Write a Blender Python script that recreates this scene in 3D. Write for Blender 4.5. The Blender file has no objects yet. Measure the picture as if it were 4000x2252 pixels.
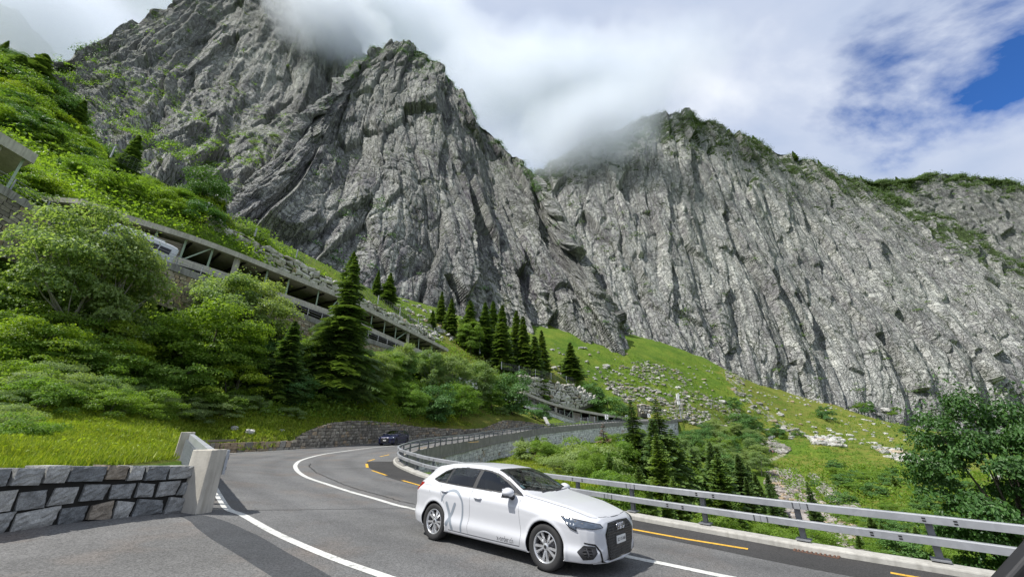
import bpy, bmesh, math, random
import numpy as np
from mathutils import Vector, Matrix
R = math.radians
random.seed(7)
rng = np.random.default_rng(7)
SC = bpy.context.scene
COL = SC.collection
# ------------------------------------------------------------------ camera
FPX, PITCH, CAMZ = 1444.0, R(21.0), 2.0
cam_data = bpy.data.cameras.new('camera')
cam = bpy.data.objects.new('camera', cam_data)
COL.objects.link(cam)
cam_data.sensor_width = 36.0
cam_data.lens = FPX / 4000.0 * 36.0
cam_data.clip_start = 0.05
cam_data.clip_end = 6000.0
cam.location = (0, 0, CAMZ)
cam.rotation_euler = (R(90) + PITCH, 0, 0)
SC.camera = cam
# ------------------------------------------------------------------ light
SUN_AZ = R(-117.0)      # clockwise from +Y: negative = left, past 90 = behind the viewer
SUN_EL = R(57.0)
sun_dir = Vector((math.sin(SUN_AZ) * math.cos(SUN_EL), math.cos(SUN_AZ) * math.cos(SUN_EL), math.sin(SUN_EL)))
sd = bpy.data.lights.new('sun', 'SUN')
sd.energy = 4.3
sd.angle = R(0.5)
sd.color = (1.0, 0.965, 0.90)
sun = bpy.data.objects.new('sun', sd)
COL.objects.link(sun)
sun.rotation_euler = (-sun_dir).to_track_quat('-Z', 'Y').to_euler()
SC.view_settings.view_transform = 'Standard'
SC.view_settings.look = 'None'
SC.view_settings.gamma = 1.0
SC.view_settings.use_curve_mapping = False
SC.view_settings.exposure = 0.45
SC.render.engine = 'CYCLES'
cy = SC.cycles
cy.use_denoising = True
cy.max_bounces = 6
cy.diffuse_bounces = 2
cy.glossy_bounces = 3
cy.transmission_bounces = 4
cy.transparent_max_bounces = 12
cy.volume_bounces = 3
cy.volume_step_rate = 1.0
cy.volume_max_steps = 64
# ------------------------------------------------------------------ node helper
class NT:
    def __init__(s, tree):
        s.t = tree
        s.t.nodes.clear()
    def n(s, kind, **kw):
        nd = s.t.nodes.new(kind)
        for k, v in kw.items():
            if k.startswith('_'):
                setattr(nd, k[1:], v)
            else:
                key = int(k[1:]) if k[0] == 'i' and k[1:].isdigit() else k.replace('__', ' ')
                s.set(nd, key, v)
        return nd
    def set(s, nd, key, v):
        sock = nd.inputs[key]
        if isinstance(v, bpy.types.Node):
            s.t.links.new(v.outputs[0], sock)
        elif isinstance(v, tuple) and len(v) == 2 and isinstance(v[0], bpy.types.Node):
            s.t.links.new(v[0].outputs[v[1]], sock)
        else:
            if isinstance(v, (tuple, list)) and len(v) == 3 and sock.type == 'RGBA':
                v = (*v, 1)
            sock.default_value = v
    def math(s, op, a, b=0.0, c=None, clamp=False):
        nd = s.t.nodes.new('ShaderNodeMath'); nd.operation = op; nd.use_clamp = clamp
        s.set(nd, 0, a); s.set(nd, 1, b)
        if c is not None: s.set(nd, 2, c)
        return nd
    def vmath(s, op, a, b=None, out=0, scale=None):
        nd = s.t.nodes.new('ShaderNodeVectorMath'); nd.operation = op
        s.set(nd, 0, a)
        if b is not None: s.set(nd, 1, b)
        if scale is not None: s.set(nd, 'Scale', scale)
        return nd
    def mix(s, f, a, b, blend='MIX'):
        nd = s.t.nodes.new('ShaderNodeMix'); nd.data_type = 'RGBA'; nd.blend_type = blend
        s.set(nd, 0, f); s.set(nd, 6, a); s.set(nd, 7, b)
        return (nd, 2)
    def ramp(s, f, *stops, interp='LINEAR'):
        nd = s.t.nodes.new('ShaderNodeValToRGB'); nd.color_ramp.interpolation = interp
        cr = nd.color_ramp
        while len(cr.elements) < len(stops): cr.elements.new(0.5)
        for e, (p, c) in zip(cr.elements, stops):
            e.position = p
            e.color = (c, c, c, 1) if isinstance(c, (int, float)) else (*c, 1)
        s.set(nd, 0, f)
        return nd
    def noise(s, vec, scale, detail=4, rough=0.55, dist=0.0):
        nd = s.n('ShaderNodeTexNoise', Scale=scale, Detail=detail, Roughness=rough, Distortion=dist)
        if vec is not None: s.set(nd, 'Vector', vec)
        return nd
    def voro(s, vec, scale, feature='F1', rand=1.0):
        nd = s.n('ShaderNodeTexVoronoi', _feature=feature)
        s.set(nd, 'Scale', scale); s.set(nd, 'Randomness', rand)
        if vec is not None: s.set(nd, 'Vector', vec)
        return nd
    def mapping(s, vec, scale=(1, 1, 1), rot=(0, 0, 0), loc=(0, 0, 0)):
        return s.n('ShaderNodeMapping', Vector=vec, Scale=scale, Rotation=rot, Location=loc)

# ------------------------------------------------------------------ world: Nishita sky behind broken cloud
def px_dir(px, py):
    xc = (px - 2000) / FPX; zc = -(py - 1126) / FPX
    v = Vector((xc, math.cos(PITCH) - math.sin(PITCH) * zc, math.sin(PITCH) + math.cos(PITCH) * zc))
    return v.normalized()
W = bpy.data.worlds.new('World')
SC.world = W
W.use_nodes = True
t = NT(W.node_tree)
sky = t.n('ShaderNodeTexSky', _sky_type='NISHITA')
sky.sun_disc = False
sky.sun_elevation = SUN_EL
sky.sun_rotation = SUN_AZ
sky.air_density = 0.8; sky.dust_density = 0.15; sky.ozone_density = 3.0; sky.altitude = 1400
tc = t.n('ShaderNodeTexCoord')
d = (tc, 'Generated')
sep = t.n('ShaderNodeSeparateXYZ', Vector=d)
zz = t.math('ADD', t.math('MAXIMUM', (sep, 2), 0.0), 0.35)
flat = t.n('ShaderNodeCombineXYZ', X=t.math('DIVIDE', (sep, 0), zz), Y=t.math('DIVIDE', (sep, 1), zz), Z=0.0)
bd = px_dir(3980, 170)
dt = t.math('ARCCOSINE', t.n('ShaderNodeVectorMath', _operation='DOT_PRODUCT', i0=d, i1=tuple(bd)) if False else (t.vmath('DOT_PRODUCT', d, tuple(bd)), 1))
nA = t.noise(t.mapping(flat, scale=(1.0, 1.5, 1), rot=(0, 0, R(-30)), loc=(3.1, 1.7, 0)), 2.6, 7, 0.55, 0.15)
nB = t.noise(t.mapping(flat, scale=(1, 1.4, 1), rot=(0, 0, R(-30))), 1.5, 7, 0.55, 0.4)
# openness is large round the gap in the cloud and falls away from it
gap = t.math('MULTIPLY', t.math('SUBTRACT', 0.262, dt), 1.5)
openn = t.math('ADD', gap, t.math('MULTIPLY', t.math('SUBTRACT', 0.5, nA), 1.25))
cov = t.ramp(openn, (0.12, 1.0), (0.20, 0.8), (0.34, 0.0))
cloud_c = t.ramp(nB, (0.34, (0.37, 0.45, 0.61)), (0.50, (0.49, 0.55, 0.68)), (0.64, (0.72, 0.76, 0.83)))
low = t.ramp((sep, 2), (0.0, (0.10, 0.11, 0.08)), (0.02, (1, 1, 1)))
bg_sky = t.n('ShaderNodeBackground', Color=t.mix(1.0, sky, (0.42, 0.82, 1.30), 'MULTIPLY'), Strength=0.115)
bg_cl = t.n('ShaderNodeBackground', Color=t.mix(1.0, cloud_c, low, 'MULTIPLY'), Strength=0.92)
mixs = t.n('ShaderNodeMixShader', Fac=cov, i1=bg_sky, i2=bg_cl)
t.n('ShaderNodeOutputWorld', Surface=mixs)

# ------------------------------------------------------------------ picture geometry helpers (used once, to find real positions)
C0 = np.array([0.0, 0.0, CAMZ])
cp_, sp_ = math.cos(PITCH), math.sin(PITCH)
def P(px, py, t):
    px = np.asarray(px, float); py = np.asarray(py, float); t = np.asarray(t, float)
    xc = (px - 2000) / FPX; zc = -(py - 1126) / FPX
    return np.stack([t * xc, t * (cp_ - sp_ * zc), CAMZ + t * (sp_ + cp_ * zc)], -1)
def proj(W_):
    W_ = np.asarray(W_, float)
    X = W_[..., 0]; Y = W_[..., 1]; Z = W_[..., 2] - CAMZ
    dep = Y * cp_ + Z * sp_
    up = -Y * sp_ + Z * cp_
    return 2000 + FPX * X / dep, 1126 - FPX * up / dep, dep

# ------------------------------------------------------------------ numpy noise
def _h(ix, iy, iz, s):
    n = (ix.astype(np.int64) * 374761393 + iy.astype(np.int64) * 668265263 + iz.astype(np.int64) * 2147483647 + s * 974634777) & 0xffffffff
    n = (n ^ (n >> 13)) * 1274126177 & 0xffffffff
    n = (n ^ (n >> 16)) * 2246822519 & 0xffffffff
    n = n ^ (n >> 15)
    return (n & 0xffffff) / float(0x1000000)
def vnoise(p, s=0):
    f = np.floor(p); i = f.astype(np.int64); u = p - f; u = u * u * (3 - 2 * u)
    r = 0
    for dx in (0, 1):
        for dy in (0, 1):
            for dz in (0, 1):
                w = (u[:, 0] if dx else 1 - u[:, 0]) * (u[:, 1] if dy else 1 - u[:, 1]) * (u[:, 2] if dz else 1 - u[:, 2])
                r = r + w * _h(i[:, 0] + dx, i[:, 1] + dy, i[:, 2] + dz, s)
    return r * 2 - 1
def fbm(p, s=0, o=4, g=0.5):
    a = 1; r = 0; tot = 0
    for k in range(o):
        r = r + a * vnoise(p * (2 ** k) + k * 17.3, s + k); tot += a; a *= g
    return r / tot
def voro3(p, s=0, jit=0.9):
    """nearest cell: returns (random per cell, offset to centre, three more randoms, f2-f1)"""
    f = np.floor(p).astype(np.int64)
    best = np.full(len(p), 1e9); sec = np.full(len(p), 1e9)
    off = np.zeros((len(p), 3)); cell = np.zeros((len(p), 3), np.int64)
    for dx in (-1, 0, 1):
        for dy in (-1, 0, 1):
            for dz in (-1, 0, 1):
                c = f + np.array([dx, dy, dz])
                q = np.stack([_h(c[:, 0], c[:, 1], c[:, 2], s + 1), _h(c[:, 0], c[:, 1], c[:, 2], s + 2), _h(c[:, 0], c[:, 1], c[:, 2], s + 3)], -1)
                o = p - (c + 0.5 + (q - 0.5) * jit)
                dd = (o ** 2).sum(1)
                m = dd < best
                sec = np.where(m, best, np.minimum(sec, dd))
                best = np.where(m, dd, best)
                off[m] = o[m]; cell[m] = c[m]
    rr = _h(cell[:, 0], cell[:, 1], cell[:, 2], s + 9)
    g = np.stack([_h(cell[:, 0], cell[:, 1], cell[:, 2], s + 11), _h(cell[:, 0], cell[:, 1], cell[:, 2], s + 12), _h(cell[:, 0], cell[:, 1], cell[:, 2], s + 13)], -1) * 2 - 1
    return rr, off, g, np.sqrt(sec) - np.sqrt(best)

# ------------------------------------------------------------------ mesh helpers
def mesh_np(name, V, F, mats=None, smooth=False, mi=None, attrs=None):
    V = np.asarray(V, np.float32); F = np.asarray(F, np.int32)
    k = F.shape[1]
    me = bpy.data.meshes.new(name)
    me.vertices.add(len(V)); me.vertices.foreach_set('co', V.ravel())
    me.loops.add(F.size); me.loops.foreach_set('vertex_index', F.ravel())
    me.polygons.add(len(F)); me.polygons.foreach_set('loop_start', np.arange(0, F.size, k, dtype=np.int32))
    if mats is not None:
        for m in (mats if isinstance(mats, (list, tuple)) else [mats]): me.materials.append(m)
    if mi is not None: me.polygons.foreach_set('material_index', np.asarray(mi, np.int32))
    me.update(calc_edges=True)
    me.polygons.foreach_set('use_smooth', np.full(len(F), smooth, bool))
    if attrs:
        for an, arr in attrs.items():
            a = me.color_attributes.new(an, 'FLOAT_COLOR', 'POINT')
            a.data.foreach_set('color', np.asarray(arr, np.float32).ravel())
    return me
def put(name, me, parent=None, loc=(0, 0, 0)):
    o = bpy.data.objects.new(name, me); COL.objects.link(o)
    o.location = loc
    if parent is not None: o.parent = parent
    return o
def tag(o, label=None, cat=None, group=None, kind=None):
    if label: o['label'] = label
    if cat: o['category'] = cat
    if group: o['group'] = group
    if kind: o['kind'] = kind
    return o
def empty(name, loc=(0, 0, 0), rz=0.0, label=None, cat=None, group=None):
    o = bpy.data.objects.new(name, None); COL.objects.link(o)
    o.location = loc; o.rotation_euler = (0, 0, rz); o.empty_display_size = 0.2
    return tag(o, label, cat, group)
def copy_tree(o, parent=None):
    c = o.copy(); COL.objects.link(c)
    if parent is not None: c.parent = parent
    for ch in list(o.children): copy_tree(ch, c)
    return c
class MB:
    def __init__(s): s.v = []; s.f = []; s.m = []
    def add(s, V, F, m=0):
        b = len(s.v); s.v += [tuple(map(float, q)) for q in V]
        for f in F: s.f.append(tuple(b + i for i in f)); s.m.append(m)
    def box(s, c, size, rot=None, m=0, taper=1.0):
        hx, hy, hz = size[0] / 2, size[1] / 2, size[2] / 2
        V = []
        for z in (-1, 1):
            k = taper if z > 0 else 1
            for x, y in ((-1, -1), (1, -1), (1, 1), (-1, 1)): V.append(Vector((x * hx * k, y * hy * k, z * hz)))
        if rot is not None: V = [rot @ v for v in V]
        V = [v + Vector(c) for v in V]
        s.add(V, [(0, 3, 2, 1), (4, 5, 6, 7), (0, 1, 5, 4), (1, 2, 6, 5), (2, 3, 7, 6), (3, 0, 4, 7)], m)
    def beam(s, a, b, w, h, up=Vector((0, 0, 1)), m=0):
        a = Vector(a); b = Vector(b); d = (b - a).normalized()
        sd_ = d.cross(Vector(up)); sd_ = sd_.normalized() if sd_.length > 1e-6 else Vector((1, 0, 0))
        u = sd_.cross(d).normalized()
        V = []
        for p in (a, b):
            for x, y in ((-1, -1), (1, -1), (1, 1), (-1, 1)): V.append(p + sd_ * (x * w / 2) + u * (y * h / 2))
        s.add(V, [(0, 1, 2, 3), (7, 6, 5, 4), (0, 4, 5, 1), (1, 5, 6, 2), (2, 6, 7, 3), (3, 7, 4, 0)], m)
    def tube(s, pts, r, n=8, m=0, cap=True):
        pts = [Vector(p) for p in pts]
        rs = r if isinstance(r, (list, tuple)) else [r] * len(pts)
        V = []; F = []
        for i, p in enumerate(pts):
            d = (pts[min(i + 1, len(pts) - 1)] - pts[max(i - 1, 0)]).normalized()
            a = d.cross(Vector((0, 0, 1)))
            if a.length < 0.05: a = d.cross(Vector((1, 0, 0)))
            a.normalize(); b = d.cross(a)
            for k in range(n):
                an = 2 * math.pi * k / n
                V.append(p + (a * math.cos(an) + b * math.sin(an)) * rs[i])
        for i in range(len(pts) - 1):
            for k in range(n):
                F.append((i * n + k, i * n + (k + 1) % n, (i + 1) * n + (k + 1) % n, (i + 1) * n + k))
        if cap:
            F.append(tuple(range(n))[::-1]); F.append(tuple((len(pts) - 1) * n + k for k in range(n)))
        s.add(V, F, m)
    def lathe(s, prof, c=(0, 0, 0), axis='y', n=32, m=0, close=False):
        V = []; F = []
        for (r_, h) in prof:
            for k in range(n):
                an = 2 * math.pi * k / n
                q = (r_ * math.cos(an), h, r_ * math.sin(an)) if axis == 'y' else ((r_ * math.cos(an), r_ * math.sin(an), h) if axis == 'z' else (h, r_ * math.cos(an), r_ * math.sin(an)))
                V.append((q[0] + c[0], q[1] + c[1], q[2] + c[2]))
        L = len(prof)
        for i in range(L if close else L - 1):
            for k in range(n):
                F.append((i * n + k, ((i + 1) % L) * n + k, ((i + 1) % L) * n + (k + 1) % n, i * n + (k + 1) % n))
        s.add(V, F, m)
    def mesh(s, name, mats, smooth=False):
        me = bpy.data.meshes.new(name)
        me.from_pydata(s.v, [], s.f)
        for q in (mats if isinstance(mats, (list, tuple)) else [mats]): me.materials.append(q)
        me.polygons.foreach_set('material_index', s.m)
        me.update()
        if smooth:
            me.polygons.foreach_set('use_smooth', [True] * len(s.f))
        return me
    def build(s, name, mats, parent=None, smooth=False, loc=(0, 0, 0)):
        return put(name, s.mesh(name, mats, smooth), parent, loc)
def bevel(o, w=0.01, seg=2, ang=35):
    m = o.modifiers.new('bevel', 'BEVEL'); m.width = w; m.segments = seg; m.limit_method = 'ANGLE'; m.angle_limit = R(ang)
    return o
def inpoly(px, py, poly):
    px = np.asarray(px, float); py = np.asarray(py, float)
    r = np.zeros(px.shape, bool); n = len(poly)
    for i in range(n):
        x1, y1 = poly[i][:2]; x2, y2 = poly[(i + 1) % n][:2]
        if y1 == y2: continue
        c = ((y1 > py) != (y2 > py)) & (px < (x2 - x1) * (py - y1) / (y2 - y1) + x1)
        r ^= c
    return r
def resample(pts, n=None, step=None, smooth=True):
    pts = np.asarray(pts, float)
    if smooth and len(pts) > 2:
        q = np.vstack([2 * pts[0] - pts[1], pts, 2 * pts[-1] - pts[-2]])
        out = []
        for i in range(1, len(q) - 2):
            u = np.linspace(0, 1, 16, endpoint=False)[:, None]
            p0, p1, p2, p3 = q[i - 1], q[i], q[i + 1], q[i + 2]
            out.append(0.5 * (2 * p1 + (p2 - p0) * u + (2 * p0 - 5 * p1 + 4 * p2 - p3) * u ** 2 + (3 * p1 - p0 - 3 * p2 + p3) * u ** 3))
        out.append(q[-2:-1]); pts = np.vstack(out)
    L = np.r_[0, np.cumsum(np.linalg.norm(np.diff(pts, axis=0), axis=1))]
    if n is None: n = max(2, int(round(L[-1] / step)) + 1)
    s_ = np.linspace(0, L[-1], n)
    return np.stack([np.interp(s_, L, pts[:, k]) for k in range(pts.shape[1])], -1)
class TPS:
    def __init__(s, pts, lam=0.02, sc=30.0):
        s.sc = sc
        X = pts[:, :2] / sc; z = pts[:, 2]; n = len(X)
        K = s.k(np.linalg.norm(X[:, None] - X[None], axis=-1)) + lam * np.eye(n)
        Q = np.c_[np.ones(n), X]
        A = np.block([[K, Q], [Q.T, np.zeros((3, 3))]])
        s.w = np.linalg.solve(A, np.r_[z, 0, 0, 0]); s.X = X
    def k(s, r): return r * r * np.log(np.maximum(r, 1e-9))
    def __call__(s, x, y):
        sh = np.shape(x); x = np.ravel(x) / s.sc; y = np.ravel(y) / s.sc
        out = np.empty(len(x))
        for a in range(0, len(x), 40000):
            b = slice(a, a + 40000)
            r = np.sqrt((x[b, None] - s.X[None, :, 0]) ** 2 + (y[b, None] - s.X[None, :, 1]) ** 2)
            out[b] = s.k(r) @ s.w[:-3] + s.w[-3] + s.w[-2] * x[b] + s.w[-1] * y[b]
        return out.reshape(sh)
# ------------------------------------------------------------------ materials
def newmat(name):
    m = bpy.data.materials.new(name); m.use_nodes = True
    return m, NT(m.node_tree)
def finish(t, color, rough=0.8, bump=None, bstr=0.4, bdist=0.02, metal=0.0, spec=0.3, **kw):
    b = t.n('ShaderNodeBsdfPrincipled')
    t.set(b, 'Base Color', color); t.set(b, 'Roughness', rough); t.set(b, 'Metallic', metal); t.set(b, 'Specular IOR Level', spec)
    for k, v in kw.items(): t.set(b, k.replace('__', ' '), v)
    if bump is not None:
        bp = t.n('ShaderNodeBump', Strength=bstr, Distance=bdist, Height=bump)
        t.set(b, 'Normal', bp)
    t.n('ShaderNodeOutputMaterial', Surface=b)
    return b
def plain(name, c, rough=0.5, metal=0.0, spec=0.5, var=0.06, **kw):
    m, t = newmat(name)
    o = (t.n('ShaderNodeTexCoord'), 'Object')
    n = t.noise(o, 9.0, 3)
    col = t.mix(n, tuple(x * (1 - var) for x in c), tuple(min(1, x * (1 + var)) for x in c))
    finish(t, col, rough, metal=metal, spec=spec, **kw)
    return m
def geo_pos(t): return (t.n('ShaderNodeNewGeometry'), 'Position')

def mat_asphalt(name, base=0.125, tint=(1.0, 1.0, 1.0), patch=0.5):
    m, t = newmat(name)
    p = geo_pos(t)
    big = t.noise(p, 0.22, 4, 0.6)
    mid = t.noise(p, 1.3, 5, 0.65)
    fine = t.noise(p, 38.0, 3, 0.7)
    grit = t.voro(p, 60.0)
    c = t.ramp(big, (0.3, tuple(base * 0.76 * k for k in tint)), (0.7, tuple(base * 1.2 * k for k in tint)))
    warm = t.ramp(t.noise(p, 0.5, 3), (0.52, 0.0), (0.7, patch))
    c2 = t.mix(warm, c, (base * 1.22, base * 1.0, base * 0.84))
    c3 = t.mix(0.55, c2, t.ramp(mid, (0.25, 0.62), (0.75, 1.0)), 'MULTIPLY')
    c4 = t.mix(0.75, c3, t.ramp((grit, 1), (0.0, 0.35), (0.5, 1.0), (1.0, 1.6)), 'MULTIPLY')
    wa = t.n('ShaderNodeSeparateColor', Color=(t.n('ShaderNodeAttribute', _attribute_name='wear'), 0))
    wk_ = t.math('MULTIPLY', (wa, 0), t.ramp(t.noise(p, 0.9, 5, 0.7), (0.3, 0.35), (0.7, 1.0)))
    c4 = t.mix(wk_, c4, t.mix(1.0, c4, (0.66, 0.66, 0.68), 'MULTIPLY'))
    hgt = t.math('ADD', t.math('MULTIPLY', fine, 0.6), (grit, 0))
    finish(t, c4, 0.86, hgt, 0.55, 0.008, spec=0.25)
    return m
M = {}
M['asphalt'] = mat_asphalt('asphalt', 0.15)
M['asphalt_turnout'] = mat_asphalt('asphalt_turnout', 0.165, (1.0, 0.985, 0.96), 0.7)
M['asphalt_patch'] = mat_asphalt('asphalt_patch', 0.075, (0.95, 1.0, 1.08), 0.1)
M['asphalt_dark'] = mat_asphalt('asphalt_dark', 0.055, (1.0, 0.98, 0.98), 0.1)
def mat_paint(name, c):
    m, t = newmat(name)
    p = geo_pos(t)
    wear = t.ramp(t.noise(p, 12.0, 7, 0.8), (0.40, 0.0), (0.47, 1.0))
    soft = t.ramp(t.noise(p, 2.0, 3), (0.3, 0.82), (0.7, 1.0))
    cc = t.mix(wear, tuple(x * 0.45 for x in c), c)
    finish(t, t.mix(1.0, cc, soft, 'MULTIPLY'), 0.7, t.noise(p, 60.0, 2), 0.3, 0.004)
    return m
M['white_line'] = mat_paint('white_line', (0.66, 0.66, 0.63))
M['yellow_line'] = mat_paint('yellow_line', (0.72, 0.42, 0.05))
def mat_concrete(name, c=(0.40, 0.385, 0.35), dirt=0.5, streak=True):
    m, t = newmat(name)
    p = geo_pos(t)
    st = t.noise(t.mapping(p, scale=(5, 5, 0.5)), 1.6, 5, 0.6)
    bl = t.noise(p, 1.1, 5, 0.6)
    pit = t.voro(p, 16.0)
    cc = t.ramp(bl, (0.3, tuple(x * 0.78 for x in c)), (0.65, tuple(min(1, x * 1.1) for x in c)))
    c2 = t.mix(dirt, cc, t.ramp(st, (0.32, (0.30, 0.28, 0.25)), (0.55, (1, 1, 1))), 'MULTIPLY')
    c3 = t.mix(1.0, c2, t.ramp((pit, 0), (0.05, 0.55), (0.10, 1.0)), 'MULTIPLY')
    finish(t, c3, 0.88, t.math('ADD', t.noise(p, 22.0, 5), t.math('MULTIPLY', bl, 1.5)), 0.35, 0.015)
    return m
M['concrete'] = mat_concrete('concrete', (0.50, 0.47, 0.41), 0.45)
M['concrete_dark'] = mat_concrete('concrete_dark', (0.27, 0.26, 0.24), 0.75)
M['concrete_pale'] = mat_concrete('concrete_pale', (0.46, 0.44, 0.38), 0.4)
M['kerb'] = mat_concrete('kerb', (0.42, 0.41, 0.38), 0.3)
def mat_stone(name, lo, mid, hi, warm=(0.36, 0.27, 0.17), warmth=0.25, scale=1.0, streak=0.5):
    m, t = newmat(name)
    g = t.n('ShaderNodeNewGeometry')
    p = (g, 'Position'); ri = (g, 'Random Per Island')
    sp = t.noise(p, 55.0 * scale, 4, 0.8)
    md = t.noise(p, 6.0 * scale, 5, 0.65)
    base = t.ramp(ri, (0.0, lo), (0.5, mid), (1.0, hi))
    wsel = t.math('MULTIPLY', t.ramp(t.math('FRACT', t.math('MULTIPLY', ri, 7.31)), (1 - warmth, 0.0), (1 - warmth + 0.1, 1.0)), 0.8)
    b2 = t.mix(wsel, base, warm)
    b3 = t.mix(0.8, b2, t.ramp(md, (0.28, 0.45), (0.5, 0.95), (0.75, 1.45)), 'MULTIPLY')
    b4 = t.mix(0.7, b3, t.ramp(sp, (0.3, 0.45), (0.5, 1.0), (0.7, 1.6)), 'MULTIPLY')
    h = t.math('ADD', t.math('MULTIPLY', md, 1.0), t.math('MULTIPLY', sp, 0.35))
    finish(t, b4, 0.9, h, 0.9, 0.035 / scale, spec=0.2)
    return m
M['granite'] = mat_stone('granite', (0.19, 0.20, 0.205), (0.30, 0.305, 0.30), (0.46, 0.455, 0.43), warmth=0.12)
M['granite_warm'] = mat_stone('granite_warm', (0.15, 0.15, 0.14), (0.24, 0.23, 0.20), (0.34, 0.32, 0.27), warmth=0.45)
M['wall_stone'] = mat_stone('wall_stone', (0.16, 0.145, 0.12), (0.25, 0.225, 0.18), (0.36, 0.33, 0.27), warmth=0.2, scale=0.6)
M['wall_pale'] = mat_stone('wall_pale', (0.44, 0.445, 0.44), (0.58, 0.58, 0.57), (0.72, 0.72, 0.70), warmth=0.06, scale=0.6)
M['wall_tan'] = mat_stone('wall_tan', (0.24, 0.21, 0.15), (0.34, 0.29, 0.21), (0.44, 0.39, 0.30), warmth=0.3, scale=0.5)
M['boulder'] = mat_stone('boulder', (0.26, 0.26, 0.25), (0.38, 0.375, 0.36), (0.52, 0.51, 0.48), warmth=0.12, scale=0.35)
M['boulder_warm'] = mat_stone('boulder_warm', (0.38, 0.36, 0.32), (0.50, 0.475, 0.43), (0.64, 0.61, 0.56), warmth=0.12, scale=0.35)
M['scree'] = mat_stone('scree', (0.16, 0.155, 0.14), (0.25, 0.24, 0.22), (0.38, 0.37, 0.35), warmth=0.10, scale=0.5)
M['scree_red'] = mat_stone('scree_red', (0.17, 0.15, 0.14), (0.25, 0.225, 0.21), (0.36, 0.33, 0.31), warmth=0.2, scale=0.5)
M['mortar'] = plain('mortar', (0.030, 0.029, 0.027), 0.95, spec=0.1)
M['mortar_grey'] = plain('mortar_grey', (0.085, 0.08, 0.07), 0.95, spec=0.1)
def mat_galv(name, v=0.42, metal=0.35, rough=0.5):
    m, t = newmat(name)
    p = geo_pos(t)
    vo = t.voro(p, 14.0)
    n = t.noise(p, 1.5, 4)
    c = t.ramp(n, (0.3, (v * 0.85, v * 0.9, v * 0.97)), (0.7, (v * 1.1, v * 1.14, v * 1.22)))
    c2 = t.mix(0.35, c, t.ramp((vo, 1), (0.0, 0.72), (1.0, 1.2)), 'MULTIPLY')
    finish(t, c2, t.ramp(n, (0.3, rough - 0.08), (0.7, rough + 0.12)), metal=metal, spec=0.5)
    return m
M['galv'] = mat_galv('galvanised_steel', 0.29, 0.2, 0.5)
M['galv_dark'] = mat_galv('weathered_steel', 0.20, 0.3, 0.6)
M['steel_blue'] = mat_galv('blue_grey_steel', 0.36, 0.3, 0.5)
M['green_steel'] = plain('green_painted_steel', (0.33, 0.42, 0.32), 0.6)
M['black'] = plain('black_hole', (0.012, 0.012, 0.012), 0.6)
M['wood'] = plain('weathered_boards', (0.19, 0.165, 0.13), 0.85, var=0.35)
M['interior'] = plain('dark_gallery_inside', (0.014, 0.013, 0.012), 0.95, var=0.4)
M['white_enamel'] = plain('white_enamel', (0.75, 0.76, 0.78), 0.4)
M['rust'] = plain('rusty_iron', (0.11, 0.055, 0.035), 0.9, var=0.4)

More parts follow.
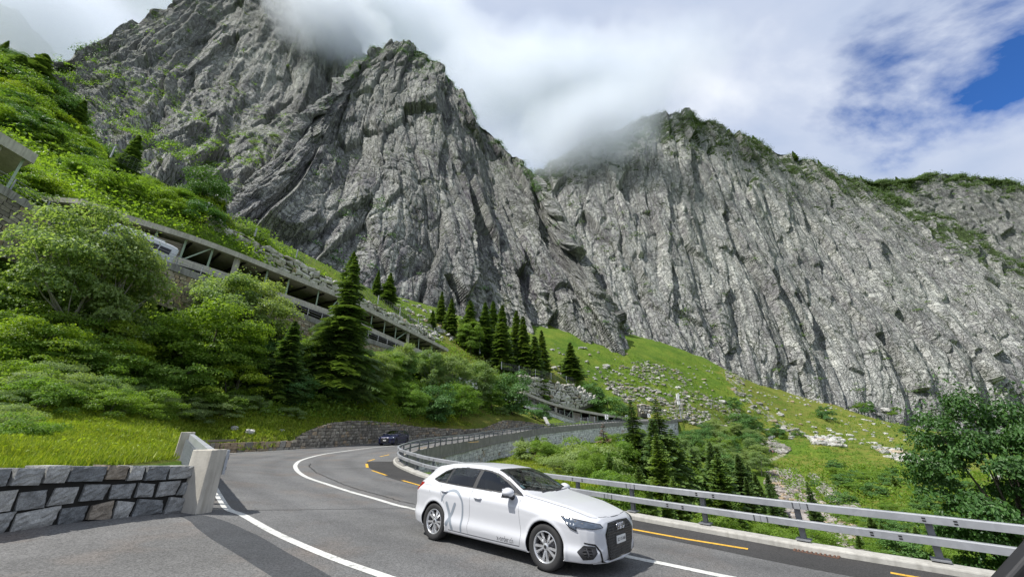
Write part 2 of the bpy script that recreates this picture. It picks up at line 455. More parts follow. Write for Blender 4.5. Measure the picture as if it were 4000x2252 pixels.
def mat_rock(name, lightness=1.0, purple=0.35, rot=0.3, veg=0.5, vcol=((0.05, 0.085, 0.02), (0.11, 0.15, 0.035))):
    m, t = newmat(name)
    g = t.n('ShaderNodeNewGeometry')
    p = (g, 'Position')
    L = lightness
    ja = t.n('ShaderNodeAttribute', _attribute_name='joint')
    jv = t.vmath('SCALE', (ja, 1), scale=100.0)          # metres across / down the face
    wob = t.vmath('SCALE', t.vmath('SUBTRACT', (t.noise(p, 0.12, 3), 1), (0.5, 0.5, 0.5)), scale=4.0)
    jw = t.vmath('ADD', jv, wob)
    big = t.noise(p, 0.014, 4, 0.55)
    med = t.noise(t.mapping(jw, scale=(0.10, 0.035, 1)), 1.0, 6, 0.62)
    fin = t.noise(p, 0.9, 5, 0.7)
    st1 = t.noise(t.mapping(jw, scale=(0.42, 0.022, 1)), 1.0, 5, 0.6)
    st2 = t.noise(t.mapping(jv, scale=(1.1, 0.03, 1), loc=(7, 3, 0)), 1.0, 4, 0.6)
    c = t.ramp(med, (0.30, (0.15 * L, 0.15 * L, 0.147 * L)), (0.46, (0.232 * L, 0.237 * L, 0.226 * L)), (0.60, (0.312 * L, 0.316 * L, 0.292 * L)), (0.78, (0.41 * L, 0.41 * L, 0.375 * L)))
    # slab by slab tone
    slab = t.voro(t.mapping(jw, scale=(0.055, 0.02, 1)), 1.0)
    c = t.mix(0.6, c, t.ramp((t.n('ShaderNodeSeparateColor', Color=(slab, 1)), 0), (0.0, 0.66), (1.0, 1.3)), 'MULTIPLY')
    # pale runnels and dark purple-grey water stains down the face
    c = t.mix(t.math('MULTIPLY', t.ramp(st2, (0.56, 0.0), (0.70, 1.0)), 0.6), c, (0.50 * L, 0.49 * L, 0.45 * L))
    stn = t.math('MULTIPLY', t.ramp(st1, (0.44, 0.0), (0.60, 1.0)), t.ramp(big, (0.40, 0.05), (0.58, 1.0)))
    c = t.mix(t.math('MULTIPLY', stn, purple), c, (0.088 * L, 0.080 * L, 0.098 * L))
    c = t.mix(0.4, c, t.ramp(fin, (0.3, 0.6), (0.5, 1.0), (0.72, 1.35)), 'MULTIPLY')
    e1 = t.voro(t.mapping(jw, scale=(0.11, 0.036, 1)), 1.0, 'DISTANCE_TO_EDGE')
    e2 = t.voro(t.mapping(jw, scale=(0.05, 0.17, 1), loc=(5, 5, 0)), 1.0, 'DISTANCE_TO_EDGE')
    e3 = t.voro(t.mapping(jw, scale=(0.33, 0.13, 1)), 1.0, 'DISTANCE_TO_EDGE')
    cr = t.math('MULTIPLY', t.ramp((e1, 0), (0.0, 0.0), (0.045, 1.0)), t.math('MULTIPLY', t.ramp((e2, 0), (0.0, 0.45), (0.04, 1.0)), t.ramp((e3, 0), (0.0, 0.5), (0.06, 1.0))))
    # plants on ledges and some joints; joint tint also paints shade into the cracks
    nz = (t.n('ShaderNodeSeparateXYZ', Vector=(g, 'True Normal')), 2)
    vm = t.math('ADD', nz, t.math('MULTIPLY', t.math('SUBTRACT', t.noise(p, 0.05, 6, 0.7), 0.5), 1.6))
    va = t.n('ShaderNodeAttribute', _attribute_name='mask')
    vm = t.math('ADD', vm, (t.n('ShaderNodeSeparateColor', Color=(va, 0)), 0))
    vegm = t.ramp(vm, (1.02 - veg * 0.4, 0.0), (1.12 - veg * 0.4, 1.0))
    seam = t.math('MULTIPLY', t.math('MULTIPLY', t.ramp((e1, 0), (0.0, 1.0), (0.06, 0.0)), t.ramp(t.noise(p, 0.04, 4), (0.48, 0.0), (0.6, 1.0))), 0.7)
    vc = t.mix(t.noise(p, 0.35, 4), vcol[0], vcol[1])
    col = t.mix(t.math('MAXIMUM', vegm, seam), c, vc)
    h = t.math('ADD', t.math('MULTIPLY', cr, 3.4), t.math('ADD', t.math('MULTIPLY', med, 1.0), t.math('MULTIPLY', fin, 0.5)))
    finish(t, col, 0.92, h, 0.9, 0.6, spec=0.15)
    return m
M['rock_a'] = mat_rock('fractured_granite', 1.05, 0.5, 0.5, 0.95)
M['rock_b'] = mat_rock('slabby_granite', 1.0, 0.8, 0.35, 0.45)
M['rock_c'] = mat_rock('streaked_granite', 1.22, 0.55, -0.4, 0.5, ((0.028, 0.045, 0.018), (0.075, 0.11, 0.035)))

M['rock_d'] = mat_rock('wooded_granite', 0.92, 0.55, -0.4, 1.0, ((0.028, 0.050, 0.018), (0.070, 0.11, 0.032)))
def mat_ground(name):
    m, t = newmat(name)
    g = t.n('ShaderNodeNewGeometry'); p = (g, 'Position')
    at = t.n('ShaderNodeAttribute', _attribute_name='mask')
    sc = t.n('ShaderNodeSeparateColor', Color=(at, 0))
    n1 = t.noise(p, 0.11, 5, 0.6); n2 = t.noise(p, 1.1, 6, 0.7); n3 = t.noise(p, 9.0, 4, 0.7)
    c = t.ramp(n1, (0.3, (0.065, 0.125, 0.018)), (0.5, (0.105, 0.165, 0.024)), (0.7, (0.155, 0.195, 0.032)))
    c = t.mix(0.85, c, t.ramp(n2, (0.3, (0.45, 0.5, 0.42)), (0.5, (0.95, 0.97, 0.9)), (0.7, (1.35, 1.25, 1.1))), 'MULTIPLY')
    c = t.mix(0.6, c, t.ramp(n3, (0.3, 0.5), (0.7, 1.45)), 'MULTIPLY')
    dry = t.math('MULTIPLY', (sc, 1), t.ramp(t.noise(p, 0.4, 5, 0.7), (0.35, 0.0), (0.6, 1.0)))
    c = t.mix(dry, c, (0.24, 0.19, 0.055))
    stone_c = t.ramp((t.voro(p, 0.9), 1), (0.2, (0.20, 0.19, 0.175)), (0.6, (0.33, 0.32, 0.30)), (0.9, (0.48, 0.47, 0.44)))
    rockm = t.ramp(t.math('ADD', (sc, 0), t.math('MULTIPLY', t.math('SUBTRACT', t.noise(p, 0.35, 6, 0.75), 0.5), 1.3)), (0.48, 0.0), (0.56, 1.0))
    c = t.mix(rockm, c, stone_c)
    c = t.mix((sc, 2), c, (0.30, 0.275, 0.23))
    h = t.math('ADD', t.math('MULTIPLY', n2, 1.0), t.math('MULTIPLY', n3, 0.5))
    finish(t, c, 0.95, h, 0.9, 0.35, spec=0.1)
    return m
M['ground'] = mat_ground('mountain_grass')

def mat_leaf(name, a, b, trans=0.5, gloss=0.3, hue=0.25):
    m, t = newmat(name)
    g = t.n('ShaderNodeNewGeometry'); oi = t.n('ShaderNodeObjectInfo')
    c = t.mix((g, 'Random Per Island'), a, b)
    c = t.mix(t.math('MULTIPLY', (oi, 'Random'), hue), c, tuple(x * k for x, k in zip(b, (1.45, 1.12, 0.7))))
    c = t.mix(0.5, c, t.ramp(t.noise(geo_pos(t), 0.7, 3), (0.3, 0.6), (0.7, 1.35)), 'MULTIPLY')
    bs = t.n('ShaderNodeBsdfPrincipled'); t.set(bs, 'Base Color', c); t.set(bs, 'Roughness', 0.5); t.set(bs, 'Specular IOR Level', gloss)
    tr = t.n('ShaderNodeBsdfTranslucent', Color=t.mix(1.0, c, (1.5, 1.5, 0.6), 'MULTIPLY'))
    mx = t.n('ShaderNodeMixShader', Fac=trans, i1=bs, i2=tr)
    t.n('ShaderNodeOutputMaterial', Surface=mx)
    return m
M['leaf_mid'] = mat_leaf('leaf_mid_green', (0.084, 0.176, 0.026), (0.210, 0.336, 0.060))
M['leaf_grey'] = mat_leaf('leaf_grey_green', (0.116, 0.193, 0.077), (0.277, 0.385, 0.169))
M['leaf_dark'] = mat_leaf('leaf_dark_green', (0.042, 0.113, 0.030), (0.113, 0.236, 0.065), 0.25)
M['leaf_lime'] = mat_leaf('leaf_lime_green', (0.119, 0.224, 0.017), (0.252, 0.350, 0.039))
M['leaf_maple'] = mat_leaf('leaf_maple_green', (0.028, 0.085, 0.020), (0.080, 0.175, 0.042), 0.3, 0.4, 0.1)
M['needle'] = mat_leaf('spruce_needles', (0.046, 0.098, 0.032), (0.121, 0.190, 0.055), 0.3, 0.25, 0.15)
M['needle_young'] = mat_leaf('young_spruce_needles', (0.055, 0.125, 0.032), (0.150, 0.235, 0.055), 0.3, 0.25, 0.25)  # lighter green of the young spruces' own needles
M['needle_dead'] = mat_leaf('dead_needles', (0.100, 0.065, 0.045), (0.190, 0.130, 0.100), 0.1, 0.1, 0.0)
M['grassblade'] = mat_leaf('grass_blades', (0.140, 0.224, 0.020), (0.336, 0.392, 0.049), 0.35, 0.2, 0.0)
M['bark'] = plain('bark', (0.10, 0.085, 0.07), 0.95, var=0.4)
M['bark_pale'] = plain('pale_bark', (0.24, 0.225, 0.20), 0.9, var=0.35)
# ------------------------------------------------------------------ road surface
def pts(*a): return np.array([P(x, y, t_) for x, y, t_ in a])
road_ctl = np.vstack([
    pts((0, 2075, 5.5), (350, 2030, 6.5), (640, 1990, 7.7), (740, 1995, 7.85), (700, 1810, 14.8), (866, 1771, 27), (1150, 1755, 31), (1300, 1744, 36),
        (1478, 1730, 43), (1530, 1737, 40), (1640, 1716, 48), (1800, 1700, 54), (1154, 1815, 19.5), (1545, 1806, 22.5), (1600, 1786, 26), (1662, 1758, 30.5),
        (1743, 1739, 37), (1874, 1716, 48), (2015, 1693, 62), (2232, 1665, 88), (2466, 1647, 118), (2420, 1637, 135), (2583, 1643, 125), (1960, 1672, 70), (2100, 1660, 88), (2280, 1648, 112)),
    np.array([(x, y, CAMZ - 1.77 - 0.040 * x - 0.033 * y) for x, y in ((-1.57, 8.45), (.49, 6.81), (0, 3), (4, 6), (6.5, 8), (9, 10), (2, 12), (-2, 14), (12, 8), (12, 3), (4, -4), (-4, 2), (16, 12), (-3, 8), (4, 9))]),
    np.array([(-7.7, 0, 0.52), (-7.9, -8, .5)])])
zR = TPS(road_ctl, 0.004, 20.0)
def on_road(px, py, lift=0.0):
    """where the sight line through a picture point meets the road surface"""
    px = np.atleast_1d(np.asarray(px, float)); py = np.atleast_1d(np.asarray(py, float))
    ts = np.concatenate([np.linspace(3, 60, 500), np.linspace(60.3, 180, 300)])
    out = []
    for a, b in zip(px, py):
        q = P(np.full(len(ts), a), np.full(len(ts), b), ts)
        dz = q[:, 2] - zR(q[:, 0], q[:, 1]) - lift
        s_ = np.where((dz[:-1] > 0) & (dz[1:] <= 0))[0]
        k = s_[0] if len(s_) else int(np.argmin(np.abs(dz)))
        u = dz[k] / (dz[k] - dz[k + 1]) if len(s_) else 0.5
        k2 = min(k + 1, len(ts) - 1)
        out.append(q[k] * (1 - u) + q[k2] * u)
    return np.array(out)
KERB_PX = [(4500, 2400), (4200, 2330), (3850, 2262), (3425, 2197), (3130, 2150), (2900, 2104), (2600, 2052), (2405, 2014), (2100, 1955), (1850, 1906), (1662, 1868), (1599, 1843), (1554, 1823), (1536, 1806)]
kw = on_road([a for a, b in KERB_PX], [b for a, b in KERB_PX])
kd = kw[1] - kw[3]; kd = kd / np.linalg.norm(kd[:2])
kw = np.vstack([kw[1] + kd * 22, kw[1] + kd * 10, kw[1:]])
via = pts((1545, 1792, 25), (1590, 1776, 28), (1662, 1758, 31.5), (1743, 1739, 38), (1874, 1716, 49), (2015, 1694, 63), (2232, 1667, 90), (2400, 1652, 112), (2470, 1648, 121))
via[:, 2] = zR(via[:, 0], via[:, 1])
KERB = resample(np.vstack([kw, via])[:, :2], step=0.5)
KERB = np.c_[KERB, zR(KERB[:, 0], KERB[:, 1])]
# smooth a little
for _ in range(6): KERB[1:-1] = (KERB[:-2] + 2 * KERB[1:-1] + KERB[2:]) / 4
KERB[:, 2] = zR(KERB[:, 0], KERB[:, 1])
END = pts((2583, 1643, 127), (2640, 1638, 133))
# outer edge of the asphalt, from the near left corner round to the far hairpin
WALL_NEAR = np.array([(-8.2, -12.0), (-7.9, -4.0), *[tuple(p[:2]) for p in pts((0, 2075, 5.5), (350, 2030, 6.55), (640, 1990, 7.6), (700, 1992, 7.75))]])
gate0 = pts((745, 1990, 7.9))[0]; gate1 = pts((700, 1808, 14.8))[0]
LOWW_PX = [(800, 1757, 27.5), (900, 1754, 28), (1000, 1750, 29), (1130, 1744, 31)]
BACKW_PX = [(1130, 1744, 31), (1200, 1740, 33), (1300, 1734, 36.5), (1417, 1727, 41), (1530, 1720, 45), (1640, 1712, 49.5), (1760, 1702, 54), (1896, 1690, 61), (1972, 1682, 67), (2070, 1674, 75), (2140, 1667, 82)]
loww = pts(*LOWW_PX); backw = pts(*BACKW_PX)
outer_far = pts((2200, 1659, 92), (2300, 1650, 108), (2400, 1641, 128), (2450, 1635, 140))
OUTER = np.vstack([WALL_NEAR, gate0[None, :2], gate1[None, :2] + [[0.0, 0.0]], [[-19.5, 25.0]], loww[:, :2], backw[1:, :2], outer_far[:, :2]])
ROADPOLY = [tuple(p) for p in OUTER] + [(50, 150), (62, 140)] + [tuple(END[1][:2]), tuple(END[0][:2])] + [tuple(p[:2]) for p in KERB[::-1]] + [(30, -12)]
VALPOLY = [tuple(p[:2]) for p in KERB[::-1]][:] + [(40, -40), (400, -40), (600, 260), (150, 210), (75, 160)] + [tuple(END[1][:2]), tuple(END[0][:2])]
hill_pts = [(0, 1800, 8.0), (300, 1765, 9.5), (640, 1812, 11.5), (600, 1765, 14), (690, 1800, 16), (0, 1700, 13), (300, 1650, 19), (600, 1700, 19), (600, 1610, 26), (760, 1715, 24), (800, 1735, 28.5), (900, 1700, 29), (900, 1600, 31), (1130, 1695, 32.5), (1150, 1610, 36),
            (1265, 1640, 38), (1336, 1630, 40), (1417, 1627, 43), (1580, 1642, 49), (1690, 1655, 54), (1798, 1660, 58), (1896, 1656, 63), (1972, 1632, 69), (2070, 1636, 77), (2135, 1655, 84), (2200, 1652, 95), (2300, 1640, 112), (2400, 1634, 132),
            (0, 1500, 20), (0, 1300, 26), (0, 1000, 33), (-400, 1500, 18), (-400, 1000, 28), (600, 1500, 30), (600, 1300, 36), (600, 1120, 43), (300, 1000, 39), (1100, 1500, 40), (1100, 1330, 47), (1100, 1210, 53),
            (1500, 1550, 48), (1500, 1430, 60), (1800, 1580, 66), (1800, 1530, 78), (2050, 1625, 88), (2058, 1606, 99), (2139, 1624, 105), (2200, 1645, 109), (2250, 1652, 112), (2310, 1658, 116)]
road_up = [(330, 850, 40), (730, 1010, 45), (1050, 1180, 54), (1400, 1345, 66), (1700, 1480, 90), (2058, 1590, 106), (2300, 1640, 121), (2466, 1650, 128)]
hill2 = [(330, 790, 45), (730, 930, 50), (1050, 1080, 59), (1400, 1270, 72), (1700, 1430, 96), (2058, 1530, 112), (2300, 1590, 128), (2466, 1628, 134),
         (1700, 1360, 106), (1400, 1170, 84), (1050, 960, 70), (730, 790, 66), (330, 690, 60), (0, 500, 60), (200, 400, 90), (0, 200, 115), (-300, 300, 80), (1200, 1000, 108), (1550, 1160, 150),
         (900, 880, 88), (1700, 1205, 160), (1800, 1330, 128), (2000, 1300, 172), (2000, 1400, 140), (2200, 1430, 150), (2000, 1490, 118), (2200, 1520, 128),
         (420, 690, 95), (650, 800, 92), (900, 935, 104), (150, 430, 120), (420, 740, 135), (650, 860, 140), (900, 1000, 155), (1300, 1160, 175), (100, 480, 160), (0, 330, 120)]
far = [(2400, 1350, 200), (2800, 1425, 230), (3000, 1550, 215), (3300, 1625, 215), (3600, 1660, 220), (2600, 1600, 145), (2800, 1650, 150), (2400, 1500, 160), (2600, 1430, 195), (2900, 1500, 205), (2700, 1540, 165),
       (3000, 1700, 165), (3300, 1720, 160), (3600, 1760, 140), (3900, 1760, 140), (3900, 1680, 220), (4400, 1700, 200), (2900, 1740, 148), (3150, 1640, 190), (3400, 1680, 185)]
val = [(3010, 1785, 140), (3180, 1745, 142), (3300, 1770, 135), (3100, 1860, 112), (3150, 2000, 80), (3600, 1850, 105), (3300, 2150, 48), (3500, 2050, 62), (2780, 1850, 90), (2760, 1960, 70), (3700, 2200, 38), (3900, 2000, 60), (3900, 2300, 26),
       (2700, 2000, 36), (2900, 2150, 26), (2480, 1960, 24), (2300, 1885, 27), (2100, 1845, 31), (1950, 1835, 34), (1850, 1850, 33), (1750, 1838, 30), (2100, 1802, 50), (1906, 1799, 52), (2004, 1776, 62), (2124, 1766, 76), (2180, 1744, 83), (2266, 1726, 94), (2400, 1718, 112), (1735, 1834, 37), (1662, 1856, 31), (2300, 1750, 78), (2480, 1740, 104), (2583, 1755, 118), (2640, 1770, 112),
       (2400, 1850, 50), (2600, 1840, 62), (4200, 2100, 45), (3000, 1950, 92), (3350, 1880, 95), (3200, 2300, 30), (3500, 2400, 22), (2700, 2200, 17), (2500, 2080, 17), (1800, 1890, 22), (1650, 1845, 25)]
HH = TPS(np.vstack([pts(*hill_pts), pts(*road_up), pts(*hill2), pts(*far)]), 0.003, 40.0)
HV = TPS(np.vstack([pts(*val), pts(*far)]), 0.003, 40.0)
_bs = np.vstack([loww[:, :2], backw[1:, :2]])
_tt = np.gradient(_bs, axis=0); _tt /= np.linalg.norm(_tt, axis=1)[:, None]
_nn = np.stack([-_tt[:, 1], _tt[:, 0]], -1)
BACKSTRIP = [tuple(p) for p in (_bs - _nn * 0.4)] + [tuple(p) for p in (_bs + _nn * 0.62)[::-1]]
_kt = np.gradient(KERB[:, :2], axis=0); _kt /= np.linalg.norm(_kt, axis=1)[:, None]
_kn = np.stack([_kt[:, 1], -_kt[:, 0]], -1)          # towards the valley
KSTRIP = [tuple(p) for p in (KERB[:, :2] - _kn * 1.3)] + [tuple(p) for p in (KERB[:, :2] + _kn * 0.3)[::-1]]
def Hraw(x, y):
    x = np.asarray(x, float); y = np.asarray(y, float)
    inv = inpoly(x, y, VALPOLY)
    h = np.empty(x.shape)
    if inv.any(): h[inv] = HV(x[inv], y[inv])
    if (~inv).any(): h[~inv] = HH(x[~inv], y[~inv])
    q = np.stack([x, y, np.zeros_like(x)], -1).reshape(-1, 3)
    dist = np.hypot(x, y)
    und = fbm(q / 9.0, 5, 3).reshape(x.shape) * np.clip((dist - 20) / 160, 0.1, 1.2) * 0.9 + fbm(q / 40.0, 8, 3).reshape(x.shape) * np.clip((dist - 130) / 100, 0, 1) * 3.0
    h = h + und
    h = np.where(inv & (y < 60), np.minimum(h, zR(x, y) - 0.5), h)
    return h
GL = [(300, 776, 37), (318, 784, 37.5), (520, 853, 41.5), (745, 924, 46), (920, 988, 49.5), (1087, 1056, 54), (1211, 1106, 58), (1367, 1172, 64), (1553, 1266, 76), (1724, 1352, 91), (1745, 1364, 93)]
g2L = [(2040, 1528, 103), (2058, 1535, 105), (2139, 1567, 111), (2215, 1588, 115), (2290, 1604, 118), (2380, 1619, 121), (2471, 1631, 124)]
g3L = [(-160, 435, 30), (-60, 493, 31), (0, 529, 31.7), (70, 570, 32.6), (138, 612, 33.5)]
FOOT = []
for gl_, dp_, out_ in ((GL, 4.3, 2.0), (g2L, 4.15, 1.2), (g3L, 5.3, 2.0)):
    l_ = resample(pts(*gl_), step=2.0)
    t_ = np.gradient(l_[:, :2], axis=0); t_ /= np.linalg.norm(t_, axis=1)[:, None]
    i_ = np.stack([-t_[:, 1], t_[:, 0]], -1)
    if (i_ * l_[:, :2]).sum(1).mean() < 0: i_ = -i_
    FOOT.append(([tuple(q) for q in l_[:, :2] - i_ * out_] + [tuple(q) for q in (l_[:, :2] + i_ * 7.2)[::-1]], l_, dp_))
def H(x, y):
    x = np.asarray(x, float); y = np.asarray(y, float)
    h = Hraw(x, y)
    for pl_, l_, dp_ in FOOT:
        f_ = inpoly(x, y, pl_)
        if f_.any():
            o_ = np.argsort(l_[:, 0]); h[f_] = np.minimum(h[f_], np.interp(x[f_], l_[o_, 0], l_[o_, 2]) - dp_ - 0.3)
    on = inpoly(x, y, ROADPOLY) | inpoly(x, y, BACKSTRIP)
    if on.any():
        h[on] = zR(x[on], y[on]) - 0.35
        nk = on & inpoly(x, y, KSTRIP)
        if nk.any(): h[nk] = np.minimum(h[nk], HV(x[nk], y[nk]) - 0.1)
    return h
def hit(px, py, t0=4.0, t1=420.0):
    """first meeting of a sight line with the terrain -> position, depth"""
    ts = np.geomspace(t0, t1, 420)
    q = P(np.full(len(ts), float(px)), np.full(len(ts), float(py)), ts)
    dz = q[:, 2] - H(q[:, 0], q[:, 1])
    k = np.where(dz <= 0)[0]
    if not len(k): return None
    k = max(k[0], 1)
    u = dz[k - 1] / (dz[k - 1] - dz[k])
    return q[k - 1] * (1 - u) + q[k] * u, ts[k]
def at(px, t_):
    """ground point under picture column px at depth about t_"""
    x = t_ * (px - 2000) / FPX
    y = t_ * 1.05
    for _ in range(4):
        z = H(np.array([x]), np.array([y]))[0]
        y = (t_ - (z - CAMZ) * sp_) / cp_
    return np.array([x, y, z])
# masks: where broken rock, dry grass and trodden path lie (picture outlines read once, stored on the ground itself)
TALUS = [[(2330, 1440), (2520, 1400), (2640, 1440), (2720, 1500), (2830, 1570), (2960, 1640), (2900, 1690), (2700, 1660), (2560, 1620), (2440, 1570), (2380, 1520)],
         [(2835, 1420), (2885, 1450), (2925, 1540), (3010, 1610), (3090, 1650), (3150, 1700), (3100, 1705), (2990, 1640), (2890, 1560), (2835, 1480)],
         [(3000, 1830), (3110, 1830), (3200, 1950), (3340, 2060), (3420, 2200), (3330, 2230), (3220, 2100), (3060, 2000), (2990, 1900)],
         [(3160, 1845), (3230, 1880), (3370, 2010), (3360, 2040), (3280, 1990), (3180, 1890)],
         [(3150, 1705), (3290, 1715), (3300, 1745), (3180, 1735)], [(2940, 1700), (3090, 1750), (3060, 1775), (2930, 1735)],
         [(3400, 1735), (3500, 1750), (3720, 1830), (3700, 1850), (3480, 1790)], [(1650, 1210), (1760, 1260), (1800, 1340), (1700, 1300)], [(2900, 1520), (3500, 1600), (3700, 1700), (3500, 1680), (3200, 1600)],
         [(1500, 1130), (1700, 1180), (1820, 1330), (1700, 1330), (1560, 1240)]]
TAL_AMT = [0.40, 0.47, 0.72, 0.8, 0.5, 0.55, 0.42, 0.3, 0.1, 0.3]
PATHS = [[(2765, 1945), (2770, 1905), (2800, 1875), (2860, 1850), (2840, 1870), (2800, 1895), (2795, 1945)], [(2985, 1800), (3030, 1782), (3050, 1765), (3075, 1765), (3060, 1780), (3000, 1806)],
         [(3690, 2210), (3850, 2195), (3850, 2205), (3700, 2222)]]
DRY = [[(600, 1700), (2140, 1560), (2140, 1700), (700, 1760)], [(2800, 1440), (3700, 1650), (3700, 1850), (3000, 1700)], [(1700, 1230), (2300, 1480), (2100, 1530), (1700, 1380)], [(2450, 1550), (3000, 1600), (3000, 1720), (2450, 1660)],
       [(0, 1640), (1000, 1640), (1000, 1800), (0, 1850)], [(3000, 1780), (3900, 1800), (3900, 2250), (3200, 2200)], [(1900, 1780), (2200, 1770), (2200, 1880), (1900, 1880)]]
azs = np.linspace(R(-84), R(74), 620)
rad = np.concatenate([np.linspace(2.5, 14, 60, endpoint=False), np.geomspace(14, 330, 430)])
A_, R_ = np.meshgrid(azs, rad)
GX, GY = R_ * np.sin(A_), R_ * np.cos(A_)
GZ = H(GX, GY)
gv = np.stack([GX, GY, GZ], -1).reshape(-1, 3)
gpx, gpy, gd = proj(gv)
gpx = np.where(gd > 1, gpx, -1e5)
jx = fbm(gv / 3.0, 40, 3) * 30; jy = fbm(gv / 3.0, 50, 3) * 14
msk = np.zeros((len(gv), 4)); msk[:, 3] = 1
invv = inpoly(gv[:, 0], gv[:, 1], VALPOLY) | (gd > 100)
for pl, am in zip(TALUS, TAL_AMT):
    m_ = inpoly(gpx + jx, gpy + jy, pl) & invv
    msk[m_, 0] = np.maximum(msk[m_, 0], am)
for pl in DRY:
    m_ = inpoly(gpx + jx * 2, gpy + jy * 2, pl); msk[m_, 1] = 0.5
for pl in PATHS:
    m_ = inpoly(gpx + jx * .1, gpy + jy * .1, pl) & invv; msk[m_, 2] = 1.0
nu_, nr_ = len(azs), len(rad)
ii = (np.arange(nr_ - 1)[:, None] * nu_ + np.arange(nu_ - 1)[None]).ravel()
Fq = np.stack([ii, ii + 1, ii + nu_ + 1, ii + nu_], -1)
terrain = put('terrain', mesh_np('terrain', gv, Fq, M['ground'], True, attrs={'mask': msk}))
tag(terrain, 'steep grassy mountainside and valley floor with scree patches', kind='structure')
# plain lower ground out to the horizon
gb = MB(); gb.add([(-3500, -3500, -60), (3500, -3500, -60), (3500, 3500, -60), (-3500, 3500, -60)], [(0, 1, 2, 3)])
ground = gb.build('ground', M['ground']); tag(ground, 'lower valley ground reaching away under the mountains', kind='structure')

# ------------------------------------------------------------------ road sheet
def sheet_in_poly(name, poly, x0, x1, y0, y1, st, zf, mat, lift, test=None):
    xs = np.arange(x0, x1, st); ys = np.arange(y0, y1, st)
    X, Y = np.meshgrid(xs, ys)
    inside = inpoly(X + st / 2, Y + st / 2, poly)
    if test is not None: inside &= test(X + st / 2, Y + st / 2)
    i = (np.arange(len(ys) - 1)[:, None] * len(xs) + np.arange(len(xs) - 1)[None])
    i = i[inside[:-1, :-1]]
    F = np.stack([i, i + 1, i + len(xs) + 1, i + len(xs)], -1)
    used, inv_ = np.unique(F, return_inverse=True)
    Z = zf(X.ravel()[used], Y.ravel()[used]) + lift
    V = np.stack([X.ravel()[used], Y.ravel()[used], Z], -1)
    return put(name, mesh_np(name, V, inv_.reshape(F.shape), mat, True))
road = sheet_in_poly('road', ROADPOLY, -30, 62, -12, 152, 0.22, zR, M['asphalt'], 0.0)
tag(road, 'grey asphalt road winding round the hairpin and away beside the wall', kind='structure')
def ribbon(name, line, w, lift, mat, ends=None, step=0.3, smooth=True):
    L = resample(np.asarray(line)[:, :2], step=step, smooth=smooth)
    T = np.gradient(L, axis=0); T /= np.linalg.norm(T, axis=1)[:, None]
    Nn = np.stack([-T[:, 1], T[:, 0]], -1)
    w = np.interp(np.linspace(0, 1, len(L)), np.linspace(0, 1, len(np.atleast_1d(w))), np.atleast_1d(w)) if np.size(w) > 1 else np.full(len(L), w)
    ks = np.array([-1, 0, 1.])
    V = (L[:, None] + Nn[:, None] * (ks[None, :, None] * w[:, None, None] / 2)).reshape(-1, 2)
    V = np.c_[V, zR(V[:, 0], V[:, 1]) + lift]
    i = (np.arange(len(L) - 1)[:, None] * 3 + np.arange(2)[None]).ravel()
    F = np.stack([i, i + 3, i + 4, i + 1], -1)[:, ::-1]
    o = put(name, mesh_np(name, V, F, mat, True)); return o
def px_line(l): return on_road([a for a, b in l], [b for a, b in l])
LIFT = 0.006
e1 = px_line([(838, 1905), (846, 1920), (866, 1955), (889, 1987), (919, 2000), (952, 2012), (1060, 2073), (1195, 2135), (1329, 2189), (1442, 2229), (1509, 2252), (1640, 2300)])
e1b = px_line([(866, 1771), (1000, 1763), (1150, 1755), (1300, 1743), (1478, 1729), (1640, 1714), (1800, 1700)])
# join behind the barrier
mid = np.array([[-12.2, 16.5], [-17.5, 24.2]])
e1full = np.vstack([e1b[::-1][:, :2], mid[::-1], e1[:, :2]])
tag(ribbon('road_edge_line', e1[:, :2], 0.17, LIFT, M['white_line']), 'white edge line curving along the outer side of the road in the foreground', kind='structure')
tag(ribbon('road_edge_line', e1b[:, :2], 0.14, LIFT, M['white_line']), 'thin white edge line along the foot of the long stone wall', kind='structure')
cl = px_line([(1700, 1722), (1620, 1731), (1541, 1739), (1374, 1757), (1262, 1773), (1185, 1793), (1156, 1812), (1159, 1834), (1195, 1861), (1284, 1892), (1374, 1921), (1464, 1946), (1554, 1973), (1622, 1988), (1900, 2050), (2200, 2115), (2469, 2176), (2600, 2202), (2830, 2250), (3100, 2300)])
tag(ribbon('centre_line', cl[:, :2], 0.19, LIFT, M['white_line']), 'white centre line bending round the hairpin', kind='structure')
dash = [[(1484, 1782), (1521, 1774)], [(1437, 1800), (1463, 1792)], [(1432, 1810), (1435, 1825)], [(1453, 1836), (1509, 1855)], [(1572, 1875), (1646, 1896)],
        [(2450, 2062), (2680, 2104), (2922, 2143)], [(3479, 2236), (3700, 2275)], [(1716, 1738), (1762, 1734)], [(1632, 1750), (1667, 1746)], [(1830, 1727), (1870, 1723)]]
yb_v = []; yb_f = []
for dl in dash:
    q = px_line(dl)
    o = ribbon('yellow_dash', q[:, :2], 0.14, LIFT, M['yellow_line'], smooth=False)
    tag(o, kind='structure')
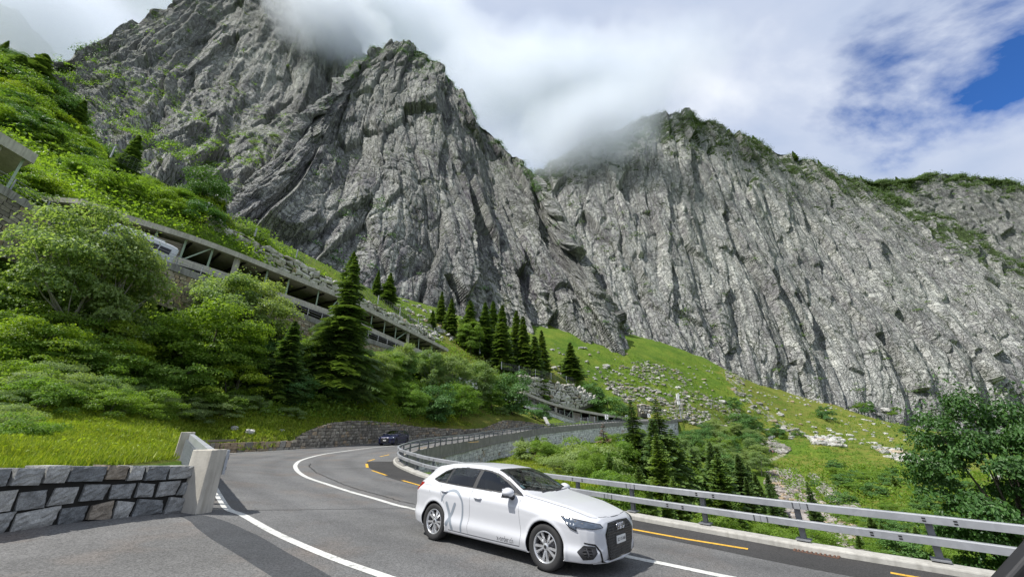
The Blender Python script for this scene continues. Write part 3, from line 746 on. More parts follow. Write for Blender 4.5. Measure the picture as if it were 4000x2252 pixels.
# darker strip of newer asphalt on the inner lane and a repaired strip across the turnout
inner = KERB[(KERB[:, 1] < 26)]
T_ = np.gradient(inner[:, :2], axis=0); T_ /= np.linalg.norm(T_, axis=1)[:, None]
Nn = np.stack([-T_[:, 1], T_[:, 0]], -1)
off = inner[:, :2] + Nn * 0.80
tag(ribbon('gutter_strip', off[5:], [1.5] * 5, 0.003, M['asphalt_dark']), 'darker strip of fresh asphalt along the kerb', kind='structure')
pt = px_line([(735, 2010), (800, 2030), (880, 2075), (960, 2120), (1060, 2180), (1180, 2250), (1300, 2330)])
tag(ribbon('asphalt_patch', pt[:, :2], [0.35, 0.62, 0.7, 0.62, 0.6, 0.55], 0.004, M['asphalt_patch']), 'dark repaired asphalt strip beside the white edge line', kind='structure')
tp = px_line([(700, 2003), (760, 2030), (840, 2085), (920, 2130), (1020, 2195), (1120, 2262)])
turn_poly = [(-9, -12)] + [tuple(p) for p in WALL_NEAR[2:]] + [tuple(p[:2]) for p in tp] + [(-1.5, 1.0), (0, -12)]
turn = sheet_in_poly('turnout', turn_poly, -9, 1, -12, 10, 0.1, zR, M['asphalt_turnout'], 0.003)
tag(turn, 'brownish asphalt of the lay-by in front of the low stone wall', kind='structure')
ck = px_line([(1214, 1810), (1208, 1822), (1235, 1845), (1290, 1868), (1340, 1890), (1400, 1910), (1480, 1932), (1560, 1955), (1625, 1968)])
ckn = resample(ck[:, :2], step=0.12, smooth=False); ckn += rng.normal(0, 0.025, ckn.shape)
tag(ribbon('tar_seam', ckn, 0.035, 0.009, M['black'], smooth=False, step=0.1), 'thin wandering crack in the asphalt inside the centre line', kind='structure')
sm = px_line([(930, 1992), (1100, 1990), (1300, 1988), (1500, 1985), (1660, 1982)])
smn = resample(sm[:, :2], step=0.2, smooth=False); smn += rng.normal(0, 0.012, smn.shape)
tag(ribbon('tar_seam', smn, 0.02, 0.009, M['black'], smooth=False), 'straight asphalt joint across the outer lane', kind='structure')


# darker wheel tracks worn into the asphalt, following the two lanes
co = np.zeros(len(road.data.vertices) * 3, np.float32); road.data.vertices.foreach_get('co', co); co = co.reshape(-1, 3)
cll = resample(cl[:, :2], step=0.5); ext_ = cll[-1] + (cll[-1] - cll[-5]) / np.linalg.norm(cll[-1] - cll[-5]) * np.arange(1, 30)[:, None]; cll = np.vstack([cll, ext_])
dmin = np.full(len(co), 1e9)
for k in range(0, len(co), 20000):
    dmin[k:k + 20000] = np.sqrt(((co[k:k + 20000, None, :2] - cll[None]) ** 2).sum(-1)).min(1)
wv_ = np.exp(-((dmin - 1.05) / .30) ** 2) + np.exp(-((dmin - 2.65) / .32) ** 2)
wa_ = np.zeros((len(co), 4), np.float32); wa_[:, 0] = np.clip(wv_, 0, 1) * .75; wa_[:, 3] = 1
at_ = road.data.color_attributes.new('wear', 'FLOAT_COLOR', 'POINT'); at_.data.foreach_set('color', wa_.ravel())
# ------------------------------------------------------------------ mountains: real relief sheets with a back side
def catm(Q, n):
    """interpolate control columns/rows along axis 0 (k, m, 3) -> (n, m, 3)"""
    k = len(Q)
    q = np.concatenate([[2 * Q[0] - Q[1]], Q, [2 * Q[-1] - Q[-2]]])
    u = np.linspace(0, k - 1, n); i = np.minimum(u.astype(int), k - 2); f = (u - i)[:, None, None]
    p0, p1, p2, p3 = q[i], q[i + 1], q[i + 2], q[i + 3]
    return 0.5 * (2 * p1 + (p2 - p0) * f + (2 * p0 - 5 * p1 + 4 * p2 - p3) * f ** 2 + (3 * p1 - p0 - 3 * p2 + p3) * f ** 3)
def rot3(ax, ay, az):
    return np.array((Matrix.Rotation(az, 3, 'Z') @ Matrix.Rotation(ay, 3, 'Y') @ Matrix.Rotation(ax, 3, 'X')))
def mountain(name, cols, nu, nv, mat, label, rough=1.0, shear=(0.0, 0.0), asp=3.0, bands=0.3, wrp=20.0, wrapL=True, wrapR=True, gully=8.0, seed=1, vegtop=0.3, big=1.0):
    Q = np.array([[P(*c) for c in col] for col in cols])           # columns x points x 3
    ext = []
    for s_, on in ((0, wrapL), (-1, wrapR)):
        if on:
            c = Q[s_].copy(); away = c - C0; away[:, 2] = 0; away /= np.linalg.norm(away, axis=1)[:, None]
            sid = Q[0] - Q[1] if s_ == 0 else Q[-1] - Q[-2]
            sid = sid / np.linalg.norm(sid, axis=1)[:, None]
            ext.append(c + away * 70 + sid * 14 - np.array([0, 0, 10.0]))
        else: ext.append(None)
    if ext[0] is not None: Q = np.concatenate([[ext[0]], Q])
    if ext[1] is not None: Q = np.concatenate([Q, [ext[1]]])
    U = catm(Q, nu)                                                 # nu x k x 3
    away = U[:, -1] - C0; away[:, 2] = 0; away /= np.linalg.norm(away, axis=1)[:, None]
    fr = catm(U.transpose(1, 0, 2), nv)                             # nv x nu x 3
    top = fr[-1]
    b = [top + away * 10 + [0, 0, -1.0], top + away * 30 + [0, 0, -14.0], top + away * 70 + [0, 0, -60.0], top + away * 110 + [0, 0, -160]]
    bk = []
    prev = top
    for q, n in zip(b, (10, 12, 10, 6)):
        for j in range(1, n + 1): bk.append(prev + (q - prev) * j / n)
        prev = q
    G = np.concatenate([fr, np.array(bk)])
    nr = len(G)
    p = G.reshape(-1, 3)
    du = np.gradient(G, axis=1); dv = np.gradient(G, axis=0)
    N = np.cross(du, dv); N /= np.maximum(np.linalg.norm(N, axis=2), 1e-6)[..., None]
    N[N[..., 1] > 0.0] *= 1
    # face the viewer's side on the front
    s_ = np.sign((N[:nv] * (C0 - G[:nv])).sum(-1).mean())
    N = (N * s_).reshape(-1, 3)
    # surface coordinates in metres: across the face and down it, sheared so that joints run the way the slabs dip
    SU = np.cumsum(np.linalg.norm(np.diff(G, axis=1, prepend=G[:, :1]), axis=2).mean(0))[None] * np.ones((nr, 1))
    SV = np.cumsum(np.linalg.norm(np.diff(G, axis=0, prepend=G[:1]), axis=2).mean(1))[:, None] * np.ones((1, nu))
    su = SU.ravel(); sv = SV.ravel()
    uu = np.linspace(0, 1, nu)[None] * np.ones((nr, 1))
    sh = np.interp(uu.ravel(), np.linspace(0, 1, len(shear)), shear)
    w1 = fbm(p / 150, seed + 1, 1) * wrp + fbm(p / 14, seed + 3, 1) * 1.6; w2 = fbm(p / 130, seed + 2, 1) * wrp + fbm(p / 12, seed + 4, 1) * 1.8
    s1 = su + sh * sv + w1; s2 = sv + w2
    def vc(a, b, sd_, tilt, amp, edge=0.0, k=0.0):
        q = np.stack([s1 / a, s2 / b, np.full(len(s1), k)], -1)
        rr, off, gg, e = voro3(q, seed + sd_, 0.95)
        d_ = amp * (rr - 0.5) + tilt * (off[:, 0] * gg[:, 0] + off[:, 1] * (gg[:, 1] - 0.25)) * 2.2
        if edge: d_ -= edge * np.exp(-(e / 0.06) ** 2)
        return d_
    g0 = np.stack([s1 / 70, s2 / 420, np.zeros(len(s1))], -1)
    disp = gully * (0.55 - np.abs(fbm(g0, seed + 5, 4, 0.5)) * 2.6)
    disp += vc(27 * big, 27 * asp * big, 10, 3.4, 5.0 * big, 1.2)
    disp += vc(11, 11 * asp, 20, 1.1, 2.3, 0.9)
    disp += vc(4.6, 4.6 * asp * 0.8, 30, 0.36 * rough, 0.62 * rough, 0.4)
    disp += vc(2.0, 2.0 * asp * 0.6, 40, 0.12 * rough, 0.2 * rough, 0.1)
    bm_ = np.clip(fbm(p / 70, seed + 90, 2) * 2.5 + bands - 0.3, 0, 1)
    q = np.stack([(s1 + s2 * 0.3) / 22, (s2 + w1 * 0.4) / 4.5, np.zeros(len(s1))], -1)
    rr, off, gg, e = voro3(q, seed + 80, 0.95)
    disp += bm_ * rough * (0.9 * (rr - 0.5) - 0.8 * off[:, 1])
    disp += fbm(p / 2.5, seed + 95, 2) * 0.12
    dg = disp.reshape(nr, nu)
    for _ in range(1):
        dg[1:-1] = (dg[:-2] + 2 * dg[1:-1] + dg[2:]) / 4; dg[:, 1:-1] = (dg[:, :-2] + 2 * dg[:, 1:-1] + dg[:, 2:]) / 4
    disp = dg.ravel()
    D = p + N * disp[:, None]
    D = D.reshape(nr, nu, 3)
    # plant mask: more towards the crest
    vv = np.linspace(0, 1, nr)[:, None] * np.ones(nu)[None]
    mk = np.zeros((nr, nu, 4)); mk[..., 3] = 1
    jt = np.stack([s1 / 100, s2 / 100, np.zeros(len(s1)), np.ones(len(s1))], -1)
    mk[..., 0] = vegtop * np.clip((vv - 0.62) / 0.25, 0, 1) + (vv > nv / nr) * 0.6
    i = (np.arange(nr - 1)[:, None] * nu + np.arange(nu - 1)[None]).ravel()
    F = np.stack([i, i + nu, i + nu + 1, i + 1], -1)
    if s_ < 0: F = F[:, ::-1]
    F = F[:, ::-1]
    o = put(name, mesh_np(name, D.reshape(-1, 3), F, mat, False, attrs={'mask': mk.reshape(-1, 4), 'joint': jt}))
    tag(o, label, kind='structure')
    return o, D, nv
QS = 1.0
colsB = [[(760, 880, 118), (1000, 690, 160), (1180, 500, 230), (1385, 295, 350)],
         [(1000, 990, 112), (1180, 720, 180), (1330, 430, 290), (1440, 222, 400)],
         [(1250, 1110, 125), (1350, 800, 185), (1450, 480, 290), (1545, 168, 425)],
         [(1500, 1190, 145), (1530, 850, 195), (1560, 500, 290), (1620, 182, 435)],
         [(1750, 1270, 160), (1730, 900, 205), (1700, 520, 295), (1700, 232, 440)],
         [(2000, 1340, 175), (1930, 1030, 215), (1850, 680, 300), (1765, 340, 430)],
         [(2180, 1440, 180), (2080, 1120, 220), (2000, 820, 300), (1920, 515, 400)],
         [(2330, 1450, 188), (2240, 1170, 225), (2150, 950, 290), (2070, 672, 360)],
         [(2440, 1440, 190), (2380, 1220, 220), (2300, 1080, 250), (2150, 812, 320)]]
colsA = [[(40, 460, 150), (90, 380, 190), (130, 320, 215), (178, 278, 235)],
         [(250, 600, 125), (280, 440, 190), (300, 320, 240), (310, 205, 280)],
         [(420, 700, 105), (450, 480, 190), (480, 300, 260), (500, 112, 340)],
         [(650, 800, 100), (680, 520, 200), (700, 250, 310), (735, -10, 420)],
         [(900, 930, 110), (900, 600, 230), (900, 300, 350), (920, -150, 500)],
         [(1150, 920, 180), (1150, 650, 260), (1130, 350, 370), (1100, -180, 520)],
         [(1400, 900, 260), (1350, 650, 320), (1320, 400, 400), (1250, -40, 520)],
         [(1500, 800, 330), (1480, 600, 380), (1440, 350, 450), (1370, 110, 530)],
         [(1560, 800, 380), (1540, 600, 430), (1500, 420, 480), (1440, 290, 540)]]
colsC = [[(2050, 1330, 230), (2050, 1100, 280), (2060, 900, 350), (2080, 700, 470)],
         [(2350, 1370, 225), (2250, 1080, 290), (2230, 850, 370), (2250, 590, 500)],
         [(2550, 1420, 228), (2450, 1100, 290), (2430, 820, 380), (2440, 480, 520)],
         [(2750, 1450, 235), (2650, 1150, 290), (2600, 820, 380), (2600, 436, 520)],
         [(2900, 1510, 240), (2850, 1200, 300), (2780, 850, 390), (2745, 468, 530)],
         [(3050, 1590, 245), (3050, 1280, 300), (2990, 920, 390), (2890, 532, 530)],
         [(3250, 1640, 250), (3250, 1320, 310), (3190, 980, 400), (3090, 607, 530)],
         [(3450, 1680, 255), (3480, 1350, 310), (3400, 1010, 400), (3290, 685, 530)],
         [(3650, 1710, 262), (3720, 1400, 310), (3650, 1080, 400), (3480, 762, 530)],
         [(3850, 1740, 270), (3960, 1450, 310), (3900, 1180, 390), (3750, 900, 500)],
         [(4150, 1790, 280), (4200, 1500, 320), (4180, 1300, 390), (4050, 1090, 470)],
         [(4500, 1850, 290), (4500, 1600, 320), (4500, 1450, 390), (4400, 1290, 450)]]
colsD = [[(3120, 900, 560), (3130, 800, 590), (3150, 740, 620), (3160, 655, 650)],
         [(3450, 1000, 520), (3440, 880, 570), (3430, 790, 620), (3420, 712, 670)],
         [(3650, 1100, 500), (3620, 930, 570), (3590, 800, 630), (3570, 692, 690)],
         [(3850, 1200, 480), (3830, 1000, 560), (3800, 830, 630), (3790, 684, 700)],
         [(4050, 1300, 460), (4020, 1050, 550), (3990, 880, 620), (3960, 722, 700)],
         [(4350, 1400, 440), (4300, 1150, 540), (4280, 950, 610), (4250, 800, 700)]]
colsE = [[(-300, 600, 380), (-330, 350, 480), (-340, 100, 560), (-350, -200, 640)],
         [(50, 520, 420), (40, 350, 500), (20, 180, 580), (-20, 10, 660)],
         [(180, 500, 430), (160, 400, 520), (130, 250, 600), (95, 85, 680)],
         [(330, 480, 440), (300, 400, 540), (250, 320, 620), (190, 225, 690)]]
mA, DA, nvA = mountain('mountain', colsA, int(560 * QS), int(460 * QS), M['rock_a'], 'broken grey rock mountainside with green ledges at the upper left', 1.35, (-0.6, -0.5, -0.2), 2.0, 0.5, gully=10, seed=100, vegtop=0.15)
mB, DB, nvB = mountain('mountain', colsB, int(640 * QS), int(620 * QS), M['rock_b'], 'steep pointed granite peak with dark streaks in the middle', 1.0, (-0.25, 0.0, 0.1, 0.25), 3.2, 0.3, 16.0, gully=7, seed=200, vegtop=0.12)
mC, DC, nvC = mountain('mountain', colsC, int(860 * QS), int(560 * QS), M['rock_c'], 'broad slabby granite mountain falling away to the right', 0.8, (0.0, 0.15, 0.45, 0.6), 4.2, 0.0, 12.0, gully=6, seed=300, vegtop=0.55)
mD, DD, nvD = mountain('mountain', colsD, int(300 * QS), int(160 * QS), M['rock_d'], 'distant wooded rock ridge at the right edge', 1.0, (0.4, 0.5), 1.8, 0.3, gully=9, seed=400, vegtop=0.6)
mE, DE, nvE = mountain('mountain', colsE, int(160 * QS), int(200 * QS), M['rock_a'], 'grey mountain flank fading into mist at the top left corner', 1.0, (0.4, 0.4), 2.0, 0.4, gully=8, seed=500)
# ------------------------------------------------------------------ masonry
def masonry(line, ztop, ch, bl, thick, side, depth0=0.0, zbase=None, zskip=None, jit=0.12, k=2, bulge=0.35, seed=0, gap=0.08, hj=0.25):
    """courses of separate stones following a line. line: (n,3) base line, side: +1 left / -1 right of travel faces out"""
    rr = random.Random(seed)
    L = np.asarray(line, float)
    s = np.r_[0, np.cumsum(np.linalg.norm(np.diff(L[:, :2], axis=0), axis=1))]
    zt = np.interp(s, s, ztop)
    zb = L[:, 2] if zbase is None else zbase
    V = []; F = []
    ncourse = int(max((zt - zb)) / ch) + 2
    def pos(q):
        x = np.interp(q, s, L[:, 0]); y = np.interp(q, s, L[:, 1]); z = np.interp(q, s, zb)
        e = 0.3
        tx = np.interp(q + e, s, L[:, 0]) - np.interp(q - e, s, L[:, 0]); ty = np.interp(q + e, s, L[:, 1]) - np.interp(q - e, s, L[:, 1])
        n = math.hypot(tx, ty) or 1
        return np.array([x, y]), z, np.array([-ty / n, tx / n]) * side
    for c in range(ncourse):
        q = -rr.random() * bl
        z0 = c * ch
        while q < s[-1]:
            w = bl * rr.uniform(0.6, 1.45)
            a, b = max(q, 0), min(q + w, s[-1]); q += w
            if b - a < bl * 0.2: continue
            m_ = (a + b) / 2
            top = np.interp(m_, s, zt) - np.interp(m_, s, zb)
            if z0 > top - ch * 0.35: continue
            if zskip is not None and np.interp(m_, s, zb) + z0 + ch < np.interp(m_, s, zskip): continue
            h1 = min(z0 + ch, max(top, z0 + ch * 0.4)) if z0 + ch > top - 0.35 * ch else z0 + ch
            g = gap * ch
            n = k + 1
            us = np.linspace(a + g, b - g, n); zs = np.linspace(z0 + g * .7, h1 - g * .7, n)
            js = [(rr.uniform(-1, 1) * jit * ch, rr.uniform(-1, 1) * jit * ch) for _ in range(4)]
            out = rr.uniform(-0.3, 1) * bulge * ch * 0.4
            base = len(V)
            grid = []
            for i_, u in enumerate(us):
                for j_, zz in enumerate(zs):
                    fu, fz = i_ / k, j_ / k
                    du = (js[0][0] * (1 - fu) * (1 - fz) + js[1][0] * fu * (1 - fz) + js[2][0] * fu * fz + js[3][0] * (1 - fu) * fz)
                    dz = (js[0][1] * (1 - fu) * (1 - fz) + js[1][1] * fu * (1 - fz) + js[2][1] * fu * fz + js[3][1] * (1 - fu) * fz)
                    edge = (0 < i_ < k) and (0 < j_ < k)
                    if k >= 4:
                        dist = min(i_, k - i_, j_, k - j_)
                        o_ = out + bulge * ch * (0.0 if dist == 0 else 0.22 if dist == 1 else 0.28) + rr.uniform(-1, 1) * ch * 0.045
                    elif k >= 2: o_ = out + (bulge * ch * 0.3 if edge else 0) + rr.uniform(-1, 1) * ch * .03
                    else: o_ = out + rr.uniform(0, 1) * ch * .08
                    p, z, nn = pos(u + du)
                    p = p + nn * (depth0 + o_)
                    V.append((p[0], p[1], z + zz + dz))
            for i_ in range(k):
                for j_ in range(k):
                    v0 = base + i_ * n + j_
                    F.append((v0, v0 + n, v0 + n + 1, v0 + 1))
            ring = [base + i_ * n for i_ in range(n)] + [base + k * n + j_ for j_ in range(1, n)] + [base + i_ * n + k for i_ in range(k - 1, -1, -1)] + [base + j_ for j_ in range(k - 1, 0, -1)]
            b2 = len(V)
            for r_ in ring:
                v = V[r_]
                # back edge of the stone
                p, z, nn = pos(m_)
                V.append((v[0] - nn[0] * thick, v[1] - nn[1] * thick, v[2]))
            nr_ = len(ring)
            for i_ in range(nr_):
                F.append((ring[i_], b2 + i_, b2 + (i_ + 1) % nr_, ring[(i_ + 1) % nr_]))
    if side > 0: F = [f[::-1] for f in F]
    return V, F
def strip_wall(mb, line, zlo, zhi, off0, off1, side, m=0):
    """solid wall along a line between two offsets (offset positive = towards 'side')"""
    L = np.asarray(line, float)[:, :2]
    T = np.gradient(L, axis=0); T /= np.linalg.norm(T, axis=1)[:, None]
    N_ = np.stack([-T[:, 1], T[:, 0]], -1) * side
    a = L + N_ * off0; b = L + N_ * off1
    n = len(L); V = []
    for i in range(n):
        V += [(*a[i], zlo[i]), (*b[i], zlo[i]), (*b[i], zhi[i]), (*a[i], zhi[i])]
    F = []
    for i in range(n - 1):
        for k in range(4):
            F.append((i * 4 + k, i * 4 + (k + 1) % 4, (i + 1) * 4 + (k + 1) % 4, (i + 1) * 4 + k))
    F.append((3, 2, 1, 0)); F.append(tuple((n - 1) * 4 + k for k in range(4)))
    if side < 0: F = [f[::-1] for f in F]
    mb.add(V, F, m)
def px_profile(lst, n):
    """[(px, pybase, pytop, t)] -> smooth base line (n,3) and top z"""
    B = np.array([[*P(a, b, t_), P(a, c, t_)[2]] for a, b, c, t_ in lst])
    Rr = resample(B, n=n)
    return Rr[:, :3], Rr[:, 3]

# ---- low granite wall of the lay-by
wn = np.vstack([pts((712, 1995, 7.72), (640, 1992, 7.45), (350, 2032, 6.45), (0, 2078, 5.45)), [[-8.0, 2.5, 0.6], [-8.1, -4, 0.55], [-8.2, -12, 0.5]]])
wn[:, 2] = zR(wn[:, 0], wn[:, 1])
wl = resample(wn, step=0.25)
wl[:, 2] = zR(wl[:, 0], wl[:, 1]) - 0.02
root = empty('stone_parapet', tuple(wl[4]), 0, 'low wall of rough grey granite blocks edging the lay-by beside the concrete pillar', 'stone wall')
def rel(V, r): return [(v[0] - r.location.x, v[1] - r.location.y, v[2] - r.location.z) for v in V]
WS = 1     # travelling away from the pillar towards the viewer, the road is on the left hand
HW = 0.93
mb = MB(); V, F = masonry(wl[:34], wl[:34, 2] + 0.60, 0.31, 0.44, 0.3, WS, 0.0, jit=0.11, k=6, bulge=0.26, seed=3, gap=0.09)
mb.add(rel(V, root), F)
V, F = masonry(wl[33:], wl[33:, 2] + 0.60, 0.31, 0.5, 0.3, WS, 0.0, jit=0.08, k=2, bulge=0.2, seed=5, gap=0.07); mb.add(rel(V, root), F)
mb.build('blocks', M['granite'], root)
cap = wl.copy(); cap[:, 2] += 0.635
mb = MB(); V, F = masonry(cap[:34], cap[:34, 2] + 0.27, 0.28, 0.40, 0.46, WS, 0.03, jit=0.08, k=6, bulge=0.2, seed=8, gap=0.07); mb.add(rel(V, root), F)
V, F = masonry(cap[33:], cap[33:, 2] + 0.27, 0.28, 0.5, 0.46, WS, 0.03, jit=0.07, k=2, bulge=0.2, seed=9, gap=0.05); mb.add(rel(V, root), F)
mb.build('coping', M['granite'], root)
mb = MB(); strip_wall(mb, wl, wl[:, 2] - 0.3, wl[:, 2] + 0.86, -0.42, -0.035, WS); mb.v = rel(mb.v, root); mb.build('mortar_core', M['mortar'], root)

# ---- concrete pillars and the slatted steel barrier between them
def rock_box(w, d, h, taper, seed, n=7):
    """weathered concrete block: grid box with a little surface noise and a slanting top"""
    bm = bmesh.new(); bmesh.ops.create_cube(bm, size=1)
    bmesh.ops.subdivide_edges(bm, edges=bm.edges[:], cuts=n, use_grid_fill=True)
    q = np.array([v.co[:] for v in bm.verts])
    nn = np.stack([fbm(q * 3, seed + i, 3) for i in range(3)], -1) * 0.012
    for v, o in zip(bm.verts, nn):
        z = v.co.z + 0.5
        k = 1 - taper * z
        v.co = Vector((v.co.x * w * k + o[0], v.co.y * d * k + o[1], z * h + o[2]))
    me = bpy.data.meshes.new('pillar'); bm.to_mesh(me); bm.free(); me.materials.append(M['concrete'])
    return me
gz0 = zR(gate0[0], gate0[1]); gz1 = zR(gate1[0], gate1[1])
G0 = np.array([gate0[0] + .12, gate0[1] - .06, gz0]); G1 = np.array([gate1[0], gate1[1], P(700, 1812, 14.8)[2]])
gdir = (G1 - G0); glen = np.linalg.norm(gdir[:2]); gang = math.atan2(gdir[1], gdir[0])
p0 = put('concrete_pillar', rock_box(0.50, 0.40, 1.26, 0.03, 5), None, tuple(G0 - [0, 0, 0.06])); p0.rotation_euler = (0, 0, R(-8))
bevel(p0, 0.015)
tag(p0, 'pitted concrete pillar at the end of the granite wall, nearest the camera', 'pillar', 'pillars of the steel barrier')
p1 = put('concrete_pillar', rock_box(0.34, 0.46, 1.26, 0.03, 9), None, tuple(G1 - [0, 0, 0.06])); p1.rotation_euler = (0, 0, gang)
bevel(p1, 0.015)
tag(p1, 'concrete pillar at the far end of the slatted steel barrier, by the grass', 'pillar', 'pillars of the steel barrier')
bar = empty('steel_barrier', tuple(G0), gang, 'blue grey steel barrier with a deep top rail and many upright slats between two pillars', 'barrier')
dzg = G1[2] - G0[2]
def bz(x): return dzg * x / glen
mb = MB()
mb.beam((0.15, -0.12, 0.98), (glen - 0.15, -0.12, 0.98 + dzg), 0.12, 0.30)
mb.beam((0.15, -0.21, 1.05), (glen - 0.15, -0.21, 1.05 + dzg), 0.05, 0.10)
for i in range(1, 12):
    x = i * glen / 12
    for dz_ in (-.07, .05): mb.box((x, -0.243, 1.03 + bz(x) + dz_), (0.16, 0.012, 0.03), m=1)
bevel(mb.build('top_rail', [M['steel_blue'], M['black']], bar), 0.01)
for i in range(17):
    x = 0.42 + i * (glen - 0.8) / 16
    mb = MB(); mb.beam((x, 0.0, 0.14 + bz(x)), (x, 0.0, 0.95 + bz(x)), 0.05, 0.16, up=(1, 0, 0)); mb.box((x, 0, 0.15 + bz(x)), (0.16, 0.22, 0.02))
    mb.build('slat', M['steel_blue'], bar)
mb = MB(); mb.beam((0.15, 0.0, 0.0), (glen - 0.15, 0.0, dzg), 0.46, 0.28); mb.build('plinth', M['concrete_pale'], bar)
# end bracket on the near pillar
mb = MB(); mb.box((0.10, -0.34, 0.93), (0.30, 0.05, 0.50)); mb.box((0.02, -0.37, 1.02), (0.03, 0.02, 0.10), m=1); mb.box((0.02, -0.37, 0.80), (0.03, 0.02, 0.06), m=1)
mb.build('end_bracket', [M['steel_blue'], M['black']], bar)

# ---- kerb
kb = MB()
KL = KERB[:: 1]
strip_wall(kb, KL, KL[:, 2] - 0.25, KL[:, 2] + 0.11, -0.02, 0.36, -1)
V = kb.v
kerb = kb.build('kerb', M['kerb']); tag(kerb, 'pale concrete kerb carrying the guardrail', kind='structure')
bevel(kerb, 0.03)

# ---- guardrail
gr = empty('guardrail', tuple(KERB[60]), 0, 'long double steel guardrail following the kerb round the hairpin', 'guardrail')
def offset_line(L, o, side=1):
    T = np.gradient(L[:, :2], axis=0); T /= np.linalg.norm(T, axis=1)[:, None]
    N_ = np.stack([-T[:, 1], T[:, 0]], -1) * side
    return np.c_[L[:, :2] + N_ * o, L[:, 2]], T, N_
railL, railT, railN = offset_line(KERB, 0.20, -1)
rs = np.r_[0, np.cumsum(np.linalg.norm(np.diff(railL[:, :2], axis=0), axis=1))]
def rail_at(q):
    return np.array([np.interp(q, rs, railL[:, i]) for i in range(3)]), np.array([np.interp(q, rs, railT[:, i]) for i in range(2)]), np.array([np.interp(q, rs, railN[:, i]) for i in range(2)])
def rail_beam(name, z0, h, phase):
    mb = MB()
    prof = [(-0.055, z0), (-0.055, z0 + h - 0.015), (-0.04, z0 + h), (0.05, z0 + h), (0.05, z0 + h - 0.02), (-0.025, z0 + h - 0.03), (-0.03, z0 + 0.03), (0.02, z0 + 0.01), (0.02, z0)]
    V = []; n = len(prof)
    for i in range(len(railL)):
        for o, z in prof: V.append((railL[i, 0] + railN[i, 0] * o, railL[i, 1] + railN[i, 1] * o, railL[i, 2] + z))
    F = [(i * n + k, (i + 1) * n + k, (i + 1) * n + (k + 1) % n, i * n + (k + 1) % n) for i in range(len(railL) - 1) for k in range(n)]
    mb.add(V, F)
    q = phase
    while q < 48:
        c, T_, N_ = rail_at(q)
        Rz_ = Matrix.Rotation(math.atan2(T_[1], T_[0]), 3, 'Z')
        mb.box((c[0] - N_[0] * .057, c[1] - N_[1] * .057, c[2] + z0 + h / 2), (0.006, 0.004, h * .96), Rz_, 1)
        for sx in (-.13, .13):
            for kz in range(4):
                cc, _, _ = rail_at(q + sx)
                mb.box((cc[0] - N_[0] * .060, cc[1] - N_[1] * .060, c[2] + z0 + h * (0.17 + 0.22 * kz)), (0.02, 0.012, 0.016), Rz_, 1)
        for sx in (1.75, 2.15):
            cc, T2, N2 = rail_at(q + sx)
            for kz in (0.3, 0.62): mb.box((cc[0] - N2[0] * .058, cc[1] - N2[1] * .058, cc[2] + z0 + h * kz), (0.05, 0.008, 0.022), Matrix.Rotation(math.atan2(T2[1], T2[0]), 3, 'Z'), 1)
        q += 4.0
    mb.v = rel(mb.v, gr)
    return mb.build(name, [M['galv'], M['black']], gr)
rail_beam('upper_rail', 0.735, 0.135, 1.2)
rail_beam('lower_rail', 0.39, 0.135, 2.0)
POST0 = None
pm = MB()
pm.beam((0, 0.15, 0.13), (0, 0.15, 0.82), 0.012, 0.09, up=(0, 1, 0)); pm.box((0, 0.11, 0.47), (0.10, 0.012, 0.70)); pm.box((0, 0.19, 0.47), (0.10, 0.012, 0.70))
pm.box((0, 0.13, 0.145), (0.26, 0.24, 0.025)); pm.box((0, 0.075, 0.80), (0.08, 0.06, 0.06)); pm.box((0, 0.075, 0.47), (0.08, 0.06, 0.06))
post_me = pm.mesh('guardrail_post', M['galv_dark'])
q = 1.3
POSTS = []
while q < rs[-1] - 0.5:
    c, T_, N_ = rail_at(q)
    o = put('post', post_me, gr, tuple(np.array(rel([c], gr)[0]))); o.rotation_euler = (0, 0, math.atan2(N_[1], N_[0]) - math.pi / 2)
    POSTS.append(c); q += 2.0

# ---- retaining wall carrying the road beyond the hairpin
i0 = int(np.argmin(np.abs(KERB[:, 1] - 26) + (np.arange(len(KERB)) < len(KERB) * .3) * 100))
i0 = max(0, int(np.argmin(KERB[:, 0])) - 16)
VL = np.vstack([KERB[i0:], END, P(2680, 1634, 150)[None]])
VL = resample(VL, step=0.8); VL[:, 2] = np.where(VL[:, 1] < 118, zR(VL[:, 0], VL[:, 1]), np.interp(np.arange(len(VL)), [0, len(VL) - 1], [VL[0, 2], VL[-1, 2]]) * 0 + VL[:, 2])
VL, _, _ = offset_line(VL, 0.37, -1)
VO, _, _ = offset_line(VL, 1.0, -1)
vb = HV(VO[:, 0], VO[:, 1]) - 1.2
vb = np.minimum(vb, VL[:, 2] - 1.6)
for _ in range(4): vb[1:-1] = (vb[:-2] + vb[1:-1] + vb[2:]) / 3
vr = empty('viaduct_wall', tuple(VL[20]), 0, 'long pale stone retaining wall with a concrete band carrying the road beyond the hairpin', 'retaining wall')
mb = MB(); strip_wall(mb, VL, VL[:, 2] - 0.85, VL[:, 2] + 0.12, -0.3, 0.06, -1); strip_wall(mb, VL, VL[:, 2] - 1.0, VL[:, 2] - 0.85, -0.3, 0.13, -1); mb.v = rel(mb.v, vr); mb.build('concrete_band', M['concrete_dark'], vr)
mb = MB(); strip_wall(mb, VL, vb, VL[:, 2] - 0.95, -0.5, -0.02, -1); mb.v = rel(mb.v, vr); mb.build('mortar_core', M['mortar_grey'], vr)
base = VL.copy(); base[:, 2] = VL[:, 2] - 1.0 - 0.42 * 22
V, F = masonry(base, VL[:, 2] - 1.0, 0.42, 0.8, 0.3, -1, -0.02, zskip=vb, jit=0.08, k=1, bulge=0.2, seed=21, gap=0.06)
mb = MB(); mb.add(V, F); mb.v = rel(mb.v, vr); mb.build('stone_face', M['wall_pale'], vr)

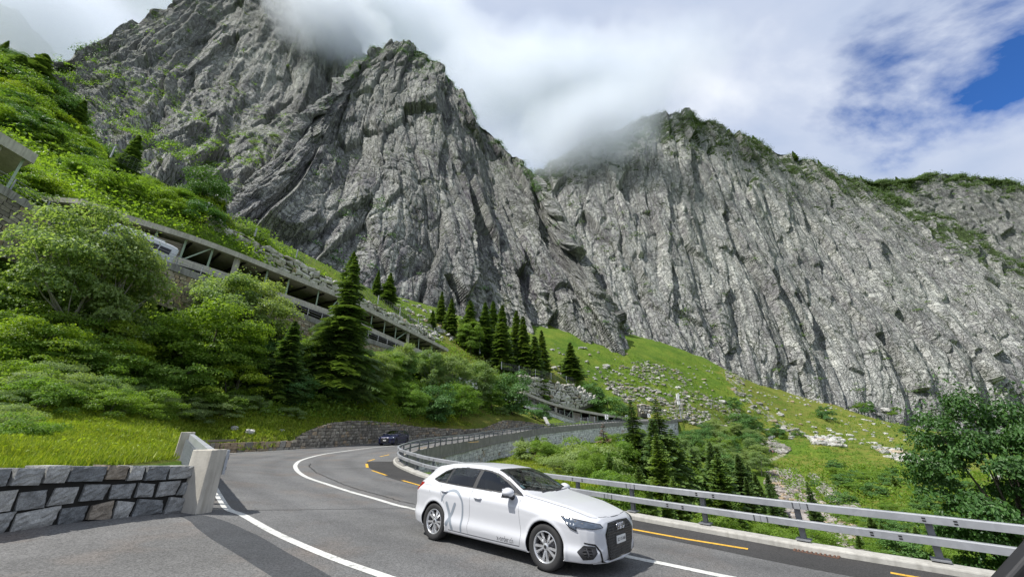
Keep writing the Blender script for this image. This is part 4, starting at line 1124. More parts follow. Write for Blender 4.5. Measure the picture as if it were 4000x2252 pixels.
# ---- walls on the uphill side
prof = [(1130, 1746, 1730, 31), (1165, 1743, 1708, 32), (1200, 1741, 1685, 33), (1265, 1737, 1657, 35), (1336, 1733, 1643, 38), (1417, 1727, 1641, 41.5), (1530, 1720, 1649, 45.5), (1640, 1712, 1665, 50), (1760, 1702, 1672, 54.5), (1850, 1694, 1673, 59), (1896, 1690, 1668, 61.5), (1940, 1686, 1650, 65), (1972, 1683, 1640, 67.5), (2020, 1679, 1641, 71), (2070, 1675, 1647, 75.5), (2110, 1672, 1656, 79.5), (2145, 1669, 1667, 83)]
bl_, bt_ = px_profile(prof, 150)
bl_[:, 2] = np.minimum(bl_[:, 2], zR(bl_[:, 0], bl_[:, 1])) - 0.1
wr = empty('stone_retaining_wall', tuple(bl_[40]), 0, 'long brownish stone retaining wall with a wavy top behind the dark blue car', 'retaining wall')
V, F = masonry(bl_, bt_, 0.30, 0.50, 0.3, -1, 0.0, jit=0.13, k=2, bulge=0.5, seed=31, gap=0.08); mb = MB(); mb.add(rel(V, wr), F); mb.build('stone_face', M['wall_stone'], wr)
mb = MB(); strip_wall(mb, bl_, bl_[:, 2] - 0.4, bt_ - 0.08, -0.6, -0.02, -1); mb.v = rel(mb.v, wr); mb.build('mortar_core', M['mortar_grey'], wr)
prof = [(770, 1760, 1722, 26.8), (860, 1757, 1722, 27.7), (950, 1753, 1722, 28.6), (1050, 1749, 1726, 30), (1135, 1746, 1731, 31)]
ll_, lt_ = px_profile(prof, 40)
ll_ = np.vstack([[[-19.5, 21.5, ll_[0, 2]]], ll_]); lt_ = np.r_[lt_[0], lt_]
ll_ = resample(np.c_[ll_, lt_], n=60, smooth=False); lt_ = ll_[:, 3]; ll_ = ll_[:, :3]
ll_[:, 2] = zR(ll_[:, 0], ll_[:, 1]) - 0.05
wr = empty('low_stone_wall', tuple(ll_[30]), 0, 'low roadside wall topped with a row of upright ochre and grey stones behind the barrier', 'stone wall')
V, F = masonry(ll_, ll_[:, 2] + 0.26, 0.26, 0.4, 0.3, -1, 0.0, jit=0.1, k=2, seed=41); mb = MB(); mb.add(rel(V, wr), F); mb.build('base_course', M['granite_warm'], wr)
l2 = ll_.copy(); l2[:, 2] += 0.27
V, F = masonry(l2, l2[:, 2] + 0.5, 0.5, 0.44, 0.35, -1, 0.02, jit=0.06, k=2, bulge=0.15, seed=43, gap=0.05); mb = MB(); mb.add(rel(V, wr), F); mb.build('upright_stones', M['granite_warm'], wr)
mb = MB(); strip_wall(mb, ll_, ll_[:, 2] - 0.3, ll_[:, 2] + 0.68, -0.36, -0.03, -1); mb.v = rel(mb.v, wr); mb.build('mortar_core', M['mortar_grey'], wr)

# ------------------------------------------------------------------ avalanche galleries
def gallery(line, h, thick, inward, bays, label, name='avalanche_gallery', solid=(), braces=(), wide=(), base_h=1.0, mats=None, ncol=None, overhang=0.35, panel_mat='wood', colw=0.16):
    L = resample(np.array([P(*q) for q in line]), step=0.8)
    n = len(L)
    T_ = np.gradient(L[:, :2], axis=0); T_ /= np.linalg.norm(T_, axis=1)[:, None]
    IN = np.stack([-T_[:, 1], T_[:, 0]], -1)
    if ((IN * (L[:, :2])).sum(1)).mean() < 0: IN = -IN
    root = empty(name, tuple(L[n // 2] - [0, 0, h + thick + base_h]), 0, label, 'gallery')
    side = 1 if (IN[0] @ np.array([-T_[0, 1], T_[0, 0]])) > 0 else -1
    def sw(nm, z0, z1, a, b, mat):
        mb = MB(); strip_wall(mb, L, L[:, 2] + z0, L[:, 2] + z1, a, b, side); mb.v = rel(mb.v, root); return mb.build(nm, mat, root)
    sw('roof_slab', -thick, 0, -overhang, inward + 0.5, M['concrete_pale'])
    sw('roof_edge', -thick * 1.25, 0.03, -overhang - 0.18, -overhang - 0.004, M['concrete_pale'])
    sw('roof_soil', 0.004, 0.14, -0.1, inward + 2.5, M['ground'])
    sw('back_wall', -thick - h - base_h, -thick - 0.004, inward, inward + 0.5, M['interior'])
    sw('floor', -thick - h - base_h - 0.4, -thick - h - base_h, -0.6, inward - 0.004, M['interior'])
    sw('parapet', -thick - h - base_h + 0.004, -thick - h, 0.0, 0.3, M['concrete_pale'])
    s = np.r_[0, np.cumsum(np.linalg.norm(np.diff(L[:, :2], axis=0), axis=1))]
    def pt(q, o, z):
        return Vector((np.interp(q, s, L[:, 0] + IN[:, 0] * o) - root.location.x, np.interp(q, s, L[:, 1] + IN[:, 1] * o) - root.location.y, np.interp(q, s, L[:, 2]) + z - root.location.z))
    spx, _, _ = proj(L)
    for bx in bays:
        q = np.interp(bx, spx, s)
        w_ = colw * (3.2 if bx in wide else 1)
        mb = MB(); mb.beam(pt(q, 0.12, -thick - h), pt(q, 0.12, -thick - 0.002), w_, 0.16 if bx not in wide else 0.5, up=(IN[0][0], IN[0][1], 0))
        mb.build('column', M['green_steel'] if bx not in wide else M['concrete_pale'], root)
    for (a, b) in solid:
        qa, qb = np.interp(a, spx, s), np.interp(b, spx, s)
        m_ = MB()
        for i in range(5):
            z0 = -thick - h + h * 0.78 * i / 5
            m_.beam(pt(qa, 0.35, z0 + 0.1 * h * .78), pt(qb, 0.35, z0 + 0.1 * h * .78), 0.06, h * 0.78 / 5 - 0.04)
        m_.build('board_panel', M[panel_mat], root)
    for (a, b) in braces:
        qa, qb = np.interp(a, spx, s), np.interp(b, spx, s)
        m_ = MB(); m_.beam(pt(qa, 0.14, -thick - h), pt(qb, 0.14, -thick - .02), 0.14, 0.14); m_.build('brace', M['green_steel'], root)
    # soffit ribs over the openings
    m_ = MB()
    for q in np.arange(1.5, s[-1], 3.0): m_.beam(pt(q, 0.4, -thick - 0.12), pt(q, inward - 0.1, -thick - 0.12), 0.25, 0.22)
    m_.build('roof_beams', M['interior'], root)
    return root, L, IN
gal1, GAL, GIN = gallery(GL, 2.5, 0.52, 6.5, [520, 624, 735, 838, 935, 1052, 1135, 1250, 1330, 1404, 1458, 1508, 1551, 1598, 1640, 1690], 'long avalanche gallery with a pale roof edge and green columns crossing the slope', solid=[(525, 733)], braces=[(748, 832), (1300, 1328), (1556, 1592)], wide=(935, 1598), base_h=1.1)
gal2, _, _ = gallery(g2L, 2.5, 0.55, 6.5, [2110, 2139, 2172, 2205, 2237, 2270, 2302, 2334, 2368, 2400, 2432, 2462], 'lower avalanche gallery with dark openings below the boulder wall, beside the far hairpin', solid=[(2240, 2268), (2304, 2332)], braces=[(2212, 2235), (2382, 2400)], wide=(2172,), base_h=1.0)
gal3, _, _ = gallery(g3L, 3.2, 0.75, 6.0, [-80, 12, 110], 'weathered concrete gallery end cut by the left edge above the birch', solid=[], wide=(12,), base_h=1.2)

# ---- outer wall of the gallery road with railing, tan masonry below
def road_wall(line, hw, label, name, mat, rail=True, band=0.5, wall_h=5.0, seed=0, posts=True):
    L = resample(np.array([P(*q) for q in line]), step=0.8)
    T_ = np.gradient(L[:, :2], axis=0); T_ /= np.linalg.norm(T_, axis=1)[:, None]
    IN = np.stack([-T_[:, 1], T_[:, 0]], -1)
    side = 1 if ((IN * L[:, :2]).sum(1)).mean() < 0 else -1      # 'side' faces the viewer
    root = empty(name, tuple(L[len(L) // 2] - [0, 0, wall_h]), 0, label, 'retaining wall')
    mb = MB(); strip_wall(mb, L, L[:, 2] - band, L[:, 2], -0.35, 0.12, side); mb.v = rel(mb.v, root); mb.build('concrete_band', M['concrete_dark'], root)
    base = L.copy(); base[:, 2] -= wall_h
    V, F = masonry(base, L[:, 2] - band, 0.36, 0.6, 0.3, side, 0.0, jit=0.09, k=1, bulge=0.3, seed=seed, gap=0.07); mb = MB(); mb.add(rel(V, root), F); mb.build('stone_face', mat, root)
    mb = MB(); strip_wall(mb, L, L[:, 2] - wall_h, L[:, 2] - band, -0.6, -0.02, side); mb.v = rel(mb.v, root); mb.build('mortar_core', M['mortar_grey'], root)
    mb = MB(); strip_wall(mb, L, L[:, 2] - 1.4, L[:, 2] - 0.62, -6.0, -0.36, side); mb.v = rel(mb.v, root); mb.build('road_slab', M['concrete_pale'], root)
    if rail:
        r2 = empty('railing', tuple(L[len(L) // 2]), 0, rail, 'railing')
        s = np.r_[0, np.cumsum(np.linalg.norm(np.diff(L[:, :2], axis=0), axis=1))]
        for z in (0.35, 0.7, 1.0):
            mb = MB(); mb.tube([(L[i, 0], L[i, 1], L[i, 2] + z) for i in range(0, len(L), 2)], 0.02, 5); mb.v = rel(mb.v, r2); mb.build('rail', M['galv_dark'], r2)
        mp = MB(); mp.box((0, 0, 0.5), (0.07, 0.07, 1.02)); me = mp.mesh('post', M['galv'])
        for q in np.arange(0.5, s[-1], 2.2)[:60]:
            c = [np.interp(q, s, L[:, i]) for i in range(3)]
            put('post', me, r2, rel([c], r2)[0])
    return root
road_wall([(560, 985, 37.5), (760, 1062, 40.5), (979, 1147, 45), (1155, 1213, 50), (1359, 1292, 57), (1564, 1364, 67), (1690, 1418, 78), (1760, 1448, 84)], 1.0, 'tan stone retaining wall with a dark concrete band below the long gallery', 'gallery_road_wall', M['wall_tan'], 'three bar railing on the dark band of the tan wall below the long gallery', 0.75, 4.6, 51)
road_wall([(-160, 640, 28.5), (0, 718, 29.8), (120, 790, 31), (250, 868, 33), (330, 905, 34)], 1.0, 'dark weathered wall below the gallery end at the left edge', 'gallery_road_wall', M['wall_stone'], 'railing in front of the dark opening of the gallery end at the left edge', 0.7, 5.0, 53)
road_wall([(1752, 1446, 86), (1850, 1478, 90), (1950, 1515, 95), (2058, 1560, 101), (2139, 1596, 106), (2250, 1636, 113), (2310, 1648, 117)], 1.0, 'concrete parapet wall linking the two galleries behind the birches', 'gallery_road_wall', M['wall_pale'], 'light railing on the parapet running into the lower gallery', 0.6, 2.2, 55)

# ---- boulder walls holding the slope above the galleries
def boulder_wall(prof, label, seed, ch=0.75, bl=1.15, jit=.42):
    b_, t_ = px_profile(prof, 140)
    T_ = np.gradient(b_[:, :2], axis=0)
    IN = np.stack([-T_[:, 1], T_[:, 0]], -1); side = 1 if ((IN * b_[:, :2]).sum(1)).mean() < 0 else -1
    b_[:, 2] -= 0.8
    root = empty('boulder_wall', tuple(b_[70]), 0, label, 'boulder wall')
    V, F = masonry(b_, t_, ch, bl, 0.6, side, 0.0, jit=jit, k=3, bulge=0.7, seed=seed, gap=0.05); mb = MB(); mb.add(rel(V, root), F); mb.build('boulders', M['boulder_warm'], root)
    mb = MB(); strip_wall(mb, b_, b_[:, 2] - 1.0, t_ - 0.35, -1.5, -0.1, side); mb.v = rel(mb.v, root); mb.build('earth_core', M['mortar_grey'], root)
    return root, b_, t_
bw1, bwl1, bwt1 = boulder_wall([(800, 900, 822, 56), (930, 975, 900, 60), (1027, 1010, 946, 62), (1130, 1055, 997, 65), (1227, 1100, 1048, 68), (1370, 1165, 1130, 74), (1467, 1225, 1186, 79), (1560, 1262, 1232, 85), (1640, 1310, 1275, 92), (1700, 1345, 1318, 97)], 'wall of large pale boulders above the roof of the long gallery', 61, 0.8, 1.15)
bw2, bwl2, bwt2 = boulder_wall([(2030, 1530, 1452, 112), (2080, 1545, 1466, 115), (2150, 1568, 1482, 119), (2210, 1582, 1493, 122), (2260, 1582, 1503, 125), (2310, 1565, 1535, 128), (2345, 1558, 1552, 130)], 'curved wall of pale boulders standing above the lower gallery', 63, 1.0, 1.35)
bw3, _, _ = boulder_wall([(2500, 1606, 1578, 140), (2535, 1610, 1580, 141), (2575, 1612, 1590, 142), (2605, 1612, 1604, 143)], 'short low boulder wall beyond the far hairpin', 65, 1.0, 1.35)
bw4, _, _ = boulder_wall([(2935, 1715, 1697, 160), (2990, 1728, 1708, 158), (3050, 1742, 1722, 155), (3100, 1752, 1738, 152)], 'grey dry stone wall crossing the meadow beside the hikers', 67, 0.8, 1.1)
bw5, _, _ = boulder_wall([(3480, 1775, 1758, 150), (3560, 1800, 1780, 146), (3650, 1825, 1805, 142), (3740, 1850, 1838, 139)], 'tumbled dry stone wall low on the right meadow near the maple', 69, 0.9, 1.2)

# ---- net fences on the boulder walls
def fence(line, h, label, step=7.0, extra=0):
    L = resample(np.array([P(*q) for q in line]), step=0.7)
    root = empty('net_fence', tuple(L[len(L) // 2]), 0, label, 'fence')
    s = np.r_[0, np.cumsum(np.linalg.norm(np.diff(L[:, :2], axis=0), axis=1))]
    mp = MB(); mp.box((0, 0, h / 2), (0.16, 0.16, h)); me = mp.mesh('post', M['steel_blue'])
    for q in np.arange(0.2, s[-1], step):
        put('post', me, root, rel([[np.interp(q, s, L[:, i]) for i in range(3)]], root)[0])
    mb = MB()
    for z in np.linspace(0.1, h * 0.95, 7): mb.tube([(p_[0], p_[1], p_[2] + z) for p_ in L[::2]], 0.018, 3, cap=False)
    for p_ in L[::1]: mb.tube([(p_[0], p_[1], p_[2] + .05), (p_[0], p_[1], p_[2] + h * .95)], 0.014, 3, cap=False)
    mb.v = rel(mb.v, root); mb.build('net', M['galv_dark'], root)
fence([(425, 612, 62), (520, 665, 63), (630, 722, 64), (720, 770, 66)], 2.3, 'steel net fence among bushes above the left part of the long gallery', 11)
fence([(800, 822, 57), (960, 905, 61), (1130, 992, 66), (1227, 1042, 69)], 1.6, 'net fence standing on the boulder wall left of the tall spruce')
fence([(1370, 1128, 75), (1467, 1183, 80), (1560, 1230, 86), (1700, 1312, 98)], 2.0, 'net fence on the boulder wall right of the tall spruce')
fence([(1957, 1440, 110), (2097, 1470, 117), (2170, 1485, 121), (2247, 1500, 125)], 2.2, 'net fence along the top of the curved boulder wall', 6.5)
fence([(2205, 1660, 97), (2250, 1655, 101), (2290, 1652, 105), (2325, 1648, 109)], 1.6, 'short net fence on the grass in front of the lower gallery', 4.0)

# ---- chevron signs
def sign(px, py, t_, label):
    c = P(px, py, t_)
    root = empty('chevron_sign', tuple(c), 0, label, 'road sign', 'chevron signs at the far hairpin')
    h = 1.35; w = 1.0
    mb = MB(); mb.box((0, 0, 1.6), (w, 0.05, h)); mb.build('board', M['white_enamel'], root)
    z0 = 1.6
    mb = MB(); V = [(-.22, -.032, z0 - .52), (.02, -.032, z0 - .52), (.34, -.032, z0), (.02, -.032, z0 + .52), (-.22, -.032, z0 + .52), (.08, -.032, z0)]
    mb.add(V, [(0, 1, 2, 5), (5, 2, 3, 4)]); mb.build('chevron', M['black'], root)
    mb = MB(); mb.box((0, 0.05, 0.5), (0.08, 0.08, 1.2)); mb.build('post', M['galv_dark'], root)
sign(2371, 1648, 116, 'white board with a black chevron in front of the dark openings of the lower gallery')
sign(2450, 1648, 121, 'white chevron board at the right end of the lower gallery')
sign(2537, 1640, 134, 'white chevron board beyond the corner of the viaduct wall, farthest right')

# ---- phone mast
c = P(2669, 1684, 138)
root = empty('antenna_mast', tuple(c), 0, 'slim steel antenna mast with white panels rising behind two spruces', 'mast')
mb = MB(); mb.tube([(0, 0, 0), (0, 0, 6), (0, 0, 13.6)], [0.26, 0.20, 0.13], 10); mb.build('pole', M['steel_blue'], root)
for i, an in enumerate((0.4, 2.5, 4.6)):
    mb = MB(); mb.box((math.cos(an) * .42, math.sin(an) * .42, 12.5), (0.34, 0.22, 2.3), Matrix.Rotation(an, 3, 'Z')); mb.box((math.cos(an) * .22, math.sin(an) * .22, 12.5), (.4, .06, .08), Matrix.Rotation(an, 3, 'Z'))
    bevel(mb.build('antenna_panel', M['white_enamel'], root), .03)
    mb = MB(); mb.box((math.cos(an) * .42, math.sin(an) * .42, 10.3), (0.34, 0.22, 1.3), Matrix.Rotation(an, 3, 'Z')); bevel(mb.build('antenna_panel', M['white_enamel'], root), .03)
mb = MB(); mb.tube([(0, 0, 9.3), (0, 0, 9.4)], 0.55, 12); mb.tube([(0, 0, 7.8), (0, 0, 7.9)], 0.6, 12); mb.build('platform', M['galv_dark'], root)
c = P(2650, 1690, 137)
root = empty('concrete_abutment', tuple(c), R(12), 'pale concrete block at the foot of the antenna mast', 'concrete block')
mb = MB(); V = [(-3, 0, 0), (2.2, 0, -.5), (2.2, 2, -.5), (-3, 2, 0), (-3.0, 0, 4.6), (1.3, 0, 4.6), (1.3, 2, 4.6), (-3.0, 2, 4.6)]
mb.add(V, [(0, 3, 2, 1), (4, 5, 6, 7), (0, 1, 5, 4), (1, 2, 6, 5), (2, 3, 7, 6), (3, 0, 4, 7)]); bevel(mb.build('block', M['concrete'], root), .05)
mb = MB(); mb.box((-.9, 1, 4.75), (4.6, 2.3, 0.28)); mb.build('cap_slab', M['concrete_pale'], root)
# thin pole on the meadow
c = P(1874, 1374, 122)
mb = MB(); mb.tube([(0, 0, -0.6), (0, 0, 6.3)], [0.09, 0.05], 8); mb.tube([(0, 0, -.6), (0, 0, 0.1)], .25, 8)
o = mb.build('marker_pole', M['galv'], None, loc=tuple(c)); tag(o, 'thin pale pole standing on the grass between the meadow spruces', 'pole')
# concrete slab over the stream
c = P(3245, 1756, 140)
root = empty('footbridge', tuple(c), R(20), 'short dark concrete slab bridge below the meadow path', 'footbridge')
mb = MB(); mb.box((0, 0, 0.2), (6.5, 2.2, 0.5)); mb.build('deck', M['concrete_dark'], root)
for sx in (-1, 1):
    mb = MB(); mb.box((sx * 2.9, 0, -0.9), (0.6, 2.2, 1.8)); mb.build('abutment', M['concrete_dark'], root)
# drain grate in the gutter
dg = px_line([(3150, 2152), (3230, 2166)])
c = dg.mean(0); an = math.atan2(*(dg[1] - dg[0])[1::-1])
root = empty('drain_grate', (c[0], c[1], zR(c[0], c[1]) + 0.006), an, 'rusty drain grate in the dark gutter beside the kerb', 'drain')
mb = MB(); mb.box((0, .17, 0.004), (0.72, 0.04, 0.018)); mb.box((0, -.17, 0.004), (0.72, 0.04, 0.018)); mb.box((-.35, 0, 0.004), (0.04, 0.3, 0.018)); mb.box((.35, 0, 0.004), (0.04, 0.3, 0.018)); mb.build('frame', M['rust'], root)
for i in range(9):
    mb = MB(); mb.box((-.29 + i * .072, 0, 0.003), (0.028, 0.3, 0.014)); mb.build('bar', M['rust'], root)
# old timber rail behind the low wall
a, b = P(735, 1724, 23.5), P(920, 1718, 28)
mb = MB(); mb.beam(a, b, 0.12, 0.14)
tag(mb.build('timber_rail', M['wood']), 'dark timber beam lying on the grass behind the low stone wall', 'beam')
# paved run-off gully on the bank
gl = [hit(1610 + 50 * i / 9, 1560 + 60 * i / 9)[0] for i in range(10)]
mb = MB()
for i, p_ in enumerate(gl[:-1]): mb.beam(Vector(p_) + Vector((0, 0, .1)), Vector(gl[i + 1]) + Vector((0, 0, .1)), 0.5, 0.18)
tag(mb.build('drain_channel', M['concrete_pale']), 'pale stepped drain channel running down the grass bank above the stone wall', 'drain channel')
a, b = P(2127, 1628, 82), P(2143, 1660, 80)
mb = MB(); mb.beam(a, b, 0.7, 0.25)
tag(mb.build('stone_slab', M['boulder']), 'pale slanting stone slab on the grass at the right end of the wavy wall', 'stone slab')
# ------------------------------------------------------------------ plants
def leaf_quads(C_, D_, size, r, aspect=0.62, fold=0.25):
    """small leaves at centres C_, facing roughly D_"""
    n = len(C_)
    nrm = D_ + r.normal(0, 0.55, (n, 3)); nrm /= np.linalg.norm(nrm, axis=1)[:, None]
    a = np.cross(nrm, r.normal(0, 1, (n, 3))); a /= np.linalg.norm(a, axis=1)[:, None]
    b = np.cross(nrm, a)
    s = size * r.uniform(0.6, 1.35, n)[:, None]
    a = a * s * 0.5; b = b * s * 0.5 * aspect
    f = nrm * s * fold * 0.5
    V = np.stack([C_ - a, C_ - b + f, C_ + a, C_ + b + f], 1)
    return V.reshape(-1, 3)
def quads(n): return np.arange(n * 4).reshape(-1, 4)
def crown_mesh(name, mat, seed, w=1.0, h=1.0, n=9000, leaf=0.03, clusters=45, low=0.15, shape='round', cr=0.2, gap=0.0):
    """unit crown: about 1 high, radius w/2, base at z=0"""
    r = np.random.default_rng(seed)
    cs = []
    while len(cs) < clusters:
        p = r.uniform(-1, 1, 3); l_ = np.linalg.norm(p)
        if l_ > 1 or l_ < 0.45 * r.random(): continue
        z = (p[2] + 1) / 2
        if shape == 'cone': k = (1 - z) ** 0.8
        elif shape == 'tall': k = math.sqrt(max(0, 1 - (2 * z - 1) ** 2)) if z > .5 else 0.75 + 0.5 * z
        elif shape == 'dome': k = math.sqrt(max(0, 1 - z * z))
        else: k = 1.0
        if shape in ('cone', 'dome', 'tall'):
            an = r.uniform(0, 2 * math.pi); rr = math.sqrt(r.uniform(0.15, 1)) * k
            q = np.array([math.cos(an) * rr * w / 2, math.sin(an) * rr * w / 2, low + z * (1 - low - cr * .5)])
        else:
            q = np.array([p[0] * w / 2 * .85, p[1] * w / 2 * .85, low + (1 - low) * z * .92])
        cs.append(q)
    cs = np.array(cs)
    cen = cs.mean(0)
    rad = cr * r.uniform(0.55, 1.25, len(cs))
    wgt = rad ** 2; wgt /= wgt.sum()
    ci = r.choice(len(cs), n, p=wgt)
    d = r.normal(0, 1, (n, 3)); d /= np.linalg.norm(d, axis=1)[:, None]
    d[:, 2] = np.where(d[:, 2] < -0.3, -d[:, 2] * 0.6, d[:, 2])
    rr = rad[ci] * r.uniform(0.5, 1.0, n) ** 0.5
    C_ = cs[ci] + d * rr[:, None] * np.array([1.1, 1.1, 0.62])
    # stray sprigs for an uneven outline
    k = n // 7
    out = C_[:k] - cen; C_[:k] += out * (r.uniform(0.1, 1, k) ** 2 * 0.3)[:, None]
    D_ = d * 0.6 + (C_ - cen) * 0.7 + np.array([0, 0, 0.75])
    V = leaf_quads(C_, D_, leaf, r)
    V[:, 2] = np.maximum(V[:, 2], 0.0) * h
    return mesh_np(name, V, quads(n), mat, False), cs * [1, 1, h]
def trunk_mesh(name, cs, mat, seed, r0=0.025, zt=0.8, limbs=12, multi=1):
    r = random.Random(seed); mb = MB()
    for m_ in range(multi):
        a = r.uniform(0, 6.28); sp = 0.05 * (multi > 1)
        x, y = math.cos(a) * sp, math.sin(a) * sp
        pts_ = [(x, y, -0.05)]
        for i in range(1, 6):
            z = zt * i / 5
            pts_.append((x * (1 + 4 * z) + r.uniform(-1, 1) * .015 * i * .6, y * (1 + 4 * z) + r.uniform(-1, 1) * .015 * i * .6, z))
        mb.tube(pts_, [r0 * (1 - 0.16 * i) for i in range(6)], 7)
        for k in range(limbs // multi):
            c = cs[r.randrange(len(cs))]
            j = min(4, max(1, int(c[2] / zt * 5 * 0.6)))
            s_ = Vector(pts_[j]); e = Vector(c)
            mid_ = s_.lerp(e, 0.5) + Vector((0, 0, -0.03))
            mb.tube([s_, mid_, e], [r0 * 0.42, r0 * 0.28, r0 * 0.1], 5)
    return mb.mesh(name, mat, True)
def spruce_mesh(name, mat, seed, h=1.0, wid=0.34, levels=34, per=9, low=0.04, droop=0.35, gappy=0.12, irregular=0.25, qs=0.030):
    r = np.random.default_rng(seed)
    Cs = []; Vv = []
    for li in range(levels):
        f = li / (levels - 1)
        z = low + (1 - low) * f ** 0.92
        L = wid / 2 * ((1 - f) ** 0.8 * 0.97 + 0.03) * r.uniform(1 - irregular, 1 + irregular * .6)
        nb = max(4, int(per * (0.6 + 0.6 * (1 - f))))
        a0 = r.uniform(0, 6.28)
        for b in range(nb):
            if r.random() < gappy: continue
            an = a0 + 2 * math.pi * b / nb + r.normal(0, .18)
            l_ = L * r.uniform(0.62, 1.12)
            u = np.array([math.cos(an), math.sin(an), 0]); side = np.array([-u[1], u[0], 0])
            ns = max(3, int(l_ / (qs * 0.62)))
            for k in range(ns):
                g = (k + 0.6) / ns
                zz = z + (0.06 * l_ / (wid / 2) * g - droop * l_ * g * g * 0.9) + r.normal(0, .002)
                c = u * l_ * g + np.array([0, 0, zz])
                tw = l_ * (1 - g * .75) * 0.42 + qs * .5
                for sg in (-1, 1):
                    e = c + side * sg * tw * r.uniform(.7, 1.2) + u * tw * 0.55 + np.array([0, 0, -tw * r.uniform(.15, .55)])
                    wv_ = u * qs * 0.62
                    up = np.array([0, 0, qs * 0.28])
                    Vv += [c - wv_ * .6, c + wv_ * .7 + up * .4, e + wv_ * .35, e - wv_ * .45 - up]
    V = np.array(Vv); V[:, 2] *= h
    return mesh_np(name, V, quads(len(V) // 4), mat, False)
def pole_mesh(name, mat, r0=0.014):
    mb = MB(); mb.tube([(0, 0, -0.03), (0.004, 0, 0.3), (0, 0.003, 0.7), (0, 0, 0.985)], [r0, r0 * .8, r0 * .42, r0 * .08], 7)
    return mb.mesh(name, mat, True)
SPR = [spruce_mesh('spruce_crown', M['needle'], 11, wid=0.36, levels=46, per=10, qs=.024), spruce_mesh('spruce_crown', M['needle'], 12, wid=0.42, levels=42, per=10, gappy=.18, qs=.026),
       spruce_mesh('spruce_crown', M['needle'], 13, wid=0.32, levels=38, per=9, qs=.028)]
SPR_BIG = spruce_mesh('spruce_crown', M['needle'], 14, wid=0.46, levels=44, per=12, gappy=.2, irregular=.5, qs=.015, droop=.5)
SPR_Y = [spruce_mesh('young_spruce_crown', M['needle_young'], 15, wid=0.62, levels=30, per=11, qs=.034, low=0.0, irregular=.3, droop=.2), spruce_mesh('young_spruce_crown', M['needle_young'], 16, wid=0.5, levels=34, per=11, qs=.03, low=0.0, droop=.25)]
SPR_D = spruce_mesh('dead_spruce_crown', M['needle_dead'], 17, wid=0.36, levels=34, per=8, gappy=.4, qs=.022)
POLE = pole_mesh('trunk', M['bark'])
def dec(name, mat, seed, bark='bark', **kw):
    tk = {k: kw.pop(k) for k in ('r0', 'zt', 'limbs', 'multi') if k in kw}
    m_, cs = crown_mesh(name, M[mat], seed, **kw)
    return (m_, trunk_mesh('trunk', cs, M[bark], seed, **tk))
DEC = {
    'birch': [dec('birch_crown', 'leaf_grey', 21, 'bark_pale', w=.85, n=15000, leaf=.026, clusters=60, low=.12, cr=.13, shape='tall', r0=.014, multi=2, limbs=16), dec('birch_crown', 'leaf_grey', 22, 'bark_pale', w=.75, n=12000, leaf=.030, clusters=46, low=.18, cr=.14, shape='tall', r0=.014, multi=2, limbs=14)],
    'broad': [dec('leafy_crown', 'leaf_mid', 23, w=.95, n=15000, leaf=.028, clusters=60, low=.08, cr=.15, r0=.018), dec('leafy_crown', 'leaf_mid', 24, w=.85, n=13000, leaf=.03, clusters=52, low=.06, cr=.15, shape='tall', r0=.018)],
    'maple': [dec('maple_crown', 'leaf_maple', 25, w=.95, n=15000, leaf=.034, clusters=52, low=.06, cr=.17, r0=.02, shape='tall')],
    'lime': [dec('lime_green_crown', 'leaf_lime', 26, w=1.15, n=9000, leaf=.036, clusters=36, low=.02, cr=.19, shape='dome', r0=.014, multi=3), dec('lime_green_crown', 'leaf_lime', 27, w=1.3, n=8000, leaf=.04, clusters=30, low=.0, cr=.2, shape='dome', r0=.014, multi=3)],
    'dark': [dec('dark_crown', 'leaf_dark', 28, w=1.0, n=9000, leaf=.036, clusters=38, low=.03, cr=.18, r0=.016)],
    'bush': [dec('bush_leaves', 'leaf_mid', 29, w=1.5, n=6500, leaf=.05, clusters=28, low=.0, cr=.24, shape='dome', r0=.012, multi=3, zt=.6), dec('bush_leaves', 'leaf_mid', 30, w=1.8, n=6500, leaf=.055, clusters=26, low=.0, cr=.26, shape='dome', r0=.012, multi=3, zt=.6)],
    'greybush': [dec('bush_leaves', 'leaf_grey', 31, w=1.6, n=6500, leaf=.05, clusters=28, low=.0, cr=.24, shape='dome', r0=.012, multi=3, zt=.6)],
    'darkbush': [dec('bush_leaves', 'leaf_dark', 32, w=1.5, n=5500, leaf=.06, clusters=24, low=.0, cr=.25, shape='dome', r0=.012, multi=3, zt=.6)],
}
NAMES = dict(birch='birch_tree', broad='broadleaf_tree', maple='maple_tree', lime='green_alder', dark='dark_broadleaf_tree', bush='bush', greybush='willow_bush', darkbush='dark_bush')
PROTO = {}
def plant(kind, pos, h, wk=1.0, label=None, group=None, rz=None, lean=0.0):
    r = random
    if kind.startswith('spruce'):
        me = {'spruce': r.choice(SPR), 'spruce_big': SPR_BIG, 'spruce_young': r.choice(SPR_Y), 'spruce_dead': SPR_D}[kind]
        tr = POLE; nm = 'dead_spruce' if kind == 'spruce_dead' else 'spruce_tree'; cat = 'spruce'; cn = 'crown'
    else:
        me, tr = r.choice(DEC[kind]); nm = NAMES[kind]; cn = 'crown' if 'bush' not in kind and kind != 'lime' else 'foliage'; cat = 'bush' if 'bush' in kind or kind == 'lime' else 'tree'
    root = empty(nm, (float(pos[0]), float(pos[1]), float(pos[2]) - 0.12), r.uniform(0, 6.28) if rz is None else rz, label, cat, group)
    root.rotation_euler = (lean, 0, root.rotation_euler[2])
    wx = wk * (1.3 if kind.startswith('spruce') and wk < 1.3 else 1.0)
    root.scale = (h * wx, h * wx, h)
    put(cn, me, root); put('trunk' if cat != 'bush' else 'stems', tr, root)
    return root
